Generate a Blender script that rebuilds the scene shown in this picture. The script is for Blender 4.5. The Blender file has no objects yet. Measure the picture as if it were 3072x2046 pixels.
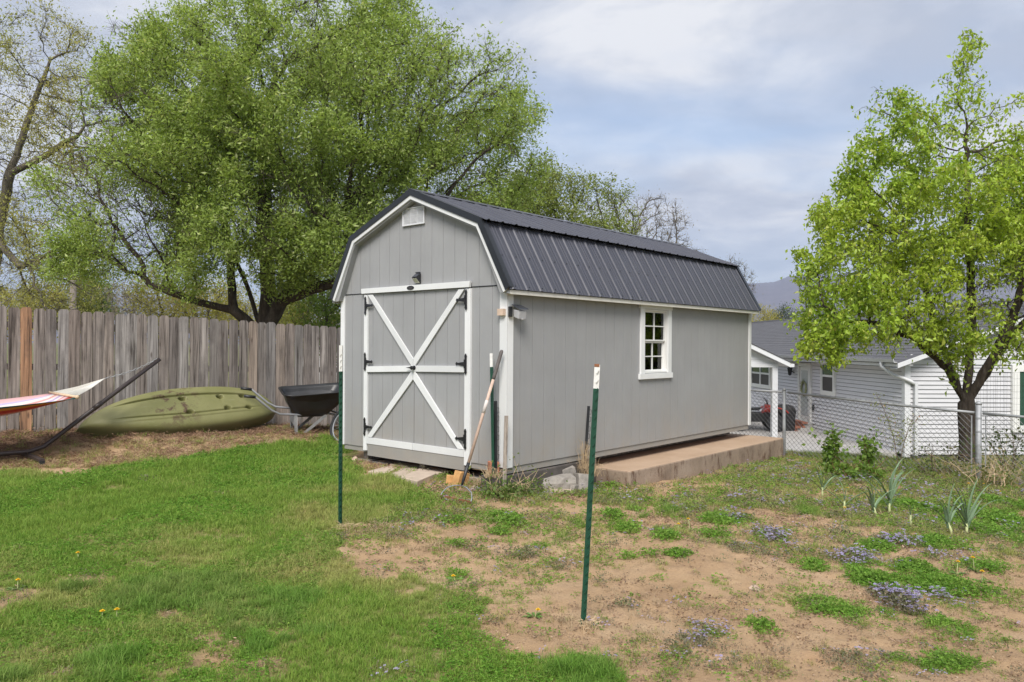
import bpy, bmesh, math, random
import numpy as np
from mathutils import Vector, Matrix, Euler

random.seed(7)
RNG = np.random.default_rng(7)
scene = bpy.context.scene
col = scene.collection

# ------------------------------------------------------------------ camera
FPX, PITCH, ROLL, CAMH = 2295.257, 0.0044, 0.0057, 1.6      # focal length in px of a 3072 px wide frame
cam_d = bpy.data.cameras.new('camera')
cam_d.sensor_width = 36.0
cam_d.lens = FPX / 3072 * 36
cam_d.clip_start = 0.05
cam_d.clip_end = 20000
cam = bpy.data.objects.new('camera', cam_d)
col.objects.link(cam)
cam.matrix_world = Matrix.Translation((0, 0, CAMH)) @ Matrix.Rotation(math.pi / 2 + PITCH, 4, 'X') @ Matrix.Rotation(ROLL, 4, 'Z')
scene.camera = cam

# ------------------------------------------------------------------ sky, sun, exposure
SUN_EL, SUN_AZ = math.radians(47), math.radians(188)       # azimuth from +Y towards +X
world = bpy.data.worlds.new('World')
scene.world = world
world.use_nodes = True
nt = world.node_tree
nt.nodes.clear()
L = nt.links.new


def N(t, **kw):
    n = nt.nodes.new(t)
    for k, v in kw.items():
        setattr(n, k, v)
    return n


wo = N('ShaderNodeOutputWorld')
bg = N('ShaderNodeBackground')
bg.inputs['Strength'].default_value = 0.1
L(bg.outputs[0], wo.inputs[0])
sky = N('ShaderNodeTexSky', sky_type='NISHITA', sun_disc=False)
sky.sun_elevation, sky.sun_rotation = SUN_EL, SUN_AZ
sky.air_density, sky.dust_density, sky.ozone_density = 1.0, 0.6, 1.2
tc = N('ShaderNodeTexCoord')
sep = N('ShaderNodeSeparateXYZ')
L(tc.outputs['Generated'], sep.inputs[0])
zz = N('ShaderNodeMath', operation='MAXIMUM'); zz.inputs[1].default_value = 0.0
L(sep.outputs['Z'], zz.inputs[0])
za = N('ShaderNodeMath', operation='ADD'); za.inputs[1].default_value = 0.16
L(zz.outputs[0], za.inputs[0])
dx = N('ShaderNodeMath', operation='DIVIDE'); L(sep.outputs['X'], dx.inputs[0]); L(za.outputs[0], dx.inputs[1])
dy = N('ShaderNodeMath', operation='DIVIDE'); L(sep.outputs['Y'], dy.inputs[0]); L(za.outputs[0], dy.inputs[1])
cmb = N('ShaderNodeCombineXYZ'); L(dx.outputs[0], cmb.inputs[0]); L(dy.outputs[0], cmb.inputs[1])
n1 = N('ShaderNodeTexNoise'); n1.inputs['Scale'].default_value = 2.1; n1.inputs['Detail'].default_value = 7
n1.inputs['Roughness'].default_value = 0.6; n1.inputs['Distortion'].default_value = 0.35
n2 = N('ShaderNodeTexNoise'); n2.inputs['Scale'].default_value = 0.55; n2.inputs['Detail'].default_value = 5
n2.inputs['Roughness'].default_value = 0.5
mp = N('ShaderNodeMapping'); mp.inputs['Location'].default_value = (3.1, 1.4, 0); L(cmb.outputs[0], mp.inputs[0])
mp2 = N('ShaderNodeMapping'); mp2.inputs['Location'].default_value = (8.3, 5.2, 0); mp2.inputs['Scale'].default_value = (1, 1.5, 1)
L(cmb.outputs[0], mp2.inputs[0])
L(mp.outputs[0], n1.inputs['Vector']); L(mp2.outputs[0], n2.inputs['Vector'])
r1 = N('ShaderNodeValToRGB')                                   # cloud cover
r1.color_ramp.elements[0].position = 0.36; r1.color_ramp.elements[0].color = (0.42, 0.42, 0.42, 1)
r1.color_ramp.elements[1].position = 0.52; r1.color_ramp.elements[1].color = (1, 1, 1, 1)
L(n2.outputs['Fac'], r1.inputs[0])
r2 = N('ShaderNodeValToRGB')                                   # cloud brightness
e = r2.color_ramp.elements
e[0].position = 0.38; e[0].color = (3.15, 3.4, 3.95, 1)
e[1].position = 0.62; e[1].color = (5.25, 5.28, 5.4, 1)
m_ = r2.color_ramp.elements.new(0.5); m_.color = (4.0, 4.2, 4.65, 1)
L(n1.outputs['Fac'], r2.inputs[0])
skb = N('ShaderNodeVectorMath', operation='SCALE'); skb.inputs['Scale'].default_value = 1.0
L(sky.outputs[0], skb.inputs[0])
hz = N('ShaderNodeMapRange'); hz.inputs['From Min'].default_value = 0.0; hz.inputs['From Max'].default_value = 0.16
hz.inputs['To Min'].default_value = 0.55; hz.inputs['To Max'].default_value = 1.0
L(sep.outputs['Z'], hz.inputs[0])
cov = N('ShaderNodeMath', operation='MULTIPLY'); L(r1.outputs[0], cov.inputs[0]); L(hz.outputs[0], cov.inputs[1])
mixs = N('ShaderNodeMix', data_type='RGBA')
L(cov.outputs[0], mixs.inputs['Factor']); L(skb.outputs[0], mixs.inputs['A']); L(r2.outputs[0], mixs.inputs['B'])
L(mixs.outputs['Result'], bg.inputs['Color'])

sun_d = bpy.data.lights.new('sun', 'SUN')
sun_d.energy = 2.7
sun_d.angle = math.radians(28)
sun_d.color = (1.0, 0.95, 0.88)
sun = bpy.data.objects.new('sun', sun_d)
col.objects.link(sun)
sd = Vector((math.sin(SUN_AZ) * math.cos(SUN_EL), math.cos(SUN_AZ) * math.cos(SUN_EL), math.sin(SUN_EL)))
sun.rotation_euler = sd.to_track_quat('Z', 'Y').to_euler()
sun.location = (0, -10, 30)

scene.view_settings.view_transform = 'Standard'
scene.view_settings.look = 'None'
scene.view_settings.gamma = 1.0
scene.view_settings.use_curve_mapping = False
scene.view_settings.exposure = 0.86
scene.cycles.max_bounces = 5
scene.cycles.diffuse_bounces = 3
scene.cycles.glossy_bounces = 2
scene.cycles.transmission_bounces = 3
scene.cycles.transparent_max_bounces = 6
scene.cycles.use_denoising = True

# ------------------------------------------------------------------ geometry helpers
cR, sR, cP, sP = math.cos(ROLL), math.sin(ROLL), math.cos(PITCH), math.sin(PITCH)


def ray(u, v):
    u -= 1536; v -= 1023
    u1 = u * cR + v * sR; v1 = -u * sR + v * cR
    x = u1 / FPX; z = -v1 / FPX
    return Vector((x, cP - z * sP, sP + z * cP))


def at(u, v, Y):
    """survey point: the place seen at photo pixel (u, v), Y metres away"""
    d = ray(u, v)
    return Vector((0, 0, CAMH)) + d * (Y / d.y)


# ground heights measured at known places
GP = np.array([
    (0, 1, 0), (-4, 3, .02), (4, 3, -.02), (0, 5, 0), (-6, 7, .14), (-3, 7, .05), (-1.5, 6.6, .0), (.4, 4.35, 0), (3, 6, -.05),
    (-7.2, 10.6, .28), (-6.0, 10.4, .26), (-5.0, 10.7, .24), (-4.2, 11.2, .22), (-3.5, 12.1, .20), (-5.6, 9.4, .09), (-6.1, 9.6, .10), (-5.2, 9.9, .13), (-3, 13.4, .08),
    (-1, 14.7, 0), (1.5, 16, -.1), (-2.2, 10.0, .08), (-1.0, 8.95, .085), (-1.6, 9.5, .09), (-.5, 8.5, .085), (-.05, 7.85, .03), (.2, 8.2, -.03), (.5, 8.55, -.08), (.9, 9.0, -.10), (1.4, 9.0, -.11), (-.6, 7.6, .03),
    (2.8, 10.6, -.17), (4.5, 12.4, -.22), (6.37, 10.45, -.23), (8.5, 8.6, -.25), (5, 8.2, -.17), (6, 6, -.13), (7.2, 12.1, -.27),
    (7.0, 14, -.62), (5.6, 14.3, -.6), (10, 16.5, -1.2), (9.5, 20, -1.42), (9.5, 22, -1.42), (7.6, 22, -1.36), (9.5, 24, -1.42), (8, 24, -1.40), (6.8, 25, -1.38), (7.5, 19, -1.2), (9, 27, -1.42), (9, 31, -1.42), (7, 29, -1.4),
    (14, 19.0, -1.3), (5, 17, -.8), (3, 18, -.7), (5, 28, -1.2), (-10, 14, .4), (-12, 9, .45), (-8, 15, .3), (-3, 18, 0.0),
    (-10, 25, .2), (-3, 25, -.1), (0, 40, -.6), (-20, 40, 0), (15, 40, -1.4), (30, 20, -1.6), (11.5, 12, -.7), (13, 8, -.5), (-10, 3, .2), (10, 3, -.2),
    (0, -10, 0), (-60, 60, 0), (60, 80, -2), (0, 120, -1), (-200, 200, 0), (200, 300, -2), (0, 900, 0), (0, -300, 0)])


def G(x, y):
    x = np.asarray(x, float); y = np.asarray(y, float)
    num = np.zeros_like(x); den = np.zeros_like(x)
    for px, py, pz in GP:
        w = 1.0 / ((x - px) ** 2 + (y - py) ** 2 + 0.12) ** 1.7
        num += w * pz; den += w
    return num / den


def gnd(u, v):
    d = ray(u, v); z = 0.0
    for _ in range(12):
        k = (z - CAMH) / d.z
        z = float(G(d.x * k, d.y * k))
    return Vector((d.x * k, d.y * k, z))


def gp(x, y, dz=0.0):
    return Vector((x, y, float(G(x, y)) + dz))


def _hash(ix, iy, seed):
    h = (ix * 374761393 + iy * 668265263 + seed * 974711) & 0xFFFFFFFF
    h = ((h ^ (h >> 13)) * 1274126177) & 0xFFFFFFFF
    return ((h ^ (h >> 16)) & 0xFFFF) / 65535.0


def vnoise(x, y, seed=0):
    x = np.asarray(x, float); y = np.asarray(y, float)
    ix = np.floor(x).astype(np.int64); iy = np.floor(y).astype(np.int64)
    fx = x - ix; fy = y - iy
    fx = fx * fx * (3 - 2 * fx); fy = fy * fy * (3 - 2 * fy)
    a = _hash(ix, iy, seed); b = _hash(ix + 1, iy, seed); c = _hash(ix, iy + 1, seed); d = _hash(ix + 1, iy + 1, seed)
    return (a * (1 - fx) + b * fx) * (1 - fy) + (c * (1 - fx) + d * fx) * fy


def fbm(x, y, seed=0, oct=4):
    s = 0; a = .5; t = 0
    for o in range(oct):
        s = s + a * vnoise(np.asarray(x) * 2 ** o, np.asarray(y) * 2 ** o, seed + o * 17); t += a; a *= .5
    return s / t


class MB:
    """collects polygons; build() links them as one mesh object"""

    def __init__(self):
        self.v = []; self.f = []

    def add(self, vs, fs):
        o = len(self.v)
        self.v += [tuple(p) for p in vs]
        self.f += [tuple(i + o for i in f) for f in fs]
        return self

    def box(self, x0, x1, y0, y1, z0, z1):
        vs = [(x0, y0, z0), (x1, y0, z0), (x1, y1, z0), (x0, y1, z0), (x0, y0, z1), (x1, y0, z1), (x1, y1, z1), (x0, y1, z1)]
        return self.add(vs, [(3, 2, 1, 0), (4, 5, 6, 7), (0, 1, 5, 4), (1, 2, 6, 5), (2, 3, 7, 6), (3, 0, 4, 7)])

    def obox(self, c, ax, ay, az):
        """box with centre c and half-axis vectors"""
        c, ax, ay, az = map(Vector, (c, ax, ay, az))
        vs = [c + sx * ax + sy * ay + sz * az for sz in (-1, 1) for sx, sy in ((-1, -1), (1, -1), (1, 1), (-1, 1))]
        return self.add(vs, [(3, 2, 1, 0), (4, 5, 6, 7), (0, 1, 5, 4), (1, 2, 6, 5), (2, 3, 7, 6), (3, 0, 4, 7)])

    def prism(self, poly, off):
        """planar polygon (3-D points) swept by the vector off"""
        n = len(poly); off = Vector(off)
        vs = [Vector(p) for p in poly] + [Vector(p) + off for p in poly]
        fs = [tuple(range(n - 1, -1, -1)), tuple(range(n, 2 * n))] + [(i, (i + 1) % n, n + (i + 1) % n, n + i) for i in range(n)]
        return self.add(vs, fs)

    def tube(self, pts, r, k=8, cap=True):
        pts = [Vector(p) for p in pts]
        n = len(pts)
        rs = [r] * n if isinstance(r, (int, float)) else list(r)
        t = (pts[1] - pts[0]).normalized()
        a = t.orthogonal().normalized()
        vs = []
        for i, p in enumerate(pts):
            if 0 < i < n - 1:
                t2 = ((pts[i + 1] - p).normalized() + (p - pts[i - 1]).normalized())
                t2 = t2.normalized() if t2.length > 1e-6 else t
            elif i:
                t2 = (p - pts[i - 1]).normalized()
            else:
                t2 = t
            a = (a - t2 * a.dot(t2))
            a = a.normalized() if a.length > 1e-6 else t2.orthogonal().normalized()
            b = t2.cross(a)
            for j in range(k):
                an = 2 * math.pi * j / k
                vs.append(p + (a * math.cos(an) + b * math.sin(an)) * rs[i])
        fs = [(i * k + j, i * k + (j + 1) % k, (i + 1) * k + (j + 1) % k, (i + 1) * k + j) for i in range(n - 1) for j in range(k)]
        if cap:
            fs += [tuple(range(k - 1, -1, -1)), tuple((n - 1) * k + j for j in range(k))]
        return self.add(vs, fs)

    def lathe(self, c, axis, prof, k=16):
        """prof: (radius, height) pairs about axis"""
        c = Vector(c); ax = Vector(axis).normalized(); a = ax.orthogonal().normalized(); b = ax.cross(a)
        vs = [c + ax * h + (a * math.cos(2 * math.pi * j / k) + b * math.sin(2 * math.pi * j / k)) * r for r, h in prof for j in range(k)]
        n = len(prof)
        fs = [(i * k + j, i * k + (j + 1) % k, (i + 1) * k + (j + 1) % k, (i + 1) * k + j) for i in range(n - 1) for j in range(k)]
        fs += [tuple(range(k - 1, -1, -1)), tuple((n - 1) * k + j for j in range(k))]
        return self.add(vs, fs)

    def build(self, name, mat, parent=None, smooth=False, bevel=0.0):
        me = bpy.data.meshes.new(name)
        me.from_pydata([tuple(p) for p in self.v], [], self.f)
        if smooth:
            me.polygons.foreach_set('use_smooth', [True] * len(me.polygons))
        me.materials.append(M[mat] if isinstance(mat, str) else mat)
        o = bpy.data.objects.new(name, me)
        col.objects.link(o)
        if parent is not None:
            o.parent = parent
        if bevel:
            b = o.modifiers.new('bevel', 'BEVEL'); b.width = bevel; b.segments = 2; b.limit_method = 'ANGLE'
        return o


def empty(name, loc=(0, 0, 0), rz=0.0):
    o = bpy.data.objects.new(name, None)
    o.location = loc; o.rotation_euler = (0, 0, rz)
    o.empty_display_size = 0.2
    col.objects.link(o)
    return o


def tag(o, label=None, cat=None, group=None, kind=None):
    if label: o['label'] = label
    if cat: o['category'] = cat
    if group: o['group'] = group
    if kind: o['kind'] = kind
    return o


def copy_tree(o, parent=None):
    c = o.copy(); col.objects.link(c); c.parent = parent
    for ch in o.children:
        copy_tree(ch, c)
    return c


def mesh_np(name, verts, faces, mat, parent=None, smooth=False, color=None, nper=3):
    """fast mesh from numpy arrays; faces (n, nper)"""
    verts = np.asarray(verts, np.float32); faces = np.asarray(faces, np.int32)
    me = bpy.data.meshes.new(name)
    me.vertices.add(len(verts)); me.vertices.foreach_set('co', verts.ravel())
    me.loops.add(faces.size); me.loops.foreach_set('vertex_index', faces.ravel())
    me.polygons.add(len(faces)); me.polygons.foreach_set('loop_start', np.arange(0, faces.size, nper, dtype=np.int32))
    if smooth:
        me.polygons.foreach_set('use_smooth', np.ones(len(faces), bool))
    me.update(calc_edges=True)
    if color is not None:
        at_ = me.color_attributes.new('lc', 'FLOAT_COLOR', 'POINT')
        c4 = np.ones((len(verts), 4), np.float32); c4[:, :3] = color
        at_.data.foreach_set('color', c4.ravel())
    me.materials.append(M[mat] if isinstance(mat, str) else mat)
    o = bpy.data.objects.new(name, me); col.objects.link(o)
    if parent is not None:
        o.parent = parent
    return o


# ------------------------------------------------------------------ materials
M = {}


class MT:
    def __init__(self, name):
        m = bpy.data.materials.new(name); m.use_nodes = True
        self.m = m; self.t = m.node_tree; self.b = self.t.nodes['Principled BSDF']; M[name] = m

    def n(self, t, **kw):
        n = self.t.nodes.new(t)
        for k, v in kw.items():
            if k in ('scale', 'detail', 'rough', 'dist'):
                n.inputs[{'scale': 'Scale', 'detail': 'Detail', 'rough': 'Roughness', 'dist': 'Distortion'}[k]].default_value = v
            else:
                setattr(n, k, v)
        return n

    def l(self, a, b):
        self.t.links.new(a, b)

    def coords(self, scale=(1, 1, 1), rand=False):
        tc = self.n('ShaderNodeTexCoord'); mp = self.n('ShaderNodeMapping')
        mp.inputs['Scale'].default_value = scale
        self.l(tc.outputs['Object'], mp.inputs['Vector'])
        if rand:
            oi = self.n('ShaderNodeObjectInfo'); mu = self.n('ShaderNodeMath', operation='MULTIPLY'); mu.inputs[1].default_value = 37.0
            self.l(oi.outputs['Random'], mu.inputs[0]); cx = self.n('ShaderNodeCombineXYZ')
            for i in range(3): self.l(mu.outputs[0], cx.inputs[i])
            self.l(cx.outputs[0], mp.inputs['Location'])
        return mp.outputs[0]

    def noise(self, vec, scale=5, detail=5, rough=.55, dist=0.0):
        n = self.n('ShaderNodeTexNoise', scale=scale, detail=detail, rough=rough, dist=dist)
        if vec is not None: self.l(vec, n.inputs['Vector'])
        return n.outputs['Fac']

    def ramp(self, fac, stops):
        r = self.n('ShaderNodeValToRGB'); el = r.color_ramp.elements
        while len(el) < len(stops): el.new(.5)
        for e_, (p, c) in zip(el, stops):
            e_.position = p; e_.color = tuple(c) + (1,) if len(c) == 3 else c
        self.l(fac, r.inputs[0]); return r.outputs[0]

    def mix(self, fac, a, b, blend='MIX'):
        x = self.n('ShaderNodeMix', data_type='RGBA', blend_type=blend)
        for sock, val in ((x.inputs['Factor'], fac), (x.inputs['A'], a), (x.inputs['B'], b)):
            if isinstance(val, (int, float)): sock.default_value = val
            elif isinstance(val, tuple): sock.default_value = val + (1,)
            else: self.l(val, sock)
        return x.outputs['Result']

    def rng(self, fac, a, b, c=0.0, d=1.0):
        x = self.n('ShaderNodeMapRange')
        for i, v in enumerate((a, b, c, d)): x.inputs[i + 1].default_value = v
        self.l(fac, x.inputs[0]); return x.outputs[0]

    def bump(self, h, strength=.3, dist=.01):
        b = self.n('ShaderNodeBump'); b.inputs['Strength'].default_value = strength; b.inputs['Distance'].default_value = dist
        self.l(h, b.inputs['Height']); self.l(b.outputs[0], self.b.inputs['Normal'])

    def out(self, colr=None, rough=.6, metal=0.0, spec=.5):
        if colr is not None:
            if isinstance(colr, tuple): self.b.inputs['Base Color'].default_value = colr + (1,)
            else: self.l(colr, self.b.inputs['Base Color'])
        if isinstance(rough, (int, float)): self.b.inputs['Roughness'].default_value = rough
        else: self.l(rough, self.b.inputs['Roughness'])
        self.b.inputs['Metallic'].default_value = metal
        self.b.inputs['Specular IOR Level'].default_value = spec
        return self.m


def simple(name, c, rough=.6, var=.18, scale=6, bump=.15, bdist=.004, metal=0.0, spec=.5, bscale=40, rand=.08):
    """plain painted / cast / moulded surface: slow colour drift, grain, small per-piece difference"""
    t = MT(name); v = t.coords(rand=True)
    f = t.noise(v, scale, 6, .6)
    lo = tuple(x * (1 - var) for x in c); hi = tuple(min(1, x * (1 + var)) for x in c)
    cc = t.ramp(f, [(.3, lo), (.7, hi)])
    if rand:
        oi = t.n('ShaderNodeObjectInfo'); k = t.rng(oi.outputs['Random'], 0, 1, 1 - rand, 1 + rand)
        s = t.n('ShaderNodeVectorMath', operation='SCALE'); t.l(cc, s.inputs[0]); t.l(k, s.inputs['Scale']); cc = s.outputs[0]
    if bump:
        t.bump(t.noise(v, bscale, 4, .6), bump, bdist)
    rr = t.rng(f, .2, .8, max(.02, rough - .08), min(1, rough + .08))
    return t.out(cc, rr, metal, spec)


def siding_paint(name, c, dirt=(.35, .305, .25), zlo=-.1, zhi=.75):
    t = MT(name); v = t.coords()
    g = t.noise(t.coords((60, 60, 2.2)), 1.0, 5, .6)
    f = t.noise(v, 1.6, 6, .6)
    cc = t.ramp(f, [(.3, tuple(x * .93 for x in c)), (.7, tuple(x * 1.05 for x in c))])
    tcn = t.n('ShaderNodeTexCoord'); sp = t.n('ShaderNodeSeparateXYZ'); t.l(tcn.outputs['Object'], sp.inputs[0])
    splash = t.rng(sp.outputs['Z'], zhi, zlo, 0, .7)
    blot = t.rng(t.noise(v, 2.5, 7, .7), .30, .66, 0, 1)
    k = t.n('ShaderNodeMath', operation='MULTIPLY'); t.l(splash, k.inputs[0]); t.l(blot, k.inputs[1])
    cc = t.mix(k.outputs[0], cc, dirt)
    cc = t.mix(t.rng(g, .35, .7, 0, .16), cc, tuple(x * .72 for x in c))
    cc = t.mix(t.rng(t.noise(t.coords((9, 9, .5)), 1.2, 6, .65), .5, .8, 0, .22), cc, tuple(x * .8 for x in c))
    t.bump(g, .5, .004)
    return t.out(cc, .6, 0, .35)


siding_paint('grey_siding', (.33, .333, .338))
siding_paint('grey_skirt', (.30, .295, .28), zlo=-.2, zhi=.5)
simple('white_trim', (.72, .73, .73), .45, .05, 2, .12, .002)
simple('white_vinyl', (.66, .67, .69), .5, .04, 2, .05, .002)
simple('cream_fascia', (.70, .68, .62), .5, .06, 2, .1, .002)
simple('black_iron', (.012, .012, .014), .45, .2, 20, .2, .002)
simple('black_plastic', (.018, .019, .021), .42, .35, 5, .1, .002, spec=.5)
simple('dark_glass_panel', (.05, .055, .07), .18, .1, 8, 0)
simple('lens', (.62, .62, .52), .15, .25, 30, .1, .002)
simple('pale_wood', (.62, .47, .36), .6, .12, 12, .2, .003)
simple('galvanised', (.34, .35, .36), .6, .25, 9, .12, .002, metal=.4)
simple('wire', (.13, .13, .135), .6, .3, 25, 0, metal=.3)
simple('rust', (.22, .09, .04), .8, .4, 25, .3, .003)
simple('green_post_paint', (.010, .055, .032), .38, .25, 9, .12, .002)
simple('white_post_paint', (.74, .73, .70), .45, .12, 22, .2, .002)
simple('brown_steel', (.045, .034, .032), .38, .2, 5, .1, .002)
simple('grey_tube', (.27, .28, .30), .4, .15, 6, .1, .002)
simple('rubber', (.02, .021, .024), .75, .3, 30, .3, .004)
simple('terracotta', (.38, .155, .09), .75, .2, 14, .3, .004)
simple('orange_stone', (.52, .29, .11), .8, .25, 7, .6, .01)
simple('tan_stone', (.48, .36, .27), .85, .3, 12, .6, .01)
simple('red_stone', (.40, .22, .15), .85, .25, 12, .6, .01)
simple('white_stone', (.66, .60, .57), .8, .12, 12, .4, .006)
simple('paver', (.47, .38, .30), .85, .14, 9, .35, .004, bscale=120)
simple('broken_concrete', (.31, .285, .255), .9, .22, 14, .7, .008, bscale=60)
simple('footing', (.085, .075, .068), .85, .4, 5, .5, .006)
simple('walk_concrete', (.42, .405, .39), .9, .12, 2, .3, .004)
simple('house_brick', (.30, .12, .075), .85, .3, 8, .4, .006)
simple('window_white', (.76, .76, .74), .4, .04, 3, .05, .002)
simple('red_paint', (.55, .045, .03), .35, .2, 5, .05, .002)
simple('cover_black', (.013, .013, .015), .7, .4, 6, .5, .02, bscale=12)
simple('rake_wood', (.55, .40, .32), .6, .16, 20, .25, .003)
simple('grip_grey', (.12, .105, .10), .75, .2, 20, .3, .003)
simple('rope', (.66, .64, .58), .9, .12, 60, .5, .003)
simple('spreader_wood', (.60, .45, .30), .5, .2, 20, .2, .002)
simple('room_dark', (.05, .04, .035), .8, .2, 3, 0)
simple('pine_stud', (.50, .29, .16), .6, .12, 8, .2, .002)
simple('wreath_leaf', (.26, .28, .15), .8, .4, 25, .3, .004)
simple('door_glass_white', (.50, .53, .55), .25, .12, 3, 0)
simple('cut_wood', (.62, .40, .20), .7, .2, 20, .3, .003)
simple('pole_wood', (.17, .145, .12), .85, .25, 6, .4, .01)
simple('straw_stem', (.52, .39, .24), .8, .2, 20, 0)
simple('cane_red', (.20, .075, .045), .7, .3, 20, .2, .002)
simple('cane_brown', (.14, .10, .07), .8, .3, 20, .2, .002)

t = MT('concrete_slab'); v = t.coords()
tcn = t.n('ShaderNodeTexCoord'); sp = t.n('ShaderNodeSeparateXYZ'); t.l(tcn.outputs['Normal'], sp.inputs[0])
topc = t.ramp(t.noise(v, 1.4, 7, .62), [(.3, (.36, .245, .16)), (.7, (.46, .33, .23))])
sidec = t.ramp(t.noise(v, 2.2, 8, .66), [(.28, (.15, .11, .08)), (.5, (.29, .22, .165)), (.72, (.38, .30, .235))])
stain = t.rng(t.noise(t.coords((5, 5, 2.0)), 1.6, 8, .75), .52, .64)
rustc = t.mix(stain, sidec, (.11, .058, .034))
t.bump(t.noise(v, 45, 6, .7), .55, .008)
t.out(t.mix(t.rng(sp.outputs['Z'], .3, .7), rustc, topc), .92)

t = MT('roof_metal'); v = t.coords()
f = t.noise(v, 1.2, 6, .6); dust = t.noise(t.coords((14, 1.5, 1.5)), 1.5, 5, .6)
cc = t.mix(t.rng(dust, .45, .8, 0, .5), (.062, .064, .082), (.115, .112, .122))
t.bump(f, .06, .01)
t.out(cc, t.rng(f, .3, .7, .38, .52), .15, .5)
simple('roof_trim_black', (.016, .018, .021), .35, .2, 5, .05, .002)

t = MT('shingle'); v = t.coords((1, 1, 1))
br = t.n('ShaderNodeTexBrick'); t.l(t.coords((3.2, 3.2, 1)), br.inputs['Vector'])
f = t.noise(v, 3, 8, .7)
f2 = t.noise(v, 28, 3, .6)
cc = t.ramp(f, [(.3, (.055, .056, .064)), (.7, (.115, .115, .125))])
cc = t.mix(t.rng(f2, .35, .7, 0, .6), cc, (.15, .15, .16))
t.bump(f2, .5, .01)
t.out(cc, .9)


def planks(name, cols, warm=0.0):
    t = MT(name)
    v = t.coords((26, 26, .9), rand=True)
    g = t.noise(v, 1.0, 8, .68, .4)
    oi = t.n('ShaderNodeObjectInfo')
    base = t.ramp(oi.outputs['Random'], [(i / (len(cols) - 1), c) for i, c in enumerate(cols)])
    dark = t.ramp(g, [(.34, (.16, .145, .135)), (.46, (.72, .70, .69)), (.66, (1.35, 1.33, 1.32))])
    cc = t.mix(1.0, base, dark, 'MULTIPLY')
    v2 = t.coords((3, 3, 1.2), rand=True)
    st = t.noise(v2, 1.3, 6, .65)
    cc = t.mix(t.rng(st, .50, .74, 0, .75), cc, (.075, .066, .062))
    kn = t.n('ShaderNodeTexVoronoi'); kn.inputs['Scale'].default_value = 1.0
    t.l(t.coords((7, 7, 2.2), rand=True), kn.inputs['Vector'])
    cc = t.mix(t.rng(kn.outputs['Distance'], .13, .05, 0, .7), cc, (.07, .05, .04))
    t.bump(g, .7, .006)
    t.out(cc, .9, 0, .25)


planks('fence_wood', [(.19, .17, .158), (.28, .252, .23), (.22, .185, .162), (.34, .322, .305), (.22, .21, .203), (.30, .248, .205), (.25, .222, .20), (.165, .157, .15), (.37, .35, .33)])
planks('fence_wood_orange', [(.36, .21, .125), (.36, .21, .125)])
planks('stake_wood', [(.30, .265, .225), (.33, .29, .25)])
simple('moss', (.16, .19, .04), .9, .3, 10, .4, .006)

t = MT('kayak_plastic'); v = t.coords()
f = t.noise(v, 2.2, 6, .6)
cc = t.ramp(f, [(.3, (.155, .158, .055)), (.7, (.215, .21, .09))])
mud = t.n('ShaderNodeTexNoise', scale=7, detail=9, rough=.7); t.l(v, mud.inputs['Vector'])
tcn = t.n('ShaderNodeTexCoord'); ds = t.n('ShaderNodeVectorMath', operation='DISTANCE'); t.l(tcn.outputs['Object'], ds.inputs[0])
ds.inputs[1].default_value = (-.22, .05, .26)
mm = t.n('ShaderNodeMath', operation='MULTIPLY'); t.l(t.rng(mud.outputs['Fac'], .51, .57), mm.inputs[0]); t.l(t.rng(ds.outputs['Value'], .5, .2), mm.inputs[1])
cc = t.mix(mm.outputs[0], cc, (.085, .05, .03))
scuff = t.noise(t.coords((2, 18, 18)), 2, 6, .7)
cc = t.mix(t.rng(scuff, .6, .75, 0, .35), cc, (.33, .34, .22))
t.bump(f, .05, .01)
t.out(cc, t.rng(f, .3, .7, .42, .58), 0, .4)

t = MT('hammock_cloth')
tcn = t.n('ShaderNodeTexCoord'); sp = t.n('ShaderNodeSeparateXYZ'); t.l(tcn.outputs['UV'], sp.inputs[0])
r = t.n('ShaderNodeValToRGB'); r.color_ramp.interpolation = 'CONSTANT'
st = [(.0, (.02, .09, .10)), (.05, (.50, .22, .05)), (.10, (.40, .05, .04)), (.20, (.55, .12, .12)), (.27, (.66, .48, .50)), (.38, (.62, .30, .32)), (.44, (.70, .62, .60)),
      (.54, (.42, .34, .52)), (.60, (.70, .58, .56)), (.70, (.60, .30, .28)), (.77, (.70, .62, .58)), (.86, (.46, .40, .55)), (.92, (.66, .40, .40))]
el = r.color_ramp.elements
while len(el) < len(st): el.new(.5)
for e_, (p_, c_) in zip(el, st): e_.position = p_; e_.color = c_ + (1,)
t.l(sp.outputs['Y'], r.inputs[0])
t.bump(t.noise(t.coords(), 200, 2, .5), .3, .002)
t.out(r.outputs[0], .9, 0, .1)

t = MT('bark'); v = t.coords((9, 9, 2.2)); f = t.noise(v, 1.5, 8, .7, .3)
t.bump(f, 1.0, .03)
t.out(t.ramp(f, [(.3, (.028, .022, .018)), (.55, (.085, .068, .055)), (.75, (.15, .13, .11))]), .95, 0, .2)
t = MT('bark_pale'); v = t.coords((9, 9, 2.2)); f = t.noise(v, 1.5, 8, .7, .3)
t.bump(f, .8, .02)
t.out(t.ramp(f, [(.3, (.07, .06, .05)), (.7, (.20, .175, .14))]), .95, 0, .2)


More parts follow.
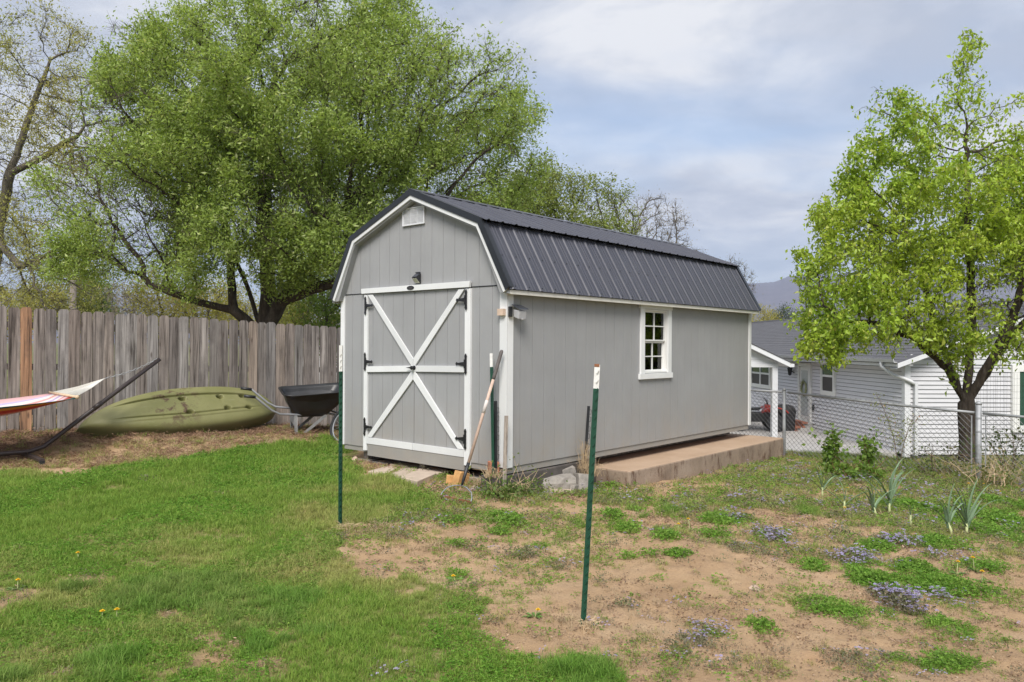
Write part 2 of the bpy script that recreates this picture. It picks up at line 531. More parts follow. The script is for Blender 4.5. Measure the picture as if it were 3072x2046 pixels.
def leafmat(name, mult=(1, 1, 1), trans=.5, rough=.5, spec=.35):
    t = MT(name)
    a = t.n('ShaderNodeAttribute', attribute_name='lc')
    c = t.mix(1.0, a.outputs['Color'], mult, 'MULTIPLY')
    t.out(c, rough, 0, spec)
    tr = t.n('ShaderNodeBsdfTranslucent'); t.l(t.mix(1.0, c, (1.15, 1.1, .7), 'MULTIPLY'), tr.inputs['Color'])
    mx = t.n('ShaderNodeMixShader'); mx.inputs[0].default_value = trans
    o = t.t.nodes['Material Output']
    t.l(t.b.outputs[0], mx.inputs[1]); t.l(tr.outputs[0], mx.inputs[2]); t.l(mx.outputs[0], o.inputs['Surface'])
    return t


leafmat('leaf')
leafmat('leaf_glossy', rough=.35, spec=.5)
leafmat('petal', trans=.2)


def grassmat(name, a, b, dry, trans=.3):
    """blade colour varies by plant (random) and by the 'hue' carried with each plant (0 lush .. 1 dry)"""
    t = MT(name)
    oi = t.n('ShaderNodeObjectInfo')
    h = t.n('ShaderNodeAttribute', attribute_name='hue', attribute_type='INSTANCER')
    c = t.mix(oi.outputs['Random'], a, b)
    c = t.mix(h.outputs['Fac'], c, dry)
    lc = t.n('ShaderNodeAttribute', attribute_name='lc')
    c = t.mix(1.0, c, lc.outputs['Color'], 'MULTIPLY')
    t.out(c, .6, 0, .25)
    tr = t.n('ShaderNodeBsdfTranslucent'); t.l(c, tr.inputs['Color'])
    mx = t.n('ShaderNodeMixShader'); mx.inputs[0].default_value = trans
    o = t.t.nodes['Material Output']
    t.l(t.b.outputs[0], mx.inputs[1]); t.l(tr.outputs[0], mx.inputs[2]); t.l(mx.outputs[0], o.inputs['Surface'])


grassmat('grass_blade', (.18, .325, .042), (.31, .43, .08), (.55, .47, .20), .45)
grassmat('tall_blade', (.14, .29, .035), (.24, .40, .075), (.47, .41, .18), .45)
grassmat('clover_leaf', (.13, .30, .03), (.23, .40, .06), (.38, .36, .13), .45)
grassmat('weed_leaf', (.17, .20, .09), (.22, .19, .13), (.26, .21, .14))
grassmat('straw_blade', (.42, .31, .18), (.52, .42, .27), (.34, .22, .12), trans=.15)
grassmat('flower_lilac', (.38, .34, .58), (.52, .46, .66), (.38, .33, .55))
grassmat('litter', (.34, .22, .14), (.50, .37, .25), (.26, .17, .11), trans=0.1)
grassmat('mulch_chip', (.27, .155, .09), (.44, .30, .19), (.19, .11, .07), trans=0.05)
grassmat('pebble', (.42, .30, .22), (.55, .44, .35), (.30, .2, .15), trans=0.0)
simple('dandelion', (.80, .52, .015), .7, .15, 60, .4, .004)

t = MT('window_glass')
t.b.inputs['Base Color'].default_value = (.02, .022, .024, 1); t.b.inputs['Roughness'].default_value = .04
t.b.inputs['IOR'].default_value = 1.5; t.b.inputs['Transmission Weight'].default_value = .0
gl = t.n('ShaderNodeBsdfTransparent'); gl.inputs[0].default_value = (.75, .78, .76, 1)
gs = t.n('ShaderNodeBsdfGlossy'); gs.inputs['Roughness'].default_value = .02
fr = t.n('ShaderNodeFresnel'); fr.inputs[0].default_value = 1.55
mx = t.n('ShaderNodeMixShader'); t.l(fr.outputs[0], mx.inputs[0]); t.l(gl.outputs[0], mx.inputs[1]); t.l(gs.outputs[0], mx.inputs[2])
t.l(mx.outputs[0], t.t.nodes['Material Output'].inputs['Surface'])
simple('glass_green_reflection', (.03, .085, .06), .06, .15, 2, 0, spec=.8)  # green reflection is put into the base colour of the glass
simple('glass_dark', (.03, .03, .032), .06, .15, 2, 0, spec=.8)
simple('insect_screen', (.075, .068, .06), .6, .1, 3, 0)

# ------------------------------------------------------------------ ground masks
DS = 3072 / 2354.0


def wpoly(pts):
    return np.array([gnd(x * DS, y * DS)[:2] for x, y in pts])


LAWN = wpoly([(-260, 1092), (0, 1086), (130, 1090), (250, 1072), (400, 1052), (560, 1028), (700, 1012), (775, 1000), (800, 1040), (850, 1085), (925, 1115), (1010, 1140), (1000, 1165), (900, 1185), (825, 1205),
              (795, 1228), (880, 1290), (985, 1330), (1090, 1375), (1180, 1430), (1270, 1475), (1345, 1520), (1400, 1566), (1430, 1700), (900, 2600), (-900, 2600), (-1500, 1500)])


def inpoly(x, y, P):
    ins = np.zeros(np.shape(x), bool); n = len(P)
    for i in range(n):
        x1, y1 = P[i]; x2, y2 = P[(i + 1) % n]
        c = ((y1 > y) != (y2 > y)) & (x < (x2 - x1) * (y - y1) / (y2 - y1 + 1e-12) + x1)
        ins ^= c
    return ins


def ell(cx, cy, rx, ry, src=None):
    """patch on the ground: centre and half-sizes surveyed in one of the photo crops -> world ellipse"""
    if src == 8: u, v, k = 2000 + .4758 * cx, 1300 + .4758 * cy, .4758
    elif src == 7: u, v, k = 1000 + .4758 * cx, 1300 + .4758 * cy, .4758
    elif src == 6: u, v, k = .4758 * cx, 1300 + .4758 * cy, .4758
    else: u, v, k = cx * DS, cy * DS, DS
    c = gnd(u, v); e1 = gnd(u + rx * k, v); n_ = gnd(u, v - ry * k); s_ = gnd(u, v + ry * k)
    return (c.x, c.y, abs(e1.x - c.x), max(.04, .5 * abs(n_.y - s_.y)))


# bare or straw-coloured places inside the lawn
BARE = [ell(*a) for a in [(220, 985, 200, 28, 6), (120, 1040, 150, 35, 6), (1060, 1145, 90, 35, 6), (1335, 1420, 130, 75, 6), (1680, 1470, 120, 40, 6), (860, 1350, 120, 20, 6), (460, 1400, 110, 25, 6),
                          (520, 920, 110, 25, 6), (920, 305, 60, 8, 6), (1790, 255, 40, 8, 6), (330, 1540, 120, 30, 6), (1050, 1540, 140, 25, 6), (1380, 405, 60, 8, 6)]]
BARE += [ell(*a) for a in [(60, 1120, 120, 30, 6), (700, 1210, 90, 18, 6), (1250, 1330, 110, 30, 6), (640, 1370, 120, 18, 6), (1500, 1330, 90, 20, 6), (300, 470, 60, 10, 6), (900, 700, 70, 10, 6), (1800, 1240, 120, 22, 6), (90, 760, 60, 12, 6), (500, 1000, 80, 25, 7), (340, 680, 150, 40, 7)]]
YEL = [ell(*a) for a in [(190, 1250, 120, 60, 6), (480, 1090, 90, 30, 6), (1450, 1250, 60, 30, 6), (60, 1210, 50, 25, 6), (1050, 190, 120, 18, 6)]]
TALL = [ell(*a) for a in [(690, 1440, 210, 60, 6), (960, 1080, 140, 40, 6), (470, 980, 100, 35, 6), (80, 1540, 140, 40, 6), (650, 1560, 230, 30, 6), (1000, 990, 160, 50, 6), (1640, 1520, 300, 60, 7)]]
# growth on the bare garden soil: c clover, g grass tuft, v purple-flowered weed, s grey-green low weed, d dry straw
PATCH = [(ell(a, b, c, d, 8), k) for a, b, c, d, k in [
    (1640, 510, 190, 70, 'c'), (2100, 550, 180, 90, 'c'), (2060, 640, 150, 70, 'c'), (900, 500, 90, 45, 'g'), (700, 440, 260, 60, 'm'), (330, 560, 90, 45, 'c'), (310, 670, 100, 30, 'c'),
    (470, 550, 90, 28, 'v'), (650, 660, 110, 60, 'v'), (1430, 690, 170, 40, 'v'), (1200, 800, 180, 45, 'v'), (1700, 780, 140, 50, 'v'), (580, 770, 160, 60, 's'), (900, 840, 110, 40, 'c'),
    (1350, 740, 150, 45, 'c'), (1720, 700, 150, 45, 'c'), (1300, 930, 140, 80, 'c'), (1640, 930, 220, 90, 'c'), (1900, 1000, 240, 120, 'c'), (2000, 850, 120, 55, 'c'), (1460, 1060, 110, 75, 'w'),
    (1800, 1040, 170, 60, 'v'), (1050, 1130, 300, 85, 'c'), (820, 1075, 150, 45, 'm'), (1200, 1200, 180, 50, 'm'), (590, 1230, 140, 60, 'c'), (250, 1280, 200, 90, 'v'), (1760, 1220, 160, 65, 'c'), (2180, 1340, 90, 50, 'g'),
    (1300, 1450, 260, 80, 's'), (1750, 1430, 240, 65, 'c'), (2000, 1460, 200, 80, 'm'), (150, 1370, 200, 100, 's'), (1150, 640, 90, 55, 's'), (70, 640, 120, 45, 'm'), (70, 800, 55, 16, 'c'),
    (1700, 620, 250, 60, 'm'), (2150, 760, 150, 45, 'm'), (1900, 330, 350, 70, 'm'), (900, 300, 300, 60, 'm'), (1550, 290, 200, 60, 'm'), (500, 270, 200, 40, 'm'), (1150, 520, 160, 50, 'm'), (1000, 660, 120, 30, 'd'), (1450, 820, 300, 30, 'm'),
    (200, 430, 220, 40, 'm'), (2180, 1010, 120, 120, 'm'), (600, 1480, 160, 60, 'm'), (2100, 380, 150, 60, 'm'), (1250, 560, 200, 40, 'm'), (1550, 850, 250, 40, 'c'), (2150, 450, 120, 40, 'c'), (900, 760, 200, 30, 'm')]]
PATCH += [(ell(a, b, c, d, 7), k) for a, b, c, d, k in [
    (735, 560, 85, 22, 'c'), (1060, 560, 150, 38, 'c'), (1065, 620, 50, 22, 'c'), (1440, 665, 55, 20, 'g'), (800, 710, 60, 16, 'c'), (1145, 700, 60, 20, 'c'), (1320, 715, 70, 18, 'c'), (1540, 570, 60, 25, 'g'),
    (1750, 530, 90, 30, 'c'), (1890, 480, 45, 18, 'g'), (1940, 540, 36, 16, 'g'), (2110, 500, 90, 32, 'g'), (2250, 480, 90, 40, 'm'), (1860, 610, 90, 42, 'c'), (2070, 630, 45, 20, 'g'), (2090, 690, 90, 28, 'c'),
    (2170, 800, 60, 16, 'c'), (1990, 785, 35, 10, 'c'), (1855, 787, 30, 10, 'c'), (900, 740, 130, 50, 's'), (1290, 1000, 140, 45, 'd'), (1700, 945, 50, 20, 's'), (1840, 1100, 60, 26, 's'), (1670, 1080, 60, 34, 's'),
    (1390, 850, 40, 20, 's'), (1500, 920, 40, 16, 's'), (760, 890, 80, 26, 'c'), (1070, 850, 80, 25, 'm'), (340, 1500, 220, 45, 'v'), (1300, 960, 80, 30, 'c'), (1640, 1210, 90, 35, 'v'), (700, 500, 380, 60, 'm'),
    (500, 640, 250, 60, 'm'), (850, 1000, 300, 90, 'm'), (1450, 1180, 200, 60, 'd'), (1900, 1250, 200, 50, 'd'), (2200, 1400, 200, 60, 's'), (640, 740, 100, 40, 'd'), (250, 620, 180, 30, 'd'), (1250, 430, 260, 40, 'm'),
    (1800, 430, 160, 30, 'm'), (1180, 760, 160, 40, 's'), (2000, 1330, 160, 40, 'm'), (1100, 1150, 200, 40, 'm')]]


def emask(x, y, E, edge=.35):
    cx, cy, rx, ry = E
    d = np.sqrt(((x - cx) / rx) ** 2 + ((y - cy) / ry) ** 2)
    return np.clip((1 + edge * .5 - d) / edge, 0, 1)


def lawn_mask(x, y):
    wx = x + (fbm(x * 1.7, y * 1.7, 3) - .5) * .8; wy = y + (fbm(x * 1.7, y * 1.7, 9) - .5) * .8 + .12
    m = inpoly(wx, wy, LAWN).astype(float)
    n = fbm(x * 3.1, y * 3.1, 21)
    for E in BARE:
        m *= 1 - emask(x + (n - .5) * .25, y + (n - .5) * .35, E, .6) * .92
    return m


FENCE_A, FENCE_B = at(0, 1305, 10.8), at(1020, 1294, 13.4)
fdir = Vector((FENCE_B.x - FENCE_A.x, FENCE_B.y - FENCE_A.y)).normalized()
fnrm = Vector((fdir.y, -fdir.x))                     # towards the camera


def mulch_mask(x, y):
    d = (x - FENCE_A.x) * fnrm.x + (y - FENCE_A.y) * fnrm.y
    s = (x - FENCE_A.x) * fdir.x + (y - FENCE_A.y) * fdir.y
    w = 1.15 + .5 * fbm(s * .9, d * 0 + 3.3, 5) + .5 * (fbm(x * 2.3, y * 2.3, 31) - .5)
    return np.clip((w - d) / .35, 0, 1) * (d > -.6) * np.clip((6.2 - s) / .8, 0, 1)


# ------------------------------------------------------------------ ground sheet
def axis(stops):
    out = []
    for a, b, st in stops:
        n = max(1, int(round((b - a) / st)))
        out += list(np.linspace(a, b, n, endpoint=False))
    return out


def geo(a, b, n):
    return list(np.geomspace(a, b, n))


xs = [-x for x in geo(5000, 16, 24)] + axis([(-15, -9, .3), (-9, -6, .09), (-6, 7, .04), (7, 10, .07), (10, 15, .3)]) + geo(15, 5000, 24)
ys = [-x for x in geo(3000, 3, 14)] + axis([(-2, 2.4, .2), (2.4, 7.5, .034), (7.5, 14, .065), (14, 30, .3)]) + geo(30, 6000, 26)
xs = np.array(xs); ys = np.array(ys)
XX, YY = np.meshgrid(xs, ys)
ZZ = G(XX, YY)
near = (np.abs(XX) < 11) & (YY > 1) & (YY < 15)
lm = lawn_mask(XX, YY) * near
mm_ = mulch_mask(XX, YY) * near
soil = (1 - lm) * near
ZZ += near * (fbm(XX * 2.2, YY * 2.2, 40) - .5) * .05
ZZ += soil * ((fbm(XX * 6, YY * 6, 50) - .5) * .045 + (fbm(XX * 17, YY * 17, 55, 2) - .5) * .018)
ZZ += mm_ * ((fbm(XX * 5, YY * 5, 60) - .35) * .16)
hole = emask(XX, YY, ell(1340, 1440, 110, 60, 6), .9); ZZ -= hole * .05
hump = emask(XX, YY, ell(300, 830, 330, 150, 8), 1.4); ZZ += hump * .05
# keep the ground clear of what stands on it
NX, NY = len(xs), len(ys)
idx = np.arange(NX * NY).reshape(NY, NX)
quads = np.stack([idx[:-1, :-1], idx[:-1, 1:], idx[1:, 1:], idx[1:, :-1]], -1).reshape(-1, 4)


def zg(x, y):
    """height of the finished ground sheet (bilinear on the grid)"""
    x = np.asarray(x, float); y = np.asarray(y, float)
    i = np.clip(np.searchsorted(xs, x) - 1, 0, NX - 2); j = np.clip(np.searchsorted(ys, y) - 1, 0, NY - 2)
    fx = (x - xs[i]) / (xs[i + 1] - xs[i]); fy = (y - ys[j]) / (ys[j + 1] - ys[j])
    return (ZZ[j, i] * (1 - fx) + ZZ[j, i + 1] * fx) * (1 - fy) + (ZZ[j + 1, i] * (1 - fx) + ZZ[j + 1, i + 1] * fx) * fy


t = MT('ground_soil')
v = t.coords()
tan = t.ramp(t.noise(v, 1.3, 8, .65), [(.28, (.38, .25, .14)), (.5, (.54, .37, .215)), (.74, (.61, .45, .285))])
fine = t.noise(v, 70, 5, .7)
tan = t.mix(t.rng(fine, .3, .7, 0, .45), tan, (.28, .18, .115))
tan = t.mix(t.rng(t.noise(v, 9, 7, .7), .5, .7, 0, .5), tan, (.33, .22, .145))
red = t.rng(t.noise(v, .8, 6, .6), .60, .76, 0, .35); tan = t.mix(red, tan, (.42, .19, .09))
thatch = t.ramp(t.noise(v, 35, 6, .7), [(.3, (.15, .15, .045)), (.5, (.24, .23, .08)), (.72, (.42, .34, .18))])
mul = t.ramp(t.noise(t.coords((1, 1, 1)), 38, 8, .75), [(.3, (.16, .095, .06)), (.55, (.31, .20, .125)), (.75, (.45, .32, .21))])
far = t.ramp(t.noise(v, .25, 8, .7), [(.3, (.10, .115, .04)), (.6, (.17, .17, .07)), (.75, (.24, .19, .11))])
aL = t.n('ShaderNodeAttribute', attribute_name='lawn'); aM = t.n('ShaderNodeAttribute', attribute_name='mulch'); aN = t.n('ShaderNodeAttribute', attribute_name='near')
c = t.mix(aL.outputs['Fac'], tan, thatch); c = t.mix(aM.outputs['Fac'], c, mul); c = t.mix(aN.outputs['Fac'], far, c)
t.bump(t.noise(v, 42, 8, .8), .9, .02)
t.out(c, .95, 0, .15)
ground = mesh_np('ground', np.stack([XX, YY, ZZ], -1).reshape(-1, 3), quads, 'ground_soil', smooth=True, nper=4)
for nm, arr in (('lawn', lm), ('mulch', mm_), ('near', near.astype(float))):
    a_ = ground.data.attributes.new(nm, 'FLOAT', 'POINT'); a_.data.foreach_set('value', arr.astype(np.float32).ravel())
tag(ground, 'yard ground of mown lawn and bare tan soil', kind='structure')

# ------------------------------------------------------------------ hills beyond the yard
def hills():
    az = np.radians(np.linspace(-75, 75, 901)); rr = np.array([1500, 1700, 1900, 2150, 2400, 2650, 2900, 3300, 3800, 4600.])
    prof = np.array([0, .10, .26, .50, .76, .93, 1.0, .85, .5, 0.])
    A, Rr = np.meshgrid(az, rr)
    deg = np.degrees(A)
    crest = np.interp(deg, [-75, -45, -33, -28, -24, -18, -8, 4, 12, 17, 20, 24, 30, 36, 50, 75],
                      [150, 160, 175, 168, 158, 140, 130, 150, 215, 232, 246, 262, 270, 255, 220, 180])
    crest = crest * (1 + .08 * (fbm(deg * .16 + 40, deg * 0 + 1, 71, 2) - .5)) + (fbm(deg * 6, deg * 0, 75) - .5) * 3
    P = prof[:, None] * np.ones_like(A)
    Z = crest * P * (1 + (P < .95) * .2 * (fbm(deg * .5, Rr / 400., 77) - .5)) + (fbm(deg * 9, Rr / 60., 79) - .5) * 4 * (P > 0)
    X = np.sin(A) * Rr; Y = np.cos(A) * Rr
    nA = len(az); id_ = np.arange(nA * len(rr)).reshape(len(rr), nA)
    q = np.stack([id_[:-1, :-1], id_[:-1, 1:], id_[1:, 1:], id_[1:, :-1]], -1).reshape(-1, 4)
    t = MT('bare_forest'); v = t.coords((.01, .01, .01))
    t.out(t.ramp(t.noise(v, 1.5, 9, .7), [(.3, (.10, .088, .10)), (.55, (.14, .122, .135)), (.75, (.17, .16, .14))]), 1.0, 0, 0)
    o = mesh_np('hills', np.stack([X, Y, Z - 4], -1).reshape(-1, 3), q, 'bare_forest', smooth=True, nper=4)
    tag(o, 'long wooded mountain ridge fading blue in the distance', kind='structure')


hills()

# ------------------------------------------------------------------ shed
SA = .8529                                       # yaw of the long side
S0 = Vector((-.0547, 8.1252, .2919))             # near corner, bottom of the siding
SW, SL, ZJ, ZE = 2.872, 6.10, 1.94, 1.865
shed = tag(empty('shed', S0, SA), 'grey gambrel-roofed storage shed with white trim and black metal roof', 'shed')
SM = Matrix.Translation(S0) @ Matrix.Rotation(SA, 4, 'Z')


def sh(s, t_, z):
    """shed coordinates -> world"""
    return SM @ Vector((s, t_, z))


# roof line in (t, z): eave, knee, ridge, knee, eave
RC = SW / 2
ROOF = [(-.135, 1.885), (.285, 2.645), (RC, 3.105), (SW - .285, 2.645), (SW + .135, 1.885)]
WALLTOP = [(0, 1.96), (.335, 2.585), (RC, 3.03), (SW - .335, 2.585), (SW, 1.96)]


def wt(tt):
    return float(np.interp(tt, [p[0] for p in WALLTOP], [p[1] for p in WALLTOP]))


front = MB()
front.prism([(.006, 0, 0), (.006, SW, 0), (.006, SW, 1.96), (.006, SW - .335, 2.585), (.006, RC, 3.03), (.006, .335, 2.585), (.006, 0, 1.96)], (.09, 0, 0))
front = front.build('front_wall', 'grey_siding', shed)
GAP = .0024


def front_board(t0, t1, z0, z1, parent, s=0.0, th=.0055):
    """one board of the grooved siding between two grooves; z1 None follows the gable"""
    if t1 - t0 < .02: return
    a, b = t0 + GAP, t1 - GAP
    if z1 is None:
        ts = [a] + [k for k in (.335, RC, SW - .335) if a < k < b] + [b]
        poly = [(s, a, z0), (s, b, z0)] + [(s, q, wt(q)) for q in reversed(ts)]
    else:
        poly = [(s, a, z0), (s, b, z0), (s, b, z1), (s, a, z1)]
    MB().prism(poly, (th, 0, 0)).build('siding_board', 'grey_siding', parent)


gr = [0] + [.222 + .1902 * k for k in range(14)] + [SW]
for a, b in zip(gr[:-1], gr[1:]):
    front_board(a, b, ZJ + .006, None, front)
for a, b in ((.01, .21), (.21, .40), (.40, .53), (2.37, 2.47), (2.47, 2.66), (2.66, 2.865)):
    front_board(a, b, 0, ZJ - .004, front)
MB().box(-.006, .012, .02, SW - .02, ZJ - .004, ZJ + .006).build('joint_flashing', 'black_iron', front)

# opening for the window is cut by building the wall in four pieces
side = MB()
WS0, WS1, WZ0, WZ1 = 2.745, 3.355, .935, 1.79
side.box(.12, WS0, .006, .10, 0, 1.98); side.box(WS1, SL, .006, .10, 0, 1.98)
side.box(WS0, WS1, .006, .10, 0, WZ0); side.box(WS0, WS1, .006, .10, WZ1, 1.98)
side = side.build('side_wall', 'grey_siding', shed)
gs_ = [.0] + [.2201 + .2032 * k for k in range(29)] + [SL]
for a, b in zip(gs_[:-1], gs_[1:]):
    a2, b2 = a + GAP, b - GAP
    if b <= WS0 or a >= WS1:
        MB().box(a2, b2, 0, .0055, 0, 1.93).build('siding_board', 'grey_siding', side)
    else:                                     # boards at the opening: one below, one above, a strip beside it
        MB().box(a2, b2, 0, .0055, 0, WZ0).build('siding_board', 'grey_siding', side)
        MB().box(a2, b2, 0, .0055, WZ1, 1.93).build('siding_board', 'grey_siding', side)
        if a2 < WS0: MB().box(a2, WS0, 0, .0055, WZ0 + .001, WZ1 - .001).build('siding_board', 'grey_siding', side)
        if b2 > WS1: MB().box(WS1, b2, 0, .0055, WZ0 + .001, WZ1 - .001).build('siding_board', 'grey_siding', side)
MB().box(.12, SL, SW - .1, SW, 0, 1.98).build('rear_side_wall', 'grey_siding', shed)
MB().prism([(SL - .09, .12, 0), (SL - .09, SW - .12, 0), (SL - .09, SW - .02, 1.96), (SL - .09, SW - .335, 2.585), (SL - .09, RC, 3.03), (SL - .09, .335, 2.585), (SL - .09, .02, 1.96)], (.085, 0, 0)).build('back_wall', 'grey_siding', shed)
MB().box(.06, SL - .05, .03, SW - .03, -.02, .015).build('floor', 'pine_stud', shed)
# skirting boards and runners
MB().box(.012, .05, .05, .53, -.062, -.004).build('skirting', 'grey_skirt', shed)
MB().box(.012, .05, 2.37, SW - .04, -.062, -.004).build('skirting', 'grey_skirt', shed)
MB().box(-.03, .03, .60, 2.30, -.095, .048).build('door_sill', 'grey_skirt', shed)
MB().box(.03, SL - .02, .012, .05, -.072, -.004).build('skirting', 'grey_skirt', shed)
for tt in (.35, 1.43, 2.5):
    MB().box(.1, SL - .1, tt - .045, tt + .045, -.17, -.02).build('runner', 'stake_wood', shed)
# corner boards
ct = MB(); ct.box(-.018, -.002, -.018, .088, -.005, 1.90); ct.build('corner_board', 'white_trim', shed)
ct = MB(); ct.box(.0, .082, -.020, -.002, -.005, 1.93); ct.build('corner_board', 'white_trim', shed)
MB().box(-.018, -.002, SW - .06, SW + .018, -.005, 1.93).build('corner_board', 'white_trim', shed)
MB().box(SL - .075, SL + .004, -.020, -.002, -.005, 1.93).build('corner_board', 'white_trim', shed)

# ---- roof
roof = MB()
deck = [(p[0] + (.02 if i == 0 else -.02 if i == 4 else 0), p[1] - .045) for i, p in enumerate(ROOF)]
inner = [(.03, 1.86), (.35, 2.55), (RC, 2.99), (SW - .35, 2.55), (SW - .03, 1.86)]
roof.prism([(-.085, a, b) for a, b in deck] + [(-.085, a, b) for a, b in reversed(inner)], (SL + .17, 0, 0))
roof = roof.build('roof', 'grey_siding', shed)
RS0, RS1 = -.105, SL + .125


def sheet_profile(x0, x1):
    pts = []
    x = x0
    k0 = int(math.floor((x0 - RS0) / .2286))
    pts.append((x0, 0))
    for k in range(k0, k0 + 8):
        c = RS0 + .06 + k * .2286
        for dx_, h in ((-.026, 0), (-.011, .0125), (.011, .0125), (.026, 0), (.078, 0), (.086, .0045), (.094, .0045), (.102, 0), (.128, 0), (.136, .0045), (.144, .0045), (.152, 0)):
            q = c + dx_
            if x0 < q < x1: pts.append((q, h))
    pts.append((x1, 0))
    return pts


def roof_sheet(x0, x1, p0, p1, parent):
    """ribbed sheet from line p0 to line p1, each (t, z)"""
    d = Vector((0, p1[0] - p0[0], p1[1] - p0[1])); nrm = Vector((0, -d.z, d.y)) if d.y > 0 else Vector((0, d.z, -d.y))
    nrm.normalize()
    if nrm.z < 0: nrm = -nrm
    pr = sheet_profile(x0, x1)
    A = [Vector((x, p0[0], p0[1])) + nrm * h for x, h in pr]; B = [Vector((x, p1[0], p1[1])) + nrm * h for x, h in pr]
    n = len(pr)
    vs = A + B + [q - nrm * .004 for q in A] + [q - nrm * .004 for q in B]
    fs = [(i, i + 1, n + i + 1, n + i) for i in range(n - 1)] + [(2 * n + i, 3 * n + i, 3 * n + i + 1, 2 * n + i + 1) for i in range(n - 1)]
    fs += [(i, 2 * n + i, 2 * n + i + 1, i + 1) for i in range(n - 1)] + [(n + i, n + i + 1, 3 * n + i + 1, 3 * n + i) for i in range(n - 1)]
    MB().add(vs, fs).build('roof_sheet', 'roof_metal', parent)
    return nrm


cuts = [RS0 + .9144 * k for k in range(7)] + [RS1]
for mir in (False, True):
    q = (lambda p: (SW - p[0], p[1])) if mir else (lambda p: p)
    e0, k0_, r0_ = q(ROOF[0]), q(ROOF[1]), q(ROOF[2])
    lowtop = q((ROOF[1][0] + .012, ROOF[1][1] - .005))
    uplow = q((ROOF[1][0] - .055, ROOF[1][1] + .005))
    upl_top = q((ROOF[2][0] - .01, ROOF[2][1] + .012))
    for a, b in zip(cuts[:-1], cuts[1:]):
        roof_sheet(a, b, e0, lowtop, roof)
        roof_sheet(a, b, uplow, upl_top, roof)
# ridge cap
MB().prism([(RS0 - .01, RC - .13, 3.066 + .02), (RS0 - .01, RC, 3.138), (RS0 - .01, RC + .13, 3.066 + .02), (RS0 - .01, RC + .128, 3.082), (RS0 - .01, RC, 3.132), (RS0 - .01, RC - .128, 3.082)], (RS1 - RS0 + .02, 0, 0)).build('ridge_cap', 'roof_metal', roof)


def offset_line(pts, d):
    """mitred offset of an open (t, z) polyline, downwards by d"""
    out = []
    for i, p in enumerate(pts):
        ns = []
        for a, b in ((i - 1, i), (i, i + 1)):
            if a >= 0 and b < len(pts):
                v_ = Vector((pts[b][0] - pts[a][0], pts[b][1] - pts[a][1])).normalized(); ns.append(Vector((v_.y, -v_.x)))
        n_ = sum(ns, Vector((0, 0))).normalized(); k = n_.dot(ns[0])
        out.append((p[0] + n_.x * d / k, p[1] + n_.y * d / k))
    return out


RT = [(p[0], p[1] + .024) for p in ROOF]
for sA, nm in ((RS0 - .012, 'front'), (RS1 + .004, 'back')):
    o1, o2, o3, o4 = RT, offset_line(RT, .068), offset_line(RT, .066), offset_line(RT, .110)
    for i in range(4):
        MB().prism([(sA, *o1[i]), (sA, *o1[i + 1]), (sA, *o2[i + 1]), (sA, *o2[i])], (.008, 0, 0)).build('rake_trim', 'roof_trim_black', roof)
        d_ = Vector((0, o1[i + 1][0] - o1[i][0], o1[i + 1][1] - o1[i][1])).normalized()
        ax_ = .075 if nm == 'front' else -.075
        MB().prism([(sA + .009, *o1[i]), (sA + .009, *o1[i + 1]), (sA + .009, o1[i + 1][0], o1[i + 1][1] + .003), (sA + .009, o1[i][0], o1[i][1] + .003)], (ax_ - .009, 0, 0)).build('rake_flange', 'roof_trim_black', roof)
        if nm == 'front':
            MB().prism([(sA + .010, *o3[i]), (sA + .010, *o3[i + 1]), (sA + .010, *o4[i + 1]), (sA + .010, *o4[i])], (.02, 0, 0)).build('rake_board', 'white_trim', roof)
            o5 = offset_line(RT, .108); o6 = offset_line(RT, .122)
            MB().prism([(sA + .03, *o5[i]), (sA + .03, *o5[i + 1]), (sA + .03, *o6[i + 1]), (sA + .03, *o6[i])], (.07, 0, 0)).build('soffit', 'grey_siding', roof)
for tt in (-.118, SW + .100):
    MB().box(-.075, SL + .085, tt, tt + .018, 1.835, 1.878).build('fascia', 'cream_fascia', roof)
    a, b = (tt + .02, .0) if tt < 0 else (SW, tt - .002)
    MB().box(-.075, SL + .085, a, b - .003, 1.868, 1.874).build('soffit', 'cream_fascia', roof)
# screws along the lower edges
sc = MB()
for k in range(28):
    for frac in (.05, .5, .93):
        x = RS0 + .06 + .2286 * k + .045
        p = Vector((x, ROOF[0][0] + (ROOF[1][0] - ROOF[0][0]) * frac, ROOF[0][1] + (ROOF[1][1] - ROOF[0][1]) * frac))
        sc.lathe(p, (0, -.875, .484), [(.007, 0), (.007, .004), (.003, .007)], 6)
o = sc.build('roof_screws', 'roof_trim_black', roof); o['kind'] = 'stuff'

# ---- doors
def front_bar(p, q, w, parent, s0=-.036, s1=-.014, mat='white_trim', name='brace', ends=None):
    """board on the front between two (t, z) points"""
    p = Vector((0, *p)); q = Vector((0, *q)); d = (q - p).normalized(); n_ = Vector((0, -d.z, d.y)) * (w / 2)
    poly = [p - n_, q - n_, q + n_, p + n_] if ends is None else [Vector((0, *e)) for e in ends]
    MB().prism([(s0, v_.y, v_.z) for v_ in poly], (s1 - s0, 0, 0)).build(name, mat, parent, bevel=.0015)


DT0, DTC, DT1 = .603, 1.452, 2.318
DZ0, DZ1 = .052, 1.932


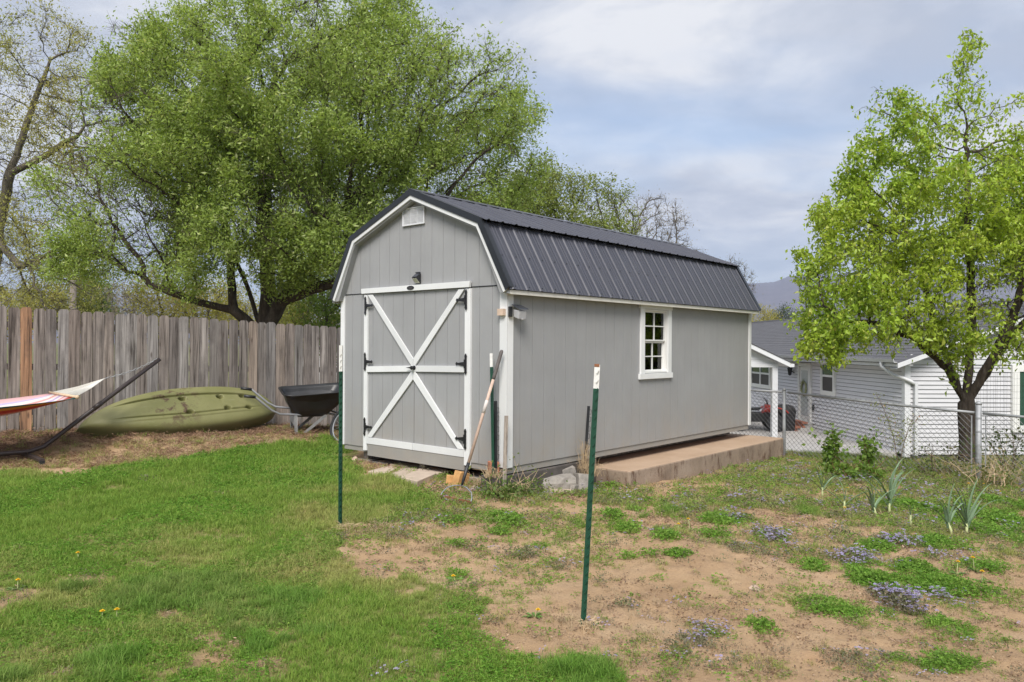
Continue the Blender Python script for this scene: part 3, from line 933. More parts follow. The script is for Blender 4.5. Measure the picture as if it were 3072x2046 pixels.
def hinge(parent, t0, z, sgn):
    h = MB()
    h.box(-.046, -.038, t0 - .013, t0 + .013, z - .075, z + .075)
    for dz in (-.088, .088):
        h.lathe((-.042, t0, z + dz), (-1, 0, 0), [(.017, -.004), (.017, .004)], 8)
        h.lathe((-.042, t0, z + dz * 1.22), (-1, 0, 0), [(.009, -.004), (.009, .004)], 6)
    h.lathe((-.044, t0 + sgn * .016, z - .05), (0, 0, 1), [(.009, 0), (.009, .10)], 8)
    a, b = t0 + sgn * .02, t0 + sgn * .125
    h.prism([(-.048, a, z - .024), (-.048, b, z - .011), (-.048, b + sgn * .012, z - .02), (-.048, b + sgn * .03, z), (-.048, b + sgn * .012, z + .02), (-.048, b, z + .011), (-.048, a, z + .024)], (.008, 0, 0))
    h.build('hinge', 'black_iron', parent)


for side_, (ta, tb) in enumerate(((DTC + .004, DT1), (DT0, DTC - .004))):
    d = MB().box(-.004, .010, ta, tb, DZ0, DZ1).build('door', 'grey_siding', shed)
    d['label'] = 'left leaf of the double door' if side_ == 0 else 'right leaf of the double door'
    g = [ta] + [x for x in (1.28, 1.09, .896, .70, 1.661, 1.846, 2.035, 2.23) if ta + .03 < x < tb - .03] + [tb]
    g.sort()
    for a, b in zip(g[:-1], g[1:]):
        front_board(a, b, DZ0, DZ1, d, s=-.010, th=.0055)
    o_t, i_t = (tb, ta) if side_ == 0 else (ta, tb)        # hinge edge, meeting edge
    sg = 1 if o_t > i_t else -1
    zmL = .985 if side_ == 0 else 1.03
    front_bar((o_t, DZ0 + .04), (i_t, DZ0 + .04), .08, d, name='bottom_rail', s1=-.016)
    zi = 1.025
    za_ = .985 if side_ == 0 else 1.03
    front_bar((o_t, za_), (i_t, 1.015), .072, d, name='middle_rail', s1=-.016)
    # diagonals run from the outer corners to the meeting edge
    w = .05
    front_bar(None or (0, 0), (1, 1), 0, d, s0=-.034, s1=-.0165, ends=[(o_t - sg * .005, DZ1 - .012), (o_t - sg * .095, DZ1 - .012), (i_t, 1.135), (i_t, 1.035), (i_t + sg * .025, 1.045)])
    front_bar((0, 0), (1, 1), 0, d, s0=-.034, s1=-.0165, ends=[(o_t - sg * .005, DZ0 + .085), (o_t - sg * .095, DZ0 + .085), (i_t, .885), (i_t, .985), (i_t + sg * .025, .985)])
    for z in ((1.785, 1.08, .262) if side_ == 0 else (1.80, 1.087, .255)):
        hinge(d, (2.352 if side_ == 0 else .572), z, -1 if side_ == 0 else 1)
    if side_ == 1:
        k = MB()
        k.lathe((-.036, 1.425, 1.026), (-1, 0, 0), [(.026, 0), (.026, .006), (.011, .01), (.011, .03), (.024, .038), (.022, .05), (.008, .055)], 14)
        k.prism([(-.075, 1.43, 1.04), (-.075, 1.535, 1.025), (-.075, 1.43, 1.012)], (.012, 0, 0))
        k.build('handle', 'black_iron', d)
MB().box(-.030, -.002, DT1 + .003, 2.388, -.035, 1.925).build('door_jamb', 'white_trim', shed)
MB().box(-.030, -.002, .515, DT0 - .003, -.035, 1.925).build('door_jamb', 'white_trim', shed)
MB().prism([(-.046, 2.432, 2.0), (-.046, 2.425, 1.937), (-.046, .522, 1.937), (-.046, .510, 2.006)], (.032, 0, 0)).build('door_header', 'white_trim', shed, bevel=.002)
bd = MB(); kk = 28
bd.prism([(-.052, 1.488 + .062 * math.cos(2 * math.pi * i / kk), 1.972 + .024 * math.sin(2 * math.pi * i / kk)) for i in range(kk)], (.006, 0, 0))
bd = bd.build('name_badge', 'black_plastic', shed); bd['label'] = 'small black oval badge on the door header'
for dz in (-.008, .006):
    MB().box(-.0535, -.0521, 1.455, 1.52, 1.97 + dz - .0018, 1.97 + dz + .0018).build('badge_line', 'grip_grey', bd)
# solar wall lamp above the header
sl = MB()
sl.prism([(-.014, 1.345, 2.02), (-.085, 1.345, 2.085), (-.014, 1.345, 2.14)], (0, .085, 0))
sl = sl.build('solar_lamp', 'black_plastic', shed, bevel=.003)
MB().prism([(-.030, 1.352, 2.131), (-.081, 1.352, 2.092), (-.081, 1.423, 2.092), (-.030, 1.423, 2.131)], (-.002, 0, .0028)).build('solar_panel', 'dark_glass_panel', sl)
MB().prism([(-.026, 1.352, 2.028), (-.078, 1.352, 2.076), (-.078, 1.423, 2.076), (-.026, 1.423, 2.028)], (-.003, 0, -.003)).build('lamp_lens', 'lens', sl)
MB().box(-.03, -.014, 1.352, 1.423, 2.14, 2.155).build('bracket', 'black_plastic', sl)
# gable vent
vt = MB(); vt.box(-.014, -.002, 1.29, 1.665, 2.725, 2.925); vt = vt.build('gable_vent', 'white_vinyl', shed)
for k in range(3):
    a = 1.305 + k * .118
    for j in range(13):
        z = 2.738 + j * .0137
        MB().prism([(-.0145, a, z), (-.0235, a, z - .004), (-.0215, a, z + .0015), (-.0145, a, z + .006)], (0, .108, 0)).build('louvre', 'white_vinyl', vt)
fr_ = MB()
for y0, y1, z0, z1 in ((1.285, 1.299, 2.72, 2.93), (1.657, 1.671, 2.72, 2.93), (1.299, 1.657, 2.72, 2.732), (1.299, 1.657, 2.918, 2.93)):
    fr_.box(-.026, -.0145, y0, y1, z0, z1)
fr_.build('vent_frame', 'white_vinyl', vt)

# ---- window in the long side
wn = empty('window'); wn.parent = shed
for nm, b_ in (('head_trim', (2.62, 3.46, 1.795, 1.862)), ('side_trim', (2.645, WS0 - .002, .93, 1.793)), ('side_trim', (WS1 + .002, 3.45, .93, 1.793)), ('sill', (2.615, 3.475, .855, .928))):
    th_ = .036 if nm in ('sill', 'head_trim') else .028
    MB().box(b_[0], b_[1], -th_, -.002, b_[2], b_[3]).build(nm, 'white_trim', wn, bevel=.002)
fm = MB()
fm.box(WS0, WS0 + .018, -.012, .10, WZ0, WZ1); fm.box(WS1 - .018, WS1, -.012, .10, WZ0, WZ1)
fm.box(WS0 + .018, WS1 - .018, -.012, .10, WZ0, WZ0 + .018); fm.box(WS0 + .018, WS1 - .018, -.012, .10, WZ1 - .018, WZ1)
fm.build('window_frame', 'window_white', wn)


def sash(z0, z1, y, name):
    a, b = WS0 + .019, WS1 - .019
    m = MB(); w = .021
    m.box(a, a + w, y, y + .022, z0, z1); m.box(b - w, b, y, y + .022, z0, z1)
    m.box(a + w, b - w, y, y + .022, z0, z0 + w); m.box(a + w, b - w, y, y + .022, z1 - w, z1)
    s_ = m.build(name, 'window_white', wn)
    c_ = (a + b) / 2; zc = (z0 + z1) / 2
    MB().box(c_ - .0075, c_ + .0075, y + .002, y + .016, z0 + w, z1 - w).build('muntin', 'window_white', s_)
    MB().box(a + w, c_ - .0095, y + .002, y + .016, zc - .0075, zc + .0075).build('muntin', 'window_white', s_)
    MB().box(c_ + .0095, b - w, y + .002, y + .016, zc - .0075, zc + .0075).build('muntin', 'window_white', s_)
    for x0, x1 in ((a + w, c_ - .009), (c_ + .009, b - w)):
        for q0, q1 in ((z0 + w, zc - .009), (zc + .009, z1 - w)):
            MB().box(x0, x1, y + .0175, y + .0205, q0, q1).build('pane', 'window_glass', s_)
    return s_


sash(1.362, WZ1 - .019, .012, 'upper_sash')
ls_ = sash(WZ0 + .019, 1.358, .040, 'lower_sash')
MB().box(2.62, 2.70, .105, .19, 0, 1.9).build('wall_stud', 'pine_stud', shed)
MB().box(3.31, 3.40, .125, .21, 0, 1.9).build('wall_stud', 'pine_stud', shed)

# ---- flood lamp on its wooden block at the corner
simple('lamp_grey', (.42, .42, .43), .45, .1, 6, .05, .002)
fl = MB().box(-.062, -.021, .0, .085, 1.615, 1.685).build('lamp_block', 'pale_wood', shed)
fx = empty('flood_lamp'); fx.parent = shed
MB().prism([(-.01, -.024, 1.60), (.04, -.024, 1.60), (.04, -.024, 1.71), (-.01, -.024, 1.71)], (0, -.022, 0)).build('lamp_bracket', 'black_plastic', fx, bevel=.004)
MB().prism([(.05, -.05, 1.60), (.05, -.12, 1.575), (.05, -.13, 1.665), (.05, -.045, 1.68)], (.12, 0, 0)).build('lamp_head', 'lamp_grey', fx, bevel=.006)
MB().prism([(.035, -.04, 1.725), (.035, -.145, 1.68), (.185, -.145, 1.68), (.185, -.04, 1.725)], (0, .004, .009)).build('solar_panel', 'dark_glass_panel', fx)
MB().lathe((.11, -.12, 1.58), (0, -.3, -1), [(.016, 0), (.014, .01), (.006, .015)], 10).build('sensor', 'lamp_grey', fx)

# ------------------------------------------------------------------ what the shed stands on
sz = .10
ZB = -.5


def place(o, loc, rz=0.0):
    o.location = loc; o.rotation_euler = (0, 0, rz); return o


zt = sz - S0.z
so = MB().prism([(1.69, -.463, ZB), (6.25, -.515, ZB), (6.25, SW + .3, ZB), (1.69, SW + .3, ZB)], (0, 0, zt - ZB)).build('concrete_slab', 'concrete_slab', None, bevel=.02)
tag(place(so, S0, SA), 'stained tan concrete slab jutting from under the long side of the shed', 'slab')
fo = MB().prism([(-.16, -.035, -.6), (1.66, -.005, -.6), (1.66, .26, -.6), (-.16, .22, -.6)], (0, 0, .6 - .085)).build('footing_beam', 'footing', None, bevel=.012)
tag(place(fo, S0, SA), 'dark concrete footing under the near corner of the shed', 'footing')


# ------------------------------------------------------------------ stones, pavers, blocks
def rock(name, c, size, mat, seed, rz=0.0, sharp=.35, sub=3, flat=1.0):
    """irregular lump with planar breaks; c is the centre of its foot"""
    rg = random.Random(seed)
    bm = bmesh.new(); bmesh.ops.create_icosphere(bm, subdivisions=sub, radius=.5)
    planes = [(Vector((rg.uniform(-1, 1), rg.uniform(-1, 1), rg.uniform(-1, 1))).normalized(), rg.uniform(.20, .36)) for _ in range(11)]
    for v_ in bm.verts:
        for n_, d_ in planes:
            k = v_.co.dot(n_) - d_
            if k > 0: v_.co -= n_ * k * min(1, .65 + sharp)
        v_.co *= 1 + rg.uniform(-.025, .025)
        v_.co = Vector((v_.co.x * size[0], v_.co.y * size[1], (v_.co.z + .36) * size[2]))
    me = bpy.data.meshes.new(name); bm.to_mesh(me); bm.free()
    me.materials.append(M[mat]); o = bpy.data.objects.new(name, me); col.objects.link(o)
    o.location = c; o.rotation_euler = (0, 0, rz)
    return o


def chunk(name, c, size, mat, seed, rz=0.0, tilt=(0, 0), cut=.25):
    """broken angular block: hull of a box with its corners knocked off"""
    rg = random.Random(seed); bm = bmesh.new()
    for sx in (-1, 1):
        for sy in (-1, 1):
            for sz_ in (0, 1):
                for ax_ in range(3):
                    p = [sx * .5, sy * .5, float(sz_)]
                    k = rg.uniform(.02, cut) if rg.random() < .75 else rg.uniform(0, .05)
                    p[ax_] = p[ax_] * (1 - 2 * k) if ax_ < 2 else (p[2] - k if sz_ else k * .4)
                    bm.verts.new((p[0] * size[0], p[1] * size[1], p[2] * size[2]))
    bmesh.ops.convex_hull(bm, input=bm.verts)
    bmesh.ops.delete(bm, geom=[v_ for v_ in bm.verts if not v_.link_faces], context='VERTS')
    me = bpy.data.meshes.new(name); bm.to_mesh(me); bm.free(); me.materials.append(M[mat])
    o = bpy.data.objects.new(name, me); col.objects.link(o); o.location = c; o.rotation_euler = (tilt[0], tilt[1], rz)
    b = o.modifiers.new('bevel', 'BEVEL'); b.width = .004; b.segments = 1
    return o


def zc(x, y):
    return float(zg(x, y))


PV = [([(-1.675, 8.945), (-1.509, 9.36), (-1.325, 9.173), (-1.448, 8.804)], 'leftmost tan paver in front of the shed door'),
      ([(-1.4, 8.691), (-1.284, 9.238), (-1.105, 9.118), (-1.237, 8.502)], 'middle tan paver in the row before the shed door'),
      ([(-1.229, 8.448), (-1.082, 9.057), (-0.852, 8.709), (-1.006, 8.196)], 'nearest tan paver before the shed door, tilted up at its front edge'),
      ([(-1.498, 9.426), (-1.346, 9.533), (-1.084, 9.375), (-1.263, 9.239)], 'paver lying closest to the left end of the door sill'),
      ([(-1.067, 9.057), (-1.08, 9.342), (-0.716, 8.948), (-0.842, 8.71)], 'rightmost paver before the shed door, next to the orange rock')]
for k, (pl, lab) in enumerate(PV):
    base = [(x, y, .05 + (.012 if k == 2 else 0)) for x, y in pl]
    o = MB().prism(base, (0, 0, .060 + .004 * k)).build('paver', 'paver', None, bevel=.006)
    tag(o, lab, 'paver', 'pavers before the shed door')

for (u, v, Y, sz_, mat, lab, sd_, rz_) in [
    (1064, 1384, 9.75, (.15, .13, .12), 'tan_stone', 'round tan stone under the left front corner of the shed', 1, .3),
    (1425, 1436, 8.15, (.13, .12, .09), 'tan_stone', 'flat tan stone between the rake handle and the footing', 4, 1.1),
    (1736, 1475, 8.62, (.055, .05, .05), 'white_stone', 'small white rounded stone at the foot of the concrete pile', 8, 0),
    (2705, 1472, 9.4, (.14, .1, .11), 'red_stone', 'reddish pointed stone behind the tall leek', 9, .4),
    (2269, 1714, 5.0, (.10, .08, .07), 'tan_stone', 'tan stone sitting in the loose soil beside the olive weeds', 10, .2),
    (2440, 1894, 3.95, (.03, .028, .025), 'white_stone', 'small pale pebble lying on the bare soil', 11, .2),
    (2915, 2044, 3.45, (.06, .05, .04), 'white_stone', 'pale stone at the bottom right edge of the garden', 12, .2)]:
    p = at(u, v, Y)
    tag(rock('rock', (p.x, p.y, zc(p.x, p.y) - .02), sz_, mat, sd_, rz_), lab, 'rock')

for (u, v, Y, sz_, lab, sd_, rz_, tl) in [
    (1376, 1443, 8.28, (.14, .10, .17), 'orange chunk of rock beside the rake at the shed front', 2, .8, (.1, .25)),
    (1350, 1436, 8.35, (.09, .08, .09), 'small orange rock left of the larger orange one', 3, .1, (0, .1))]:
    p = at(u, v, Y)
    tag(chunk('rock', (p.x, p.y, zc(p.x, p.y) - .015), sz_, 'orange_stone', sd_, rz_, tl, .35), lab, 'rock')
for (u, v, Y, sz_, lab, sd_, rz_, tl) in [
    (1684, 1452, 8.98, (.30, .20, .27), 'tallest broken concrete lump against the dark footing', 5, .5, (.1, -.12)),
    (1746, 1468, 8.80, (.17, .18, .21), 'upright broken concrete piece right of the pile, behind the green post', 6, .25, (-.1, .12)),
    (1712, 1471, 8.70, (.16, .13, .12), 'small rough concrete piece in the middle of the pile', 7, 1.1, (.15, .1))]:
    p = at(u, v, Y)
    tag(chunk('rock', (p.x, p.y, zc(p.x, p.y) - .015), sz_, 'broken_concrete', sd_, rz_, tl), lab, 'rock')
# cut block with one broken face lying on a flat paver
p = at(1668, 1470, 8.72)
blk = MB(); rg = random.Random(4)
cols_ = 7
top = []; bot = []
for i in range(cols_):
    x = -.2 + .4 * i / (cols_ - 1)
    top.append((x, -.10 + rg.uniform(-.02, .015) - .03 * (i / 6), .135 + rg.uniform(-.006, .003))); bot.append((x, -.12 + rg.uniform(-.012, .012), 0))
mid_ = [(a[0], (a[1] + b[1]) / 2 - rg.uniform(.0, .025), .07) for a, b in zip(top, bot)]
backt = [(-.2 + .4 * i / 6, .10, .14) for i in range(7)]; backb = [(-.2 + .4 * i / 6, .10, 0) for i in range(7)]
vs = bot + mid_ + top + backt + backb; n = 7
fs = [(r_ * n + i, r_ * n + i + 1, (r_ + 1) * n + i + 1, (r_ + 1) * n + i) for r_ in range(4) for i in range(6)] + [(0, n, 2 * n, 3 * n, 4 * n)] + [(5 * n - 1, 4 * n - 1, 3 * n - 1, 2 * n - 1, n - 1)]
o = blk.add(vs, fs).build('concrete_block', 'broken_concrete', None)
o.location = (p.x, p.y, zc(p.x, p.y) + .045); o.rotation_euler = (0, 0, .18)
tag(o, 'squared grey concrete block with a rough broken face, lying on a flat paver', 'block')
p = at(1655, 1484, 8.55)
o = MB().prism([(-.24, -.14, 0), (.24, -.10, 0), (.22, .12, 0), (-.22, .12, 0)], (0, 0, .05)).build('paver', 'paver', None, bevel=.006)
o.location = (p.x, p.y, zc(p.x, p.y) - .006); o.rotation_euler = (.02, .03, .35)
tag(o, 'flat tan paver lying under the squared concrete block', 'paver')
# supports under the shed front
for t0, lab in ((2.2, 'flat grey paving stones stacked under the left end of the door sill'), (2.45, 'low grey concrete block under the left front of the shed'), (.55, 'small grey block under the right end of the door sill')):
    m = MB(); m.box(.06, .42, t0 - .17, t0 + .17, -.42, -.175 if t0 > 1 else -.172); m.box(.05, .40, t0 - .15, t0 + .16, -.2195, -.176)
    if t0 == 2.2: m.box(-.03, .045, t0 - .2, t0 + .12, -.36, -.20)
    o = m.build('support_block', 'broken_concrete', None, bevel=.006); tag(place(o, S0, SA), lab, 'block')
# clay block with two holes, standing on the footing
p = sh(-.09, .10, -.085)
cb = MB(); w, h_, d_ = .052, .15, .055
cb.box(-w, w, -d_ + .03, d_, 0, h_)
cb.box(-w, -.014, -d_, -d_ + .0295, 0, h_); cb.box(.014, w, -d_, -d_ + .0295, 0, h_)
cb.box(-.0138, .0138, -d_, -d_ + .0295, 0, .022); cb.box(-.0138, .0138, -d_, -d_ + .0295, .05, .092); cb.box(-.0138, .0138, -d_, -d_ + .0295, .12, h_)
o = cb.build('clay_block', 'terracotta', None, bevel=.004); o.location = p; o.rotation_euler = (0, 0, .25)
tag(o, 'red clay block with holes standing on the footing beside the grey stake', 'block')


# ------------------------------------------------------------------ stakes and posts
def upright(ax, yaw):
    z = Vector(ax).normalized(); x = Vector((math.cos(yaw), math.sin(yaw), 0)); x = (x - z * x.dot(z)).normalized(); y = z.cross(x)
    return Matrix((x, y, z)).transposed().to_quaternion()


def t_post(base, top, white, name_lab, studs=True, yaw=0.0, rust=False, w=.0155, spade=False):
    base = Vector(base); top = Vector(top); ax = (top - base); H = ax.length
    e = empty('steel_post', base)
    e.rotation_mode = 'QUATERNION'
    e.rotation_quaternion = upright(ax, yaw)
    tag(e, name_lab, 'post', 'green steel posts')
    m = MB()
    prof = [(-w, 0), (w, 0), (w, .005), (.004, .007), (.0035, .034), (-.0035, .034), (-.004, .007), (-w, .005)]
    m.prism([(x, y, -.15) for x, y in prof], (0, 0, H - white + .15)); m.build('shaft', 'green_post_paint', e)
    m = MB(); m.prism([(x * 1.02, y * 1.02 - .0004, H - white) for x, y in prof], (0, 0, white)); m.build('painted_tip', 'white_post_paint', e)
    if studs:
        k = 0; z = .05
        while z < H - .03:
            s_ = MB(); s_.prism([(-.006 + .004, -.0005, z - .012), (.004 + .004, -.0005, z + .009), (.0075 + .004, -.0005, z + .003), (-.001 + .004, -.0005, z - .014)], (0, -.010, 0))
            s_.build('stud', 'white_post_paint' if z > H - white else 'green_post_paint', e); z += .052
    if rust:
        MB().box(-.016, .012, -.003, .010, H - .012, H + .004).build('rusty_end', 'rust', e)
    return e


b = gnd(1749, 1880); t_post(b, at(1792, 1094, b.y), .136, 'nearest green steel post with white tip, leaning slightly in the bare soil', yaw=-.1, rust=True)
b = gnd(1019, 1588); t_post(b, at(1022, 1036, b.y), .225, 'green steel post with tall white tip at the lawn edge, left of the shed corner', yaw=-.35)
b = at(1479, 1412, 8.05); t_post(b, at(1473, 1060, 8.15), .145, 'green steel post with white tip leaning on the shed front behind the rake', yaw=-.55, studs=False, w=.016)


def u_post(base, top, lab):
    base = Vector(base); top = Vector(top); ax = top - base; H = ax.length
    e = empty('garden_stake', base); e.rotation_mode = 'QUATERNION'; e.rotation_quaternion = upright(ax, .6)
    tag(e, lab, 'stake', 'black garden stakes')
    prof = [(-.013, 0), (-.010, -.016), (.010, -.016), (.013, 0), (.016, 0), (.012, -.019), (-.012, -.019), (-.016, 0)]
    MB().prism([(x, y, -.1) for x, y in prof], (0, 0, H + .1)).build('channel', 'black_plastic', e)
    z = .08; k = 0
    while z < H - .04:
        MB().tube([(.012, -.02, z), (.028, -.026, z + .002), (.030, -.026, z + .05), (.013, -.02, z + .054)], .0032, 5).build('hook', 'black_plastic', e)
        z += .115 if k % 2 else .085; k += 1


u_post(at(1486, 1400, 8.08), at(1486, 1203, 8.14), 'black hooked garden stake between the white-tipped post and the shed corner')
u_post(at(1754, 1386, 9.05), at(1765, 1218, 9.10), 'black hooked garden stake against the long side of the shed')
b = at(1513, 1440, 7.95); tp = at(1519, 1247, 8.02)
st_ = MB(); d_ = (tp - b); st_.obox((b + tp) / 2 + Vector((0, 0, -.03)), (.019, .004, 0), (-.002, .009, 0), d_ / 2 + Vector((0, 0, .03)))
tag(st_.build('wooden_stake', 'stake_wood', None, bevel=.002), 'weathered grey wooden stake at the near corner of the shed', 'stake')

# ------------------------------------------------------------------ rake
rk = empty('rake', gnd(1367, 1508)); R0 = rk.location.copy()
tag(rk, 'bow rake with long wooden handle leaning on the shed corner', 'rake')


def rl(p): return Vector(p) - R0


hb = at(1385.6, 1456, 7.93); ht = at(1506, 1050, 8.07)


def along(f): return rl(hb.lerp(ht, f))


MB().tube([along(.16), along(.5), along(.78)], [.0165, .0165, .016], 10).build('handle', 'rake_wood', rk, True)
MB().tube([along(.78), along(.80), along(.99), along(1.0)], [.0165, .0195, .0195, .012], 10).build('grip', 'grip_grey', rk, True)
MB().tube([along(.0), along(.03), along(.165)], [.011, .016, .0185], 10).build('ferrule', 'black_plastic', rk, True)
MB().tube([along(.53), along(.625)], [.0185, .0185], 10).build('paper_sleeve', 'white_stone', rk, True)
hl = gnd(1322, 1500) + Vector((0, 0, .045)); hr = gnd(1412, 1520) + Vector((0, 0, .045))
MB().obox(rl((hl + hr) / 2), (hr - hl) / 2, Vector((.003, .004, 0)), (0, 0, .008)).build('head_bar', 'rust', rk)
for f in np.linspace(0.02, .98, 14):
    q = hl.lerp(hr, f)
    MB().tube([rl(q), rl(q + Vector((0, -.004, -.028))), rl(q + Vector((0, .012, -.05)))], [.0045, .004, .0015], 5).build('tine', 'rust', rk)
nk = hb + Vector((0, 0, -.0))
for q in (hl, hr):
    md = nk.lerp(q, .45) + (q - (hl + hr) / 2) * .38 + Vector((0, 0, .012))
    MB().tube([rl(nk), rl(nk.lerp(md, .55) + Vector((0, 0, .012))), rl(md), rl(md.lerp(q, .6) + (q - (hl + hr) / 2) * .06), rl(q)], .0062, 6).build('bow', 'grey_tube', rk, True)

# ------------------------------------------------------------------ plank fence
fence = empty('plank_fence', FENCE_A.to_3d()); F0 = fence.location.copy()
tag(fence, 'weathered grey wooden privacy fence of dog-eared upright planks', 'fence')
FL_T, FR_T = at(0, 917, 10.8).z, at(1020, 981, 13.4).z
seg = (Vector((FENCE_B.x, FENCE_B.y)) - Vector((FENCE_A.x, FENCE_A.y))).length
pm = []
rg = random.Random(11)
for k in range(7):                                   # seven plank shapes, shared
    w = .1455 + rg.uniform(-.006, .005); c_ = .022 + rg.uniform(0, .012); b_ = rg.uniform(-.004, .004)
    me_poly = []
    m = MB()
    secs = [(0, w, 0), (.6, w - .002, b_), (1.2, w, -b_), (1.0, w, 0)]
    zs = [-.05, .6, 1.2, 1.80]
    fr = []; xo = [rg.uniform(-.003, .003) for _ in zs]; yo = [rg.uniform(-.006, .006) for _ in zs]
    ring = []
    for z, a, y_ in zip(zs, xo, yo):
        ring.append([(-w / 2 + a, -.009 + y_, z), (w / 2 + a, -.009 + y_, z), (w / 2 + a, .009 + y_, z), (-w / 2 + a, .009 + y_, z)])
    a, y_ = xo[-1], yo[-1]
    ring.append([(-w / 2 + a + c_, -.009 + y_, 1.835), (w / 2 + a - c_ * rg.uniform(.7, 1.1), -.009 + y_, 1.835), (w / 2 + a - c_, .009 + y_, 1.835), (-w / 2 + a + c_, .009 + y_, 1.835)])
    vs = [q for r_ in ring for q in r_]
    fs = [(r_ * 4 + i, r_ * 4 + (i + 1) % 4, r_ * 4 + 4 + (i + 1) % 4, r_ * 4 + 4 + i) for r_ in range(4) for i in range(4)] + [(16, 17, 18, 19), (3, 2, 1, 0)]
    o = m.add(vs, fs).build('plank', 'fence_wood', None); pm.append(o.data); bpy.data.objects.remove(o)
pm_or = pm[1].copy(); pm_or.materials.clear(); pm_or.materials.append(M['fence_wood_orange'])
ang = math.atan2(fdir.y, fdir.x)
k = -10
s_ = -1.49
PLK = []
n_pl = 0
while s_ < 8.3:
    f = s_ / seg
    x, y = FENCE_A.x + fdir.x * s_, FENCE_A.y + fdir.y * s_
    top_ = FL_T + (FR_T - FL_T) * f
    hgt = top_ - (FENCE_A.z + (FENCE_B.z - FENCE_A.z) * f) + .04
    me = pm[rg.randrange(7)]
    if abs(s_ - .30) < .08: me = pm_or
    o = bpy.data.objects.new('plank', me); col.objects.link(o); o.parent = fence
    o.location = Vector((x, y, top_ - 1.835 * (hgt / 1.83) + rg.uniform(-.014, .012))) - F0
    o.rotation_euler = (rg.uniform(-.006, .006), rg.uniform(-.006, .006), ang + rg.uniform(-.035, .035)); o.scale = (1, 1, hgt / 1.83)
    s_ += .1495 + rg.uniform(-.003, .004); n_pl += 1
bk = -fnrm
for z in (.35, 1.0, 1.6):
    a_ = Vector((FENCE_A.x, FENCE_A.y, FENCE_A.z + z)) - Vector((fdir.x, fdir.y, 0)) * 1.5 + Vector((bk.x, bk.y, 0)) * .032
    b_ = Vector((FENCE_B.x, FENCE_B.y, FENCE_B.z + z)) + Vector((fdir.x, fdir.y, 0)) * 3.2 + Vector((bk.x, bk.y, 0)) * .032
    MB().obox((a_ + b_) / 2 - F0, (b_ - a_) / 2, Vector((bk.x, bk.y, 0)) * .019, (0, 0, .045)).build('rail', 'stake_wood', fence)
for q in np.arange(-1.2, 8.2, 2.4):
    x, y = FENCE_A.x + fdir.x * q + bk.x * .10, FENCE_A.y + fdir.y * q + bk.y * .10
    zt_ = FL_T + (FR_T - FL_T) * q / seg - .12
    o = MB().box(-.045, .045, -.045, .045, 0, 2.0).build('fence_post', 'stake_wood', fence)
    o.location = Vector((x, y, zt_ - 2.0)) - F0

# ------------------------------------------------------------------ kayak
def build_kayak():
    Lh, nx, nt_ = 1.45, 300, 180
    xs_ = np.linspace(-Lh, Lh, nx); th = np.linspace(-.10, math.pi + .10, nt_)
    V = np.zeros((nx, nt_, 3))
    for i, x in enumerate(xs_):
        q = x / Lh
        pw = 1.9 if q < 0 else 3.0
        w = .385 * max(1e-3, (1 - abs(q) ** pw)) ** (.78 if q < 0 else .62)
        dep = .25 * max(1e-3, (1 - abs(q) ** 5)) ** .5
        rock_ = .13 * abs(q) ** 2.6
        c_, s2 = np.cos(th), np.sin(th)
        y = w * np.sign(c_) * np.abs(c_) ** .5
        z = np.where(s2 >= 0, dep * np.abs(s2) ** .42, .09 * s2 / .1 * .5) - rock_
        V[i, :, 0] = x; V[i, :, 1] = y; V[i, :, 2] = z
    X, Y, Z = V[..., 0], V[..., 1], V[..., 2]
    bottom = np.clip((Z + .10 * np.abs(X / Lh) ** 2.6) / .25 - .75, 0, .25) * 4
    # two long grooves, the keel ridge and six scupper holes
    for s__ in (-1, 1):
        yc = s__ * .17 * (1 - (X / Lh) ** 2 * .75)
        amp = np.clip((1.15 - np.abs(X)) / .3, 0, 1)
        Z -= .036 * amp * np.exp(-((Y - yc) / .011) ** 4) * bottom
        Z += .012 * amp * np.exp(-((Y - yc - s__ * .04) / .025) ** 4) * bottom
    Z += .02 * np.exp(-(Y / .05) ** 2) * bottom * np.clip((np.abs(X) - .75) / .4, 0, 1)
    for hx, hy in ((-.10, .11), (-.05, -.15), (.46, .10), (.52, -.13), (.82, .10), (.86, -.13)):
        Z -= .10 * np.exp(-(((X - hx) / .048) ** 2 + ((Y - hy) / .034) ** 2) ** 3)
    # flat deck closing the hull
    verts = V.reshape(-1, 3)
    id_ = np.arange(nx * nt_).reshape(nx, nt_)
    q = np.stack([id_[:-1, :-1], id_[1:, :-1], id_[1:, 1:], id_[:-1, 1:]], -1).reshape(-1, 4)
    deck_ = np.stack([id_[:-1, -1], id_[1:, -1], id_[1:, 0], id_[:-1, 0]], -1)
    return verts, np.concatenate([q, deck_])


ky = empty('kayak')
kv, kf = build_kayak()
hull = mesh_np('hull', kv, kf, 'kayak_plastic', ky, smooth=True, nper=4)
KA, KB = at(225, 1262, 10.5), at(842, 1208, 12.55)
kd = (KB - KA); kd.normalize()
cdir = Vector((fnrm.x, fnrm.y, 0))
cdir = (cdir - kd * cdir.dot(kd)).normalized()
upv = kd.cross(cdir) * -1
if upv.z < 0: upv = -upv
tilt = math.radians(47)
zax = (cdir * math.sin(tilt) + upv * math.cos(tilt)).normalized()
yax = zax.cross(kd).normalized()
kc = (KA + KB) / 2
ky.matrix_world = Matrix.Translation(kc + Vector((.02, -.05, -.045))) @ Matrix((kd, yax, zax)).transposed().to_4x4()
tag(ky, 'olive green plastic kayak lying bottom up against the plank fence', 'kayak')
for x in (-1.36, 1.33):
    MB().tube([(x - .02, -.05, -.07), (x, 0, -.10), (x - .02, .05, -.07)], .012, 7).build('carry_handle', 'black_plastic', ky, True)

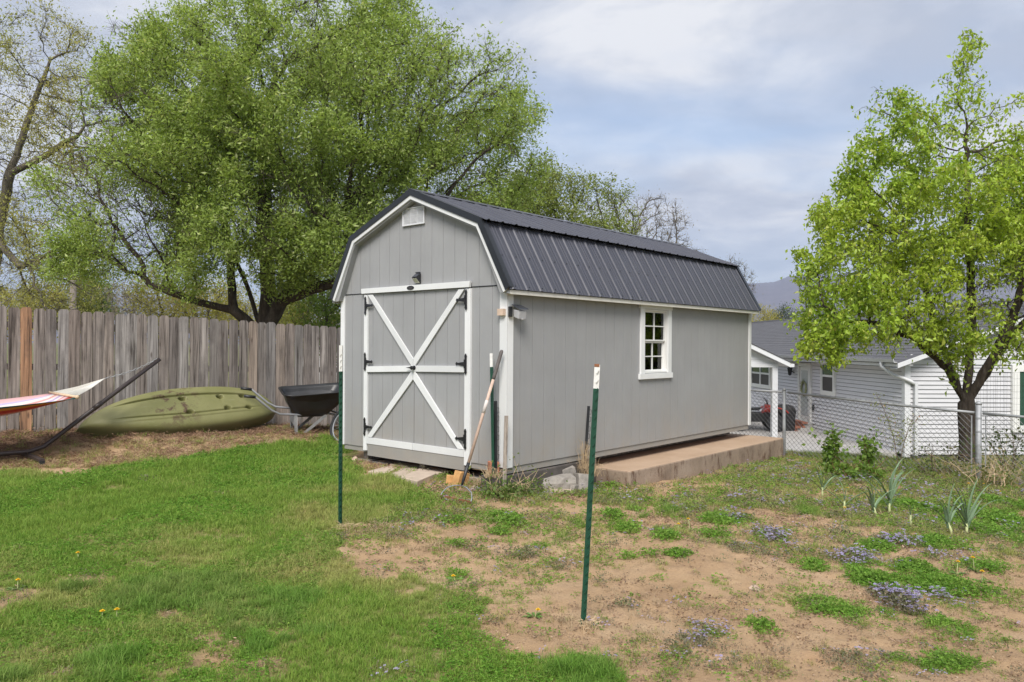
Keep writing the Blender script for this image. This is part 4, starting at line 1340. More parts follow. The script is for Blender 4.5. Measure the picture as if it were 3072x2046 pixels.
# ------------------------------------------------------------------ wheelbarrow
wbp = at(930, 1292, 12.05)
WA = math.radians(24)                                  # heading of the wheel end
wb = empty('wheelbarrow', (wbp.x, wbp.y, float(G(wbp.x, wbp.y)) + .005), WA)
wb.rotation_euler = (.14, 0, WA)
tag(wb, 'wheelbarrow with black plastic tray and grey tube frame, facing the shed', 'wheelbarrow')


def ring_pts(hx0, hx1, hy, z, rad, n=5, dz=(0, 0)):
    pts = []
    for cx, cy, a0 in ((hx1 - rad, hy - rad, 0), (hx0 + rad, hy - rad, 90), (hx0 + rad, -hy + rad, 180), (hx1 - rad, -hy + rad, 270)):
        for i in range(n):
            a = math.radians(a0 + 90 * i / (n - 1)); x = cx + rad * math.cos(a)
            pts.append((x, cy + rad * math.sin(a), z + (dz[0] if x < 0 else dz[1]) * abs(x)))
    return pts


rings = [ring_pts(-.26, .22, .22, .30, .11), ring_pts(-.36, .38, .29, .46, .12), ring_pts(-.42, .52, .33, .62, .13, dz=(.03, .12)), ring_pts(-.45, .58, .36, .66, .14, dz=(.03, .12)), ring_pts(-.47, .60, .38, .66, .15, dz=(.03, .12)),
         ring_pts(-.47, .60, .38, .645, .15, dz=(.03, .12)), ring_pts(-.435, .555, .345, .645, .13, dz=(.03, .12)), ring_pts(-.345, .365, .278, .465, .12), ring_pts(-.245, .205, .208, .315, .10)]
n = len(rings[0])
vs = [p for r_ in rings for p in r_]
fs = [(r_ * n + i, r_ * n + (i + 1) % n, (r_ + 1) * n + (i + 1) % n, (r_ + 1) * n + i) for r_ in range(len(rings) - 1) for i in range(n)]
fs += [tuple(range(n - 1, -1, -1)), tuple((len(rings) - 1) * n + i for i in range(n))]
MB().add(vs, fs).build('tray', 'black_plastic', wb, True)
for s__ in (-1, 1):
    MB().tube([(-1.0, s__ * .30, .66), (-.86, s__ * .29, .64), (-.62, s__ * .27, .43), (-.50, s__ * .26, .365), (-.2, s__ * .22, .335), (.25, s__ * .16, .33), (.62, s__ * .07, .22)], .017, 8).build('frame_tube', 'grey_tube', wb, True)
    MB().tube([(-1.02, s__ * .30, .664), (-.86, s__ * .29, .642)], .023, 8).build('hand_grip', 'black_plastic', wb, True)
    l_ = MB(); l_.obox((-.27, s__ * .235, .165), (.004, 0, 0), (0, .022, 0), (-.01, 0, .168)); l_.obox((-.25, s__ * .235 + .016 * s__, .165), (.022, 0, 0), (0, .004, 0), (-.01, 0, .168))
    l_.build('leg', 'galvanised', wb)
    b_ = MB(); b_.obox((.02, s__ * .22, .165), (.10 + .08, 0, .155), (0, .004, 0), (-.014, 0, .016)); b_.build('leg_brace', 'galvanised', wb)
MB().box(-.285, -.277, -.215, .215, .17, .29).build('cross_plate', 'galvanised', wb)
MB().box(-.236, -.233, -.262, -.2595, .18, .30).build('paper_tag', 'white_stone', wb)
wh = empty('wheel'); wh.parent = wb
MB().lathe((.72, -.045, .2), (0, 1, 0), [(.10, 0), (.17, .0), (.198, .02), (.205, .045), (.198, .07), (.17, .09), (.10, .09)], 24).build('tyre', 'rubber', wh, True)
MB().lathe((.72, -.055, .2), (0, 1, 0), [(.03, 0), (.04, .02), (.10, .03), (.10, .085), (.03, .11)], 16).build('rim', 'grey_tube', wh, True)

# a spoked wheel lying half under the mulch behind the shed corner
wc = at(1012, 1288, 11.3)
bw = empty('bicycle_wheel', (wc.x + .10, wc.y, wc.z + .05)); bw.rotation_euler = (math.radians(72), 0, math.radians(-35))
tag(bw, 'black spoked bicycle wheel leaning by the left end of the shed', 'wheel')
MB().tube([(.26 * math.cos(2 * math.pi * i / 40), .26 * math.sin(2 * math.pi * i / 40), 0) for i in range(41)], .026, 9, False).build('tyre', 'rubber', bw, True)
MB().tube([(.226 * math.cos(2 * math.pi * i / 40), .226 * math.sin(2 * math.pi * i / 40), 0) for i in range(41)], .011, 6, False).build('rim', 'grey_tube', bw, True)
MB().lathe((0, 0, -.04), (0, 0, 1), [(.02, 0), (.025, .01), (.014, .02), (.014, .06), (.025, .07), (.02, .08)], 10).build('hub', 'grey_tube', bw, True)
for i in range(18):
    a = 2 * math.pi * i / 18
    MB().tube([(.018 * math.cos(a + .3), .018 * math.sin(a + .3), .03 * (-1) ** i), (.22 * math.cos(a), .22 * math.sin(a), 0)], .0016, 4).build('spoke', 'galvanised', bw)

# ------------------------------------------------------------------ hammock on its stand
HA = Vector((math.cos(math.radians(45)), math.sin(math.radians(45)), 0)); HB = Vector((HA.y, -HA.x, 0))
hj = at(115, 1352, 9.75)
ctr = hj - HA * 1.55                                    # middle of the stand
hs = empty('hammock_stand', (ctr.x, ctr.y, hj.z)); H0 = hs.location.copy()
tag(hs, 'dark brown steel hammock stand with angled arms beside the kayak', 'hammock stand')
tip = at(479, 1077, 10.81)
arm = [hj - H0, (tip - H0)]
for sg in (1, -1):
    f_ = lambda p: Vector((sg * p.x, sg * p.y, p.z)) if sg < 0 else p
    j = f_(hj - H0); tp = f_(tip - H0)
    j.z = hj.z - H0.z
    MB().tube([j * .03 + Vector((0, 0, .0)), j * .93, j + (tp - j) * .04, j + (tp - j) * .45, tp], .030, 12).build('arm_tube', 'brown_steel', hs, True)
    MB().tube([j + (tp - j) * .43, j + (tp - j) * .50], .034, 12).build('joint_sleeve', 'brown_steel', hs, True)
    c_ = j * .93
    MB().obox(c_ + Vector((0, 0, -.045)), HB * .62, HA * .03, (0, 0, .016)).build('foot_bar', 'brown_steel', hs)
    for q in (-1, 1):
        MB().obox(c_ + HB * .62 * q + Vector((0, 0, -.07)), HB * .03, HA * .026, (0, 0, .024)).build('foot_cap', 'black_plastic', hs)
    MB().tube([tp - HA * sg * .05 + Vector((0, 0, -.005)), tp - HA * sg * .02 + Vector((0, 0, .015)), tp + Vector((0, 0, .0))], .006, 6).build('hook', 'galvanised', hs, True)

hm = empty('hammock', (ctr.x, ctr.y, H0.z)); tag(hm, 'striped red and purple hammock with white net ends hung on the brown stand', 'hammock')
tl = tip - H0
halfspan = Vector((tl.x, tl.y, 0)).length
gz_ = at(316, 1135, 10.31).z - H0.z
barz = at(253, 1190, 9.58).z - H0.z
for sg in (1, -1):
    a0 = HA * (sg * (halfspan - .05)); g0 = HA * (sg * (halfspan - .715)); b0 = HA * (sg * (halfspan - 1.22))
    p0 = Vector((a0.x, a0.y, tl.z - .01)); p1 = Vector((g0.x, g0.y, gz_))
    nl = 16
    for i in range(nl):
        c0 = p0.lerp(p1, (i + .5) / nl) - Vector((0, 0, .03 * math.sin(math.pi * (i + .5) / nl)))
        d_ = (p1 - p0).normalized(); s1 = d_.cross(Vector((0, 0, 1))).normalized(); s2 = d_.cross(s1)
        sd_ = s1 if i % 2 else s2
        pts = [c0 + d_ * .028 * math.cos(2 * math.pi * q / 10) + sd_ * .012 * math.sin(2 * math.pi * q / 10) for q in range(11)]
        MB().tube(pts, .0034, 5, False).build('chain_link', 'galvanised', hm, True)
    nb = 40
    net = MB()
    for i in range(nb):
        f = -1 + 2 * i / (nb - 1)
        e_ = b0 + HB * (.56 * f) + Vector((0, 0, barz))
        net.tube([p1, p1.lerp(e_, .5) + Vector((0, 0, -.015)), e_], .0036, 4)
    net.build('net', 'rope', hm)
    MB().tube([b0 + HB * .61 + Vector((0, 0, barz)), b0 - HB * .61 + Vector((0, 0, barz))], .016, 10).build('spreader_bar', 'spreader_wood', hm, True)
    MB().lathe(b0 + HB * .60 + Vector((0, 0, barz)), HB, [(.016, 0), (.024, .01), (.024, .03), (.012, .04)], 10).build('bar_end', 'spreader_wood', hm, True)
nu, nv = 40, 17
half = halfspan - 1.22
cv = []; uv = []
for i in range(nu + 1):
    a_ = -1 + 2 * i / nu
    for j in range(nv + 1):
        b_ = -1 + 2 * j / nv
        sag = (1 - a_ * a_)
        p = HA * (half * a_) + HB * (.56 * b_ * (1 - .12 * sag))
        cv.append((p.x, p.y, barz - .02 - .10 * sag - .20 * sag ** .6 * (1 - b_ * b_) + .006 * math.sin(b_ * 23)))
        uv.append((i / nu, 1 - j / nv))
cf = [(i * (nv + 1) + j, (i + 1) * (nv + 1) + j, (i + 1) * (nv + 1) + j + 1, i * (nv + 1) + j + 1) for i in range(nu) for j in range(nv)]
cl = MB().add(cv, cf).build('cloth', 'hammock_cloth', hm, True)
ul = cl.data.uv_layers.new(name='UVMap')
for lp in cl.data.loops: ul.data[lp.index].uv = uv[lp.vertex_index]
sm_ = cl.modifiers.new('solid', 'SOLIDIFY'); sm_.thickness = .004

# ------------------------------------------------------------------ chain-link fence
CE = Vector((math.cos(SA - math.pi / 2), math.sin(SA - math.pi / 2), 0))       # runs parallel to the shed front
c0 = at(2356, 1172, 12.6); c1 = at(2936, 1207, 10.45)
CE = Vector((c1.x - c0.x, c1.y - c0.y, 0)); CLEN = CE.length; CE.normalize()
CN = Vector((CE.y, -CE.x, 0))
cf_ = empty('chain_link_fence', (c0.x, c0.y, float(G(c0.x, c0.y)))); K0 = cf_.location.copy()
tag(cf_, 'galvanised chain link fence between the garden and the house', 'fence')


def cpt(k, z): return Vector((c0.x, c0.y, 0)) + CE * k + Vector((0, 0, z))


def crail(k):
    return float(np.interp(k, [-6, 0, CLEN, 8], [.86, c0.z - .02, at(2926, 1238, 10.5).z, .62]))


def cgr(k):
    p = cpt(k, 0); return float(G(p.x, p.y))


for k, r_, nm in ((-3.0, .026, 0), (0, .026, 0), (CLEN, .038, 1), (CLEN + 3.0, .026, 0)):
    zt_ = crail(k) + (.05 if k != CLEN else c1.z - crail(CLEN))
    p = cpt(k, 0) + (CN * .035 if k != CLEN else Vector((0, 0, 0)))
    MB().tube([Vector((p.x, p.y, cgr(k) - .3)) - K0, Vector((p.x, p.y, zt_ - .03)) - K0], r_, 12).build('post', 'galvanised', cf_, True)
    MB().lathe(Vector((p.x, p.y, zt_ - .03)) - K0, (0, 0, 1), [(r_ + .004, 0), (r_ + .004, .02), (r_ * .7, .042), (.004, .05)], 12).build('post_cap', 'galvanised', cf_, True)
    if nm:
        for z in np.linspace(cgr(k) + .12, crail(k) - .08, 5):
            MB().lathe(Vector((p.x, p.y, z)) - K0, (0, 0, 1), [(r_ + .003, 0), (r_ + .003, .022)], 12).build('tension_band', 'galvanised', cf_)
        for s__ in (-1, 1):
            q = cpt(k + s__ * .085, 0)
            MB().obox(Vector((q.x, q.y, (cgr(k) + crail(k)) / 2)) - K0, CE * .008, CN * .003, (0, 0, (crail(k) - cgr(k)) / 2 - .04)).build('tension_bar', 'galvanised', cf_)
for a, b in ((-6, -3.05), (-2.95, -.05), (.05, CLEN - .05), (CLEN + .05, CLEN + 2.95), (CLEN + 3.05, 8.5)):
    n = 6
    MB().tube([cpt(a + (b - a) * i / n, crail(a + (b - a) * i / n) - .012 * math.sin(math.pi * i / n)) - K0 for i in range(n + 1)], .0185, 10).build('top_rail', 'galvanised', cf_, True)


def chain_mesh(a, b, nm):
    """interlocked zigzag wires; one joined part because the diamonds run into the thousands"""
    P = .040; m_v = []; m_f = []
    half_w = .0023
    nwires = int((b - a) / P)
    for i in range(nwires):
        kk = a + (i + .5) * P
        zt_, zb = crail(kk) + .015, cgr(kk) + .02
        nseg = int((zt_ - zb) / (P * .98))
        pts = []
        for j in range(nseg + 1):
            pts.append(cpt(kk + P * .5 * (1 if (j + i) % 2 else -1) * 1.02, zt_ - j * P * .98) + CN * (.003 * (1 if j % 2 else -1)) - K0)
        base = len(m_v)
        for p in pts:
            m_v += [p + Vector((0, 0, half_w)) + CE * half_w, p - CN * half_w * 1.2, p + CN * half_w * 1.2 - CE * half_w]
        for j in range(len(pts) - 1):
            for q in range(3):
                m_f.append((base + j * 3 + q, base + j * 3 + (q + 1) % 3, base + j * 3 + 3 + (q + 1) % 3, base + j * 3 + 3 + q))
    o = MB(); o.v = [tuple(p) for p in m_v]; o.f = m_f
    o = o.build('wire_mesh', 'wire', cf_); o['kind'] = 'stuff'


chain_mesh(-4.2, CLEN - .085, 'l'); chain_mesh(CLEN + .085, 8.0, 'r')
# welded wire guard round the tree, beyond the fence
wg = MB()
ga, gb = at(2905, 1180, 12.9), at(3230, 1195, 12.6)
zt0, zb0 = at(2990, 1118, 12.8).z, -.5
L_ = (gb - ga); L_.z = 0; nl = 44
for i in range(nl + 1):
    p = Vector((ga.x, ga.y, 0)) + L_ * (i / nl) + Vector((0, .02 * math.sin(i * 1.7), 0))
    wg.tube([(p.x, p.y, zb0), (p.x + .01, p.y, zt0 - .01 * math.sin(i))], .0016, 3, False)
for j in range(17):
    z = zb0 + (zt0 - zb0) * j / 16
    wg.tube([Vector((ga.x, ga.y, z)) + L_ * (i / 8) + Vector((0, .02 * math.sin(i * 2.1), .006 * math.sin(i * 1.3 + j))) for i in range(9)], .0016, 3, False)
tag(wg.build('welded_wire_panel', 'wire', None), 'tall welded wire panel standing behind the tree by the fence', 'wire panel')

# ------------------------------------------------------------------ house
HX, HYv = Vector((.9993, .037, 0)), Vector((-.037, .9993, 0))
hc = at(2716, 1366, 20.4)
HZ = -1.29
house = empty('house', (hc.x, hc.y, HZ), math.atan2(.037, .9993)); tag(house, 'single storey house with pale grey lap siding and dark shingle roof', 'house')
EV, HD, HLn, RDG = 2.56, 4.6, 24.0, 4.22      # eave, half depth, length, ridge (above HZ)
simple('lap_shadow_backing', (.10, .10, .105), .8, .1, 3, 0)  # dark backing stands in for the shadow lines between siding laps
wl = MB().box(.02, 2 * HD - .02, .02, HLn, -.2, EV).build('wall', 'lap_shadow_backing', house); wl['label'] = 'pale grey lap siding walls'


def lap(name, p, q, nrm_, z, h, parent, mat='house_siding'):
    """one lap course between p and q, leaning out at its foot"""
    p, q, n_ = Vector(p), Vector(q), Vector(nrm_)
    vs = [p + n_ * .034 + Vector((0, 0, z)), q + n_ * .034 + Vector((0, 0, z)), q + n_ * .006 + Vector((0, 0, z + h)), p + n_ * .006 + Vector((0, 0, z + h)),
          p + Vector((0, 0, z)), q + Vector((0, 0, z)), q + Vector((0, 0, z + h)), p + Vector((0, 0, z + h))]
    MB().add(vs, [(0, 1, 2, 3), (4, 7, 6, 5), (0, 4, 5, 1), (3, 2, 6, 7), (0, 3, 7, 4), (1, 5, 6, 2)]).build(name, mat, parent)


simple('house_siding', (.72, .71, .73), .5, .05, 2, .05, .002, rand=.03)  # long wall's siding, lightened to make up for its shade
simple('house_siding_sun_dimmed', (.57, .57, .59), .5, .05, 2, .05, .002, rand=.03)  # same siding on the gable, darkened to offset the stronger sun there
CH = .116
nC = int(EV / CH)
for i in range(nC):
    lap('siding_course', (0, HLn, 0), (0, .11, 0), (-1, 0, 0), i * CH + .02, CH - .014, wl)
    lap('siding_course', (.11, 0, 0), (2 * HD, 0, 0), (0, -1, 0), i * CH + .02, CH - .010, wl, 'house_siding_sun_dimmed')
gi = 0
z = nC * CH + .02
gab = empty('gable'); gab.parent = house
MB().prism([(-.0, .0, EV), (2 * HD, .0, EV), (HD, .0, RDG - .05)], (0, .12, 0)).build('gable_panel', 'house_siding_sun_dimmed', gab)
while z < RDG - .25:
    f = (z - EV) / (RDG - EV)
    lap('siding_course', (HD * f + .1, -.002, 0), (2 * HD - HD * f - .1, -.002, 0), (0, -1, 0), z, CH, gab, 'house_siding_sun_dimmed'); z += CH
# roof in stepped shingle courses
rfh = empty('roof'); rfh.parent = house
nS = 24
OV = .42
for s__ in (-1, 1):
    m = MB()
    for i in range(nS):
        f0, f1 = i / nS, (i + 1) / nS + .012
        xa, xb = -OV + (HD + OV) * f0, -OV + (HD + OV) * f1
        slope = (RDG - EV) / HD
        z0, z1 = EV + xa * slope + .05, EV + xb * slope + .05
        if s__ > 0: xa, xb = 2 * HD - xa, 2 * HD - xb
        m.add([(xa, -.36, z0 + .012), (xa, HLn + .3, z0 + .012), (xb, HLn + .3, z1), (xb, -.36, z1), (xa, -.36, z0 - .02), (xa, HLn + .3, z0 - .02)], [(0, 1, 2, 3), (0, 4, 5, 1), (0, 3, 4), (1, 5, 2)])
    m.build('roof_slope', 'shingle', rfh)
MB().prism([(HD - .16, -.37, RDG + .02), (HD, -.37, RDG + .085), (HD + .16, -.37, RDG + .02)], (0, HLn + .7, 0)).build('ridge_cap', 'shingle', rfh)
for s__ in (-1, 1):
    xe = -OV if s__ < 0 else 2 * HD + OV
    zs_ = EV - OV * (RDG - EV) / HD
    MB().prism([(xe, -.385, zs_ - .08), (HD, -.385, RDG - .08), (HD, -.385, RDG + .04), (xe, -.385, zs_ + .04)], (0, .03, 0)).build('rake_board', 'white_vinyl', rfh)
    MB().prism([(xe, -.354, zs_ - .10), (HD, -.354, RDG - .10), (HD, -.354, RDG - .08), (xe, -.354, zs_ - .08)], (0, .36, 0)).build('soffit', 'white_vinyl', rfh)
MB().box(-OV, -OV + .02, -.35, HLn, EV - .20, EV - .10).build('fascia', 'white_vinyl', rfh)
MB().box(-OV + .02, .0, -.35, HLn, EV - .16, EV - .145).build('eave_soffit', 'white_vinyl', rfh)
MB().box(-.10, 2 * HD, -.055, -.03, EV - .14, EV - .02).build('frieze', 'white_vinyl', house)
MB().prism([(-OV - .005, -.36, EV - .09), (-OV - .09, -.36, EV - .09), (-OV - .125, -.36, EV - .0), (-OV - .11, -.36, EV - .0), (-OV - .08, -.36, EV - .075), (-OV - .005, -.36, EV - .075)], (0, HLn + .3, 0)).build('gutter', 'white_vinyl', house)
MB().tube([(-OV - .06, .35, EV - .08), (-OV - .06, .35, EV - .20), (-.30, .1, EV - .42), (-.075, -.09, EV - .52), (.10, -.10, EV - .60), (.22, -.10, EV - .68)], .045, 8).build('downpipe_elbow', 'white_vinyl', house, True)
MB().box(.18, .26, -.145, -.055, .0, EV - .64).build('downpipe', 'white_vinyl', house)
MB().box(-.045, .11, -.045, .11, -.05, EV - .14).build('corner_post', 'white_vinyl', house)


def wallY(u):
    """distance along the long wall (house y) of a photo column"""
    k = (u - 1536) / FPX
    # point (hc.x + x', hc.y) + y * HY
    return (hc.x - k * hc.y) / (k * HYv.y - HYv.x)


def hz_(u, v):
    y = wallY(u); Yw = hc.y + y * HYv.y
    return at(u, v, Yw).z - HZ


def wall_window(u0, u1, v0, v1, nm, cols_=1, lab=None):
    ya, yb = wallY(u1), wallY(u0); z0 = hz_((u0 + u1) / 2, v1); z1 = hz_((u0 + u1) / 2, v0)
    e = empty(nm); e.parent = house
    if lab: e['label'] = lab
    w = .10
    fr = MB()
    fr.box(-.09, .0, ya, ya + w, z0, z1); fr.box(-.09, .0, yb - w, yb, z0, z1)
    fr.box(-.09, .0, ya + w, yb - w, z0, z0 + w * 1.4); fr.box(-.09, 0, ya + w, yb - w, z1 - w * 1.4, z1)
    zm = (z0 + z1) / 2 + .06
    fr.box(-.08, 0, ya + w, yb - w, zm - .035, zm + .035)
    fr.build('frame', 'window_white', e)
    cw = (yb - ya - 2 * w) / cols_
    for c_ in range(cols_):
        a, b = ya + w + c_ * cw, ya + w + (c_ + 1) * cw
        if c_: MB().box(-.085, 0, a - .05, a + .05, z0 + w * 1.4, zm - .036).build('mullion', 'window_white', e); MB().box(-.085, 0, a - .05, a + .05, zm + .036, z1 - w * 1.4).build('mullion', 'window_white', e)
        off0, off1 = (.051 if c_ else 0), (.051 if c_ < cols_ - 1 else 0)
        MB().box(-.052, -.048, a + off0, b - off1, z0 + w * 1.4, zm - .035).build('pane', 'insect_screen', e)
        MB().box(-.056, -.052, a + off0, b - off1, zm + .035, z1 - w * 1.4).build('pane', 'glass_green_reflection', e)


wall_window(2469, 2510, 1081, 1186, 'window', 1, 'narrow white-framed window right of the wreath door')
wall_window(2258, 2316, 1085, 1163, 'window', 2, 'wide double window behind the porch post')
# entrance door
ya, yb = wallY(2438), wallY(2401); z0 = .03; z1 = hz_(2420, 1089)
dr = empty('door'); dr.parent = house; dr['label'] = 'white glazed door with a leaf wreath'
fr = MB(); w = .12
fr.box(-.095, 0, ya, ya + w, z0, z1); fr.box(-.095, 0, yb - w, yb, z0, z1); fr.box(-.095, 0, ya + w, yb - w, z1 - w, z1); fr.build('frame', 'window_white', dr)
MB().box(-.06, 0, ya + w + .01, yb - w - .01, z0 + .02, z1 - w - .01).build('door_leaf', 'window_white', dr)
MB().box(-.066, -.0605, ya + w + .12, yb - w - .12, z0 + .45, z1 - w - .14).build('pane', 'door_glass_white', dr)
MB().box(-.085, -.061, ya + w + .04, ya + w + .10, 1.0, 1.06).build('door_handle', 'black_iron', dr)
yc_ = (ya + yb) / 2
wr = MB(); rg = random.Random(3)
for i in range(90):
    a = 2 * math.pi * i / 90; r0 = .20 + rg.uniform(-.06, .06)
    c_ = Vector((-.10 + rg.uniform(-.03, .02), yc_ + r0 * math.cos(a), 1.42 + r0 * 1.15 * math.sin(a)))
    d1 = Vector((rg.uniform(-.3, .3), rg.uniform(-1, 1), rg.uniform(-1, 1))).normalized() * .05; d2 = d1.cross(Vector((1, 0, 0))).normalized() * .016
    wr.add([c_ - d1, c_ + d2, c_ + d1, c_ - d2], [(0, 1, 2, 3)])
wr.tube([(-.09, yc_ + .20 * math.cos(2 * math.pi * i / 24), 1.42 + .23 * math.sin(2 * math.pi * i / 24)) for i in range(25)], .03, 6, False)
wro = wr.build('wreath', 'wreath_leaf', None); wro.matrix_world = Matrix.Translation((hc.x, hc.y, HZ)) @ Matrix.Rotation(math.atan2(.037, .9993), 4, 'Z')
tag(wro, 'round pale green leaf wreath hanging on the white house door', 'wreath')
# wall lantern, doorbell box
yl = wallY(2383)
lan = empty('wall_lantern'); lan.parent = house
MB().box(-.03, 0, yl - .19, yl - .02, 1.83, 2.07).build('mounting_plate', 'white_vinyl', lan)
MB().tube([(-.03, yl - .10, 1.93), (-.12, yl - .06, 1.97), (-.16, yl, 2.0)], .02, 6).build('arm', 'black_iron', lan)
MB().lathe((-.16, yl, 1.82), (0, 0, 1), [(.03, 0), (.06, .03), (.09, .24), (.11, .25), (.03, .33), (.01, .38)], 8).build('lamp_body', 'black_iron', lan)
MB().box(-.05, 0, wallY(2446), wallY(2441), .72, .90).build('meter_box', 'black_plastic', house)
# brick steps with individual bricks
st_ = empty('brick_steps', (hc.x, hc.y, HZ), math.atan2(.037, .9993)); tag(st_, 'low red brick steps below the wreath door', 'steps')
bme = MB().box(-.095, .095, -.045, .045, 0, .058).build('brick', 'house_brick', None, bevel=.004); bdat = bme.data; bpy.data.objects.remove(bme)
for lv, (xw, ex) in enumerate(((-.72, .35), (-.38, .12))):
    MB().box(xw + .02, -.03, ya - ex + .02, yb + ex - .02, -.05 + .13 * lv, .115 + .13 * lv).build('mortar_core', 'walk_concrete', st_)
    for row in range(2):
        y = ya - ex + .1 * (row % 2)
        while y < yb + ex:
            o = bpy.data.objects.new('brick', bdat); col.objects.link(o); o.parent = st_; o.location = (xw, y, -.01 + .13 * lv + row * .066); o.rotation_euler = (0, 0, math.pi / 2); y += .2
    y = ya - ex
    while y < yb + ex:
        o = bpy.data.objects.new('brick', bdat); col.objects.link(o); o.parent = st_; o.location = (xw + .06, y, .118 + .13 * lv); y += .1
# gable-end window at the frame's edge
gx = at(3039, 1100, hc.y).x - hc.x
e = empty('window'); e.parent = house; e['label'] = 'tall white-framed window with a green reflection coloured into its glass at the gable end'
fr = MB(); fr.box(gx, gx + .2, -.09, -.0, .62, 2.42); fr.box(gx + 1.0, gx + 1.2, -.09, -.0, .62, 2.42); fr.box(gx + .2, gx + 1.0, -.09, 0, .62, .80); fr.box(gx + .2, gx + 1.0, -.09, 0, 2.24, 2.42); fr.build('frame', 'window_white', e)
MB().box(gx + .2, gx + 1.0, -.06, -.05, .80, 2.24).build('pane', 'glass_green_reflection', e)
# concrete walk along the house
wk = MB()
for i in range(9):
    y0 = .3 + i * 2.4
    wk.box(-3.6 - .02 * i, -.06, y0, y0 + 2.385, -.25, .03)
wko = wk.build('walkway', 'walk_concrete', None, bevel=.008); wko.location = (hc.x, hc.y, HZ); wko.rotation_euler = (0, 0, math.atan2(.037, .9993))
tag(wko, 'pale concrete walk along the side of the house', kind='structure')
wk = MB(); wk.box(-1.2, 3.4, -2.6, -1.9, -.3, .0); wk.box(3.42, 8, -2.62, -1.9, -.3, .0)
wko = wk.build('path', 'walk_concrete', None, bevel=.008); wko.location = (hc.x, hc.y, HZ + .08); wko.rotation_euler = (0, 0, .02)
tag(wko, 'concrete path in front of the gable end', kind='structure')

# porch: gable-fronted roof on white posts between shed and house
ppx = at(2322, 1301, 24.0)
pr = empty('porch', (ppx.x, ppx.y, HZ + .02)); tag(pr, 'white gabled porch roof carried on a square white post', 'porch')
zb_ = at(2320, 1102, 24).z - HZ - .02
PW = 1.45; rise = .62
for x in (0, -2 * PW + .45):
    MB().box(x - .085, x + .085, -.085, .085, 0, zb_).build('post', 'white_vinyl', pr)
MB().box(-2 * PW + .4, .10, -.09, .09, zb_ + .002, zb_ + .12).build('beam', 'white_vinyl', pr)
cxp = -PW + .25
gxr, gxl = .12, 2 * cxp - .12
zp = zb_ + .122
k = 0
while k * .13 < rise - .1:
    f0 = k * .13 / rise; f1 = min(1, (k + 1) * .13 / rise)
    a0, a1 = gxr + (cxp - gxr) * f0, gxr + (cxp - gxr) * f1; b0_, b1_ = gxl + (cxp - gxl) * f0, gxl + (cxp - gxl) * f1
    MB().prism([(a0, -.06 - .0, zp + k * .13), (a1, -.05, zp + (k + 1) * .13 - .004), (b1_, -.05, zp + (k + 1) * .13 - .004), (b0_, -.06, zp + k * .13)], (0, .06, 0)).build('gable_board', 'white_vinyl', pr); k += 1
for s__ in (-1, 1):
    xe = cxp + s__ * (gxr - cxp + .28)
    ze = zp - .28 * rise / (gxr - cxp)
    MB().prism([(xe, -.34, ze + .02), (cxp, -.34, zp + rise + .02), (cxp, -.34, zp + rise + .16), (xe, -.34, ze + .16)], (0, .03, 0)).build('rake_board', 'white_vinyl', pr)
    MB().prism([(xe, -.31, ze + .03), (cxp, -.31, zp + rise + .03), (cxp, -.31, zp + rise + .05), (xe, -.31, ze + .05)], (0, 7.2, 0)).build('soffit', 'white_vinyl', pr)
    MB().prism([(xe - .0, -.36, ze + .165), (cxp, -.36, zp + rise + .165), (cxp, -.36, zp + rise + .195), (xe, -.36, ze + .195)], (0, 7.3, 0)).build('roof_slope', 'shingle', pr)
    MB().box(xe if s__ > 0 else xe - .11, xe + .11 if s__ > 0 else xe, -.33, 6.8, ze + .03, ze + .13).build('gutter', 'white_vinyl', pr)
pd = MB().box(-3.4, 1.9, -.6, 8, -.3, .0).build('porch_floor', 'walk_concrete', None, bevel=.008); pd.location = (ppx.x, ppx.y, HZ + .02)
tag(pd, 'grey concrete floor under the porch', kind='structure')

# quad bike parked under the porch, mostly behind the shed
qp = at(2262, 1278, 26.0)
qb = empty('quad_bike', (qp.x, qp.y, HZ + .025), math.radians(-8)); tag(qb, 'black quad bike with red mudguards parked behind the chain link fence', 'quad bike')
for x in (-.62, .62):
    for y in (-.42, .42):
        w_ = empty('wheel'); w_.parent = qb
        MB().lathe((x, y - .12, .29), (0, 1, 0), [(.15, 0), (.25, .0), (.29, .04), (.29, .2), (.25, .24), (.15, .24)], 20).build('tyre', 'rubber', w_, True)
        MB().lathe((x, y - .125, .29), (0, 1, 0), [(.03, 0), (.15, .03), (.15, .22), (.03, .25)], 12).build('rim', 'black_plastic', w_)
MB().box(-.7, .65, -.22, .22, .30, .62).build('chassis', 'black_plastic', qb, bevel=.05)
for x in (-.62, .60):
    for s__ in (-1, 1):
        pts = [(x + .42 * math.cos(a), .62 + .20 * math.sin(a)) for a in np.linspace(.2, math.pi - .2, 9)]
        MB().prism([(px_, s__ * .26, pz_) for px_, pz_ in pts] + [(px_, s__ * .26, pz_ - .03) for px_, pz_ in reversed(pts)], (0, s__ * .30, 0)).build('mudguard', 'red_paint', qb)
MB().prism([(-.55, -.16, .66), (.15, -.16, .68), (.22, -.16, .78), (-.1, -.16, .76), (-.55, -.16, .82)], (0, .32, 0)).build('seat', 'black_plastic', qb, bevel=.04)
MB().prism([(.25, -.15, .62), (.75, -.15, .62), (.70, -.15, .80), (.35, -.15, .90)], (0, .30, 0)).build('front_cowl', 'red_paint', qb, bevel=.03)
MB().tube([(.36, -.38, 1.04), (.38, -.2, 1.06), (.42, 0, .94), (.38, .2, 1.06), (.36, .38, 1.04)], .016, 7).build('handlebar', 'black_iron', qb, True)
MB().tube([(.42, 0, .94), (.5, 0, .75)], .03, 7).build('steering_post', 'black_iron', qb)
rk_ = MB()
for y in (-.3, -.1, .1, .3): rk_.tube([(-.95, y, .84), (-.45, y, .84)], .010, 5)
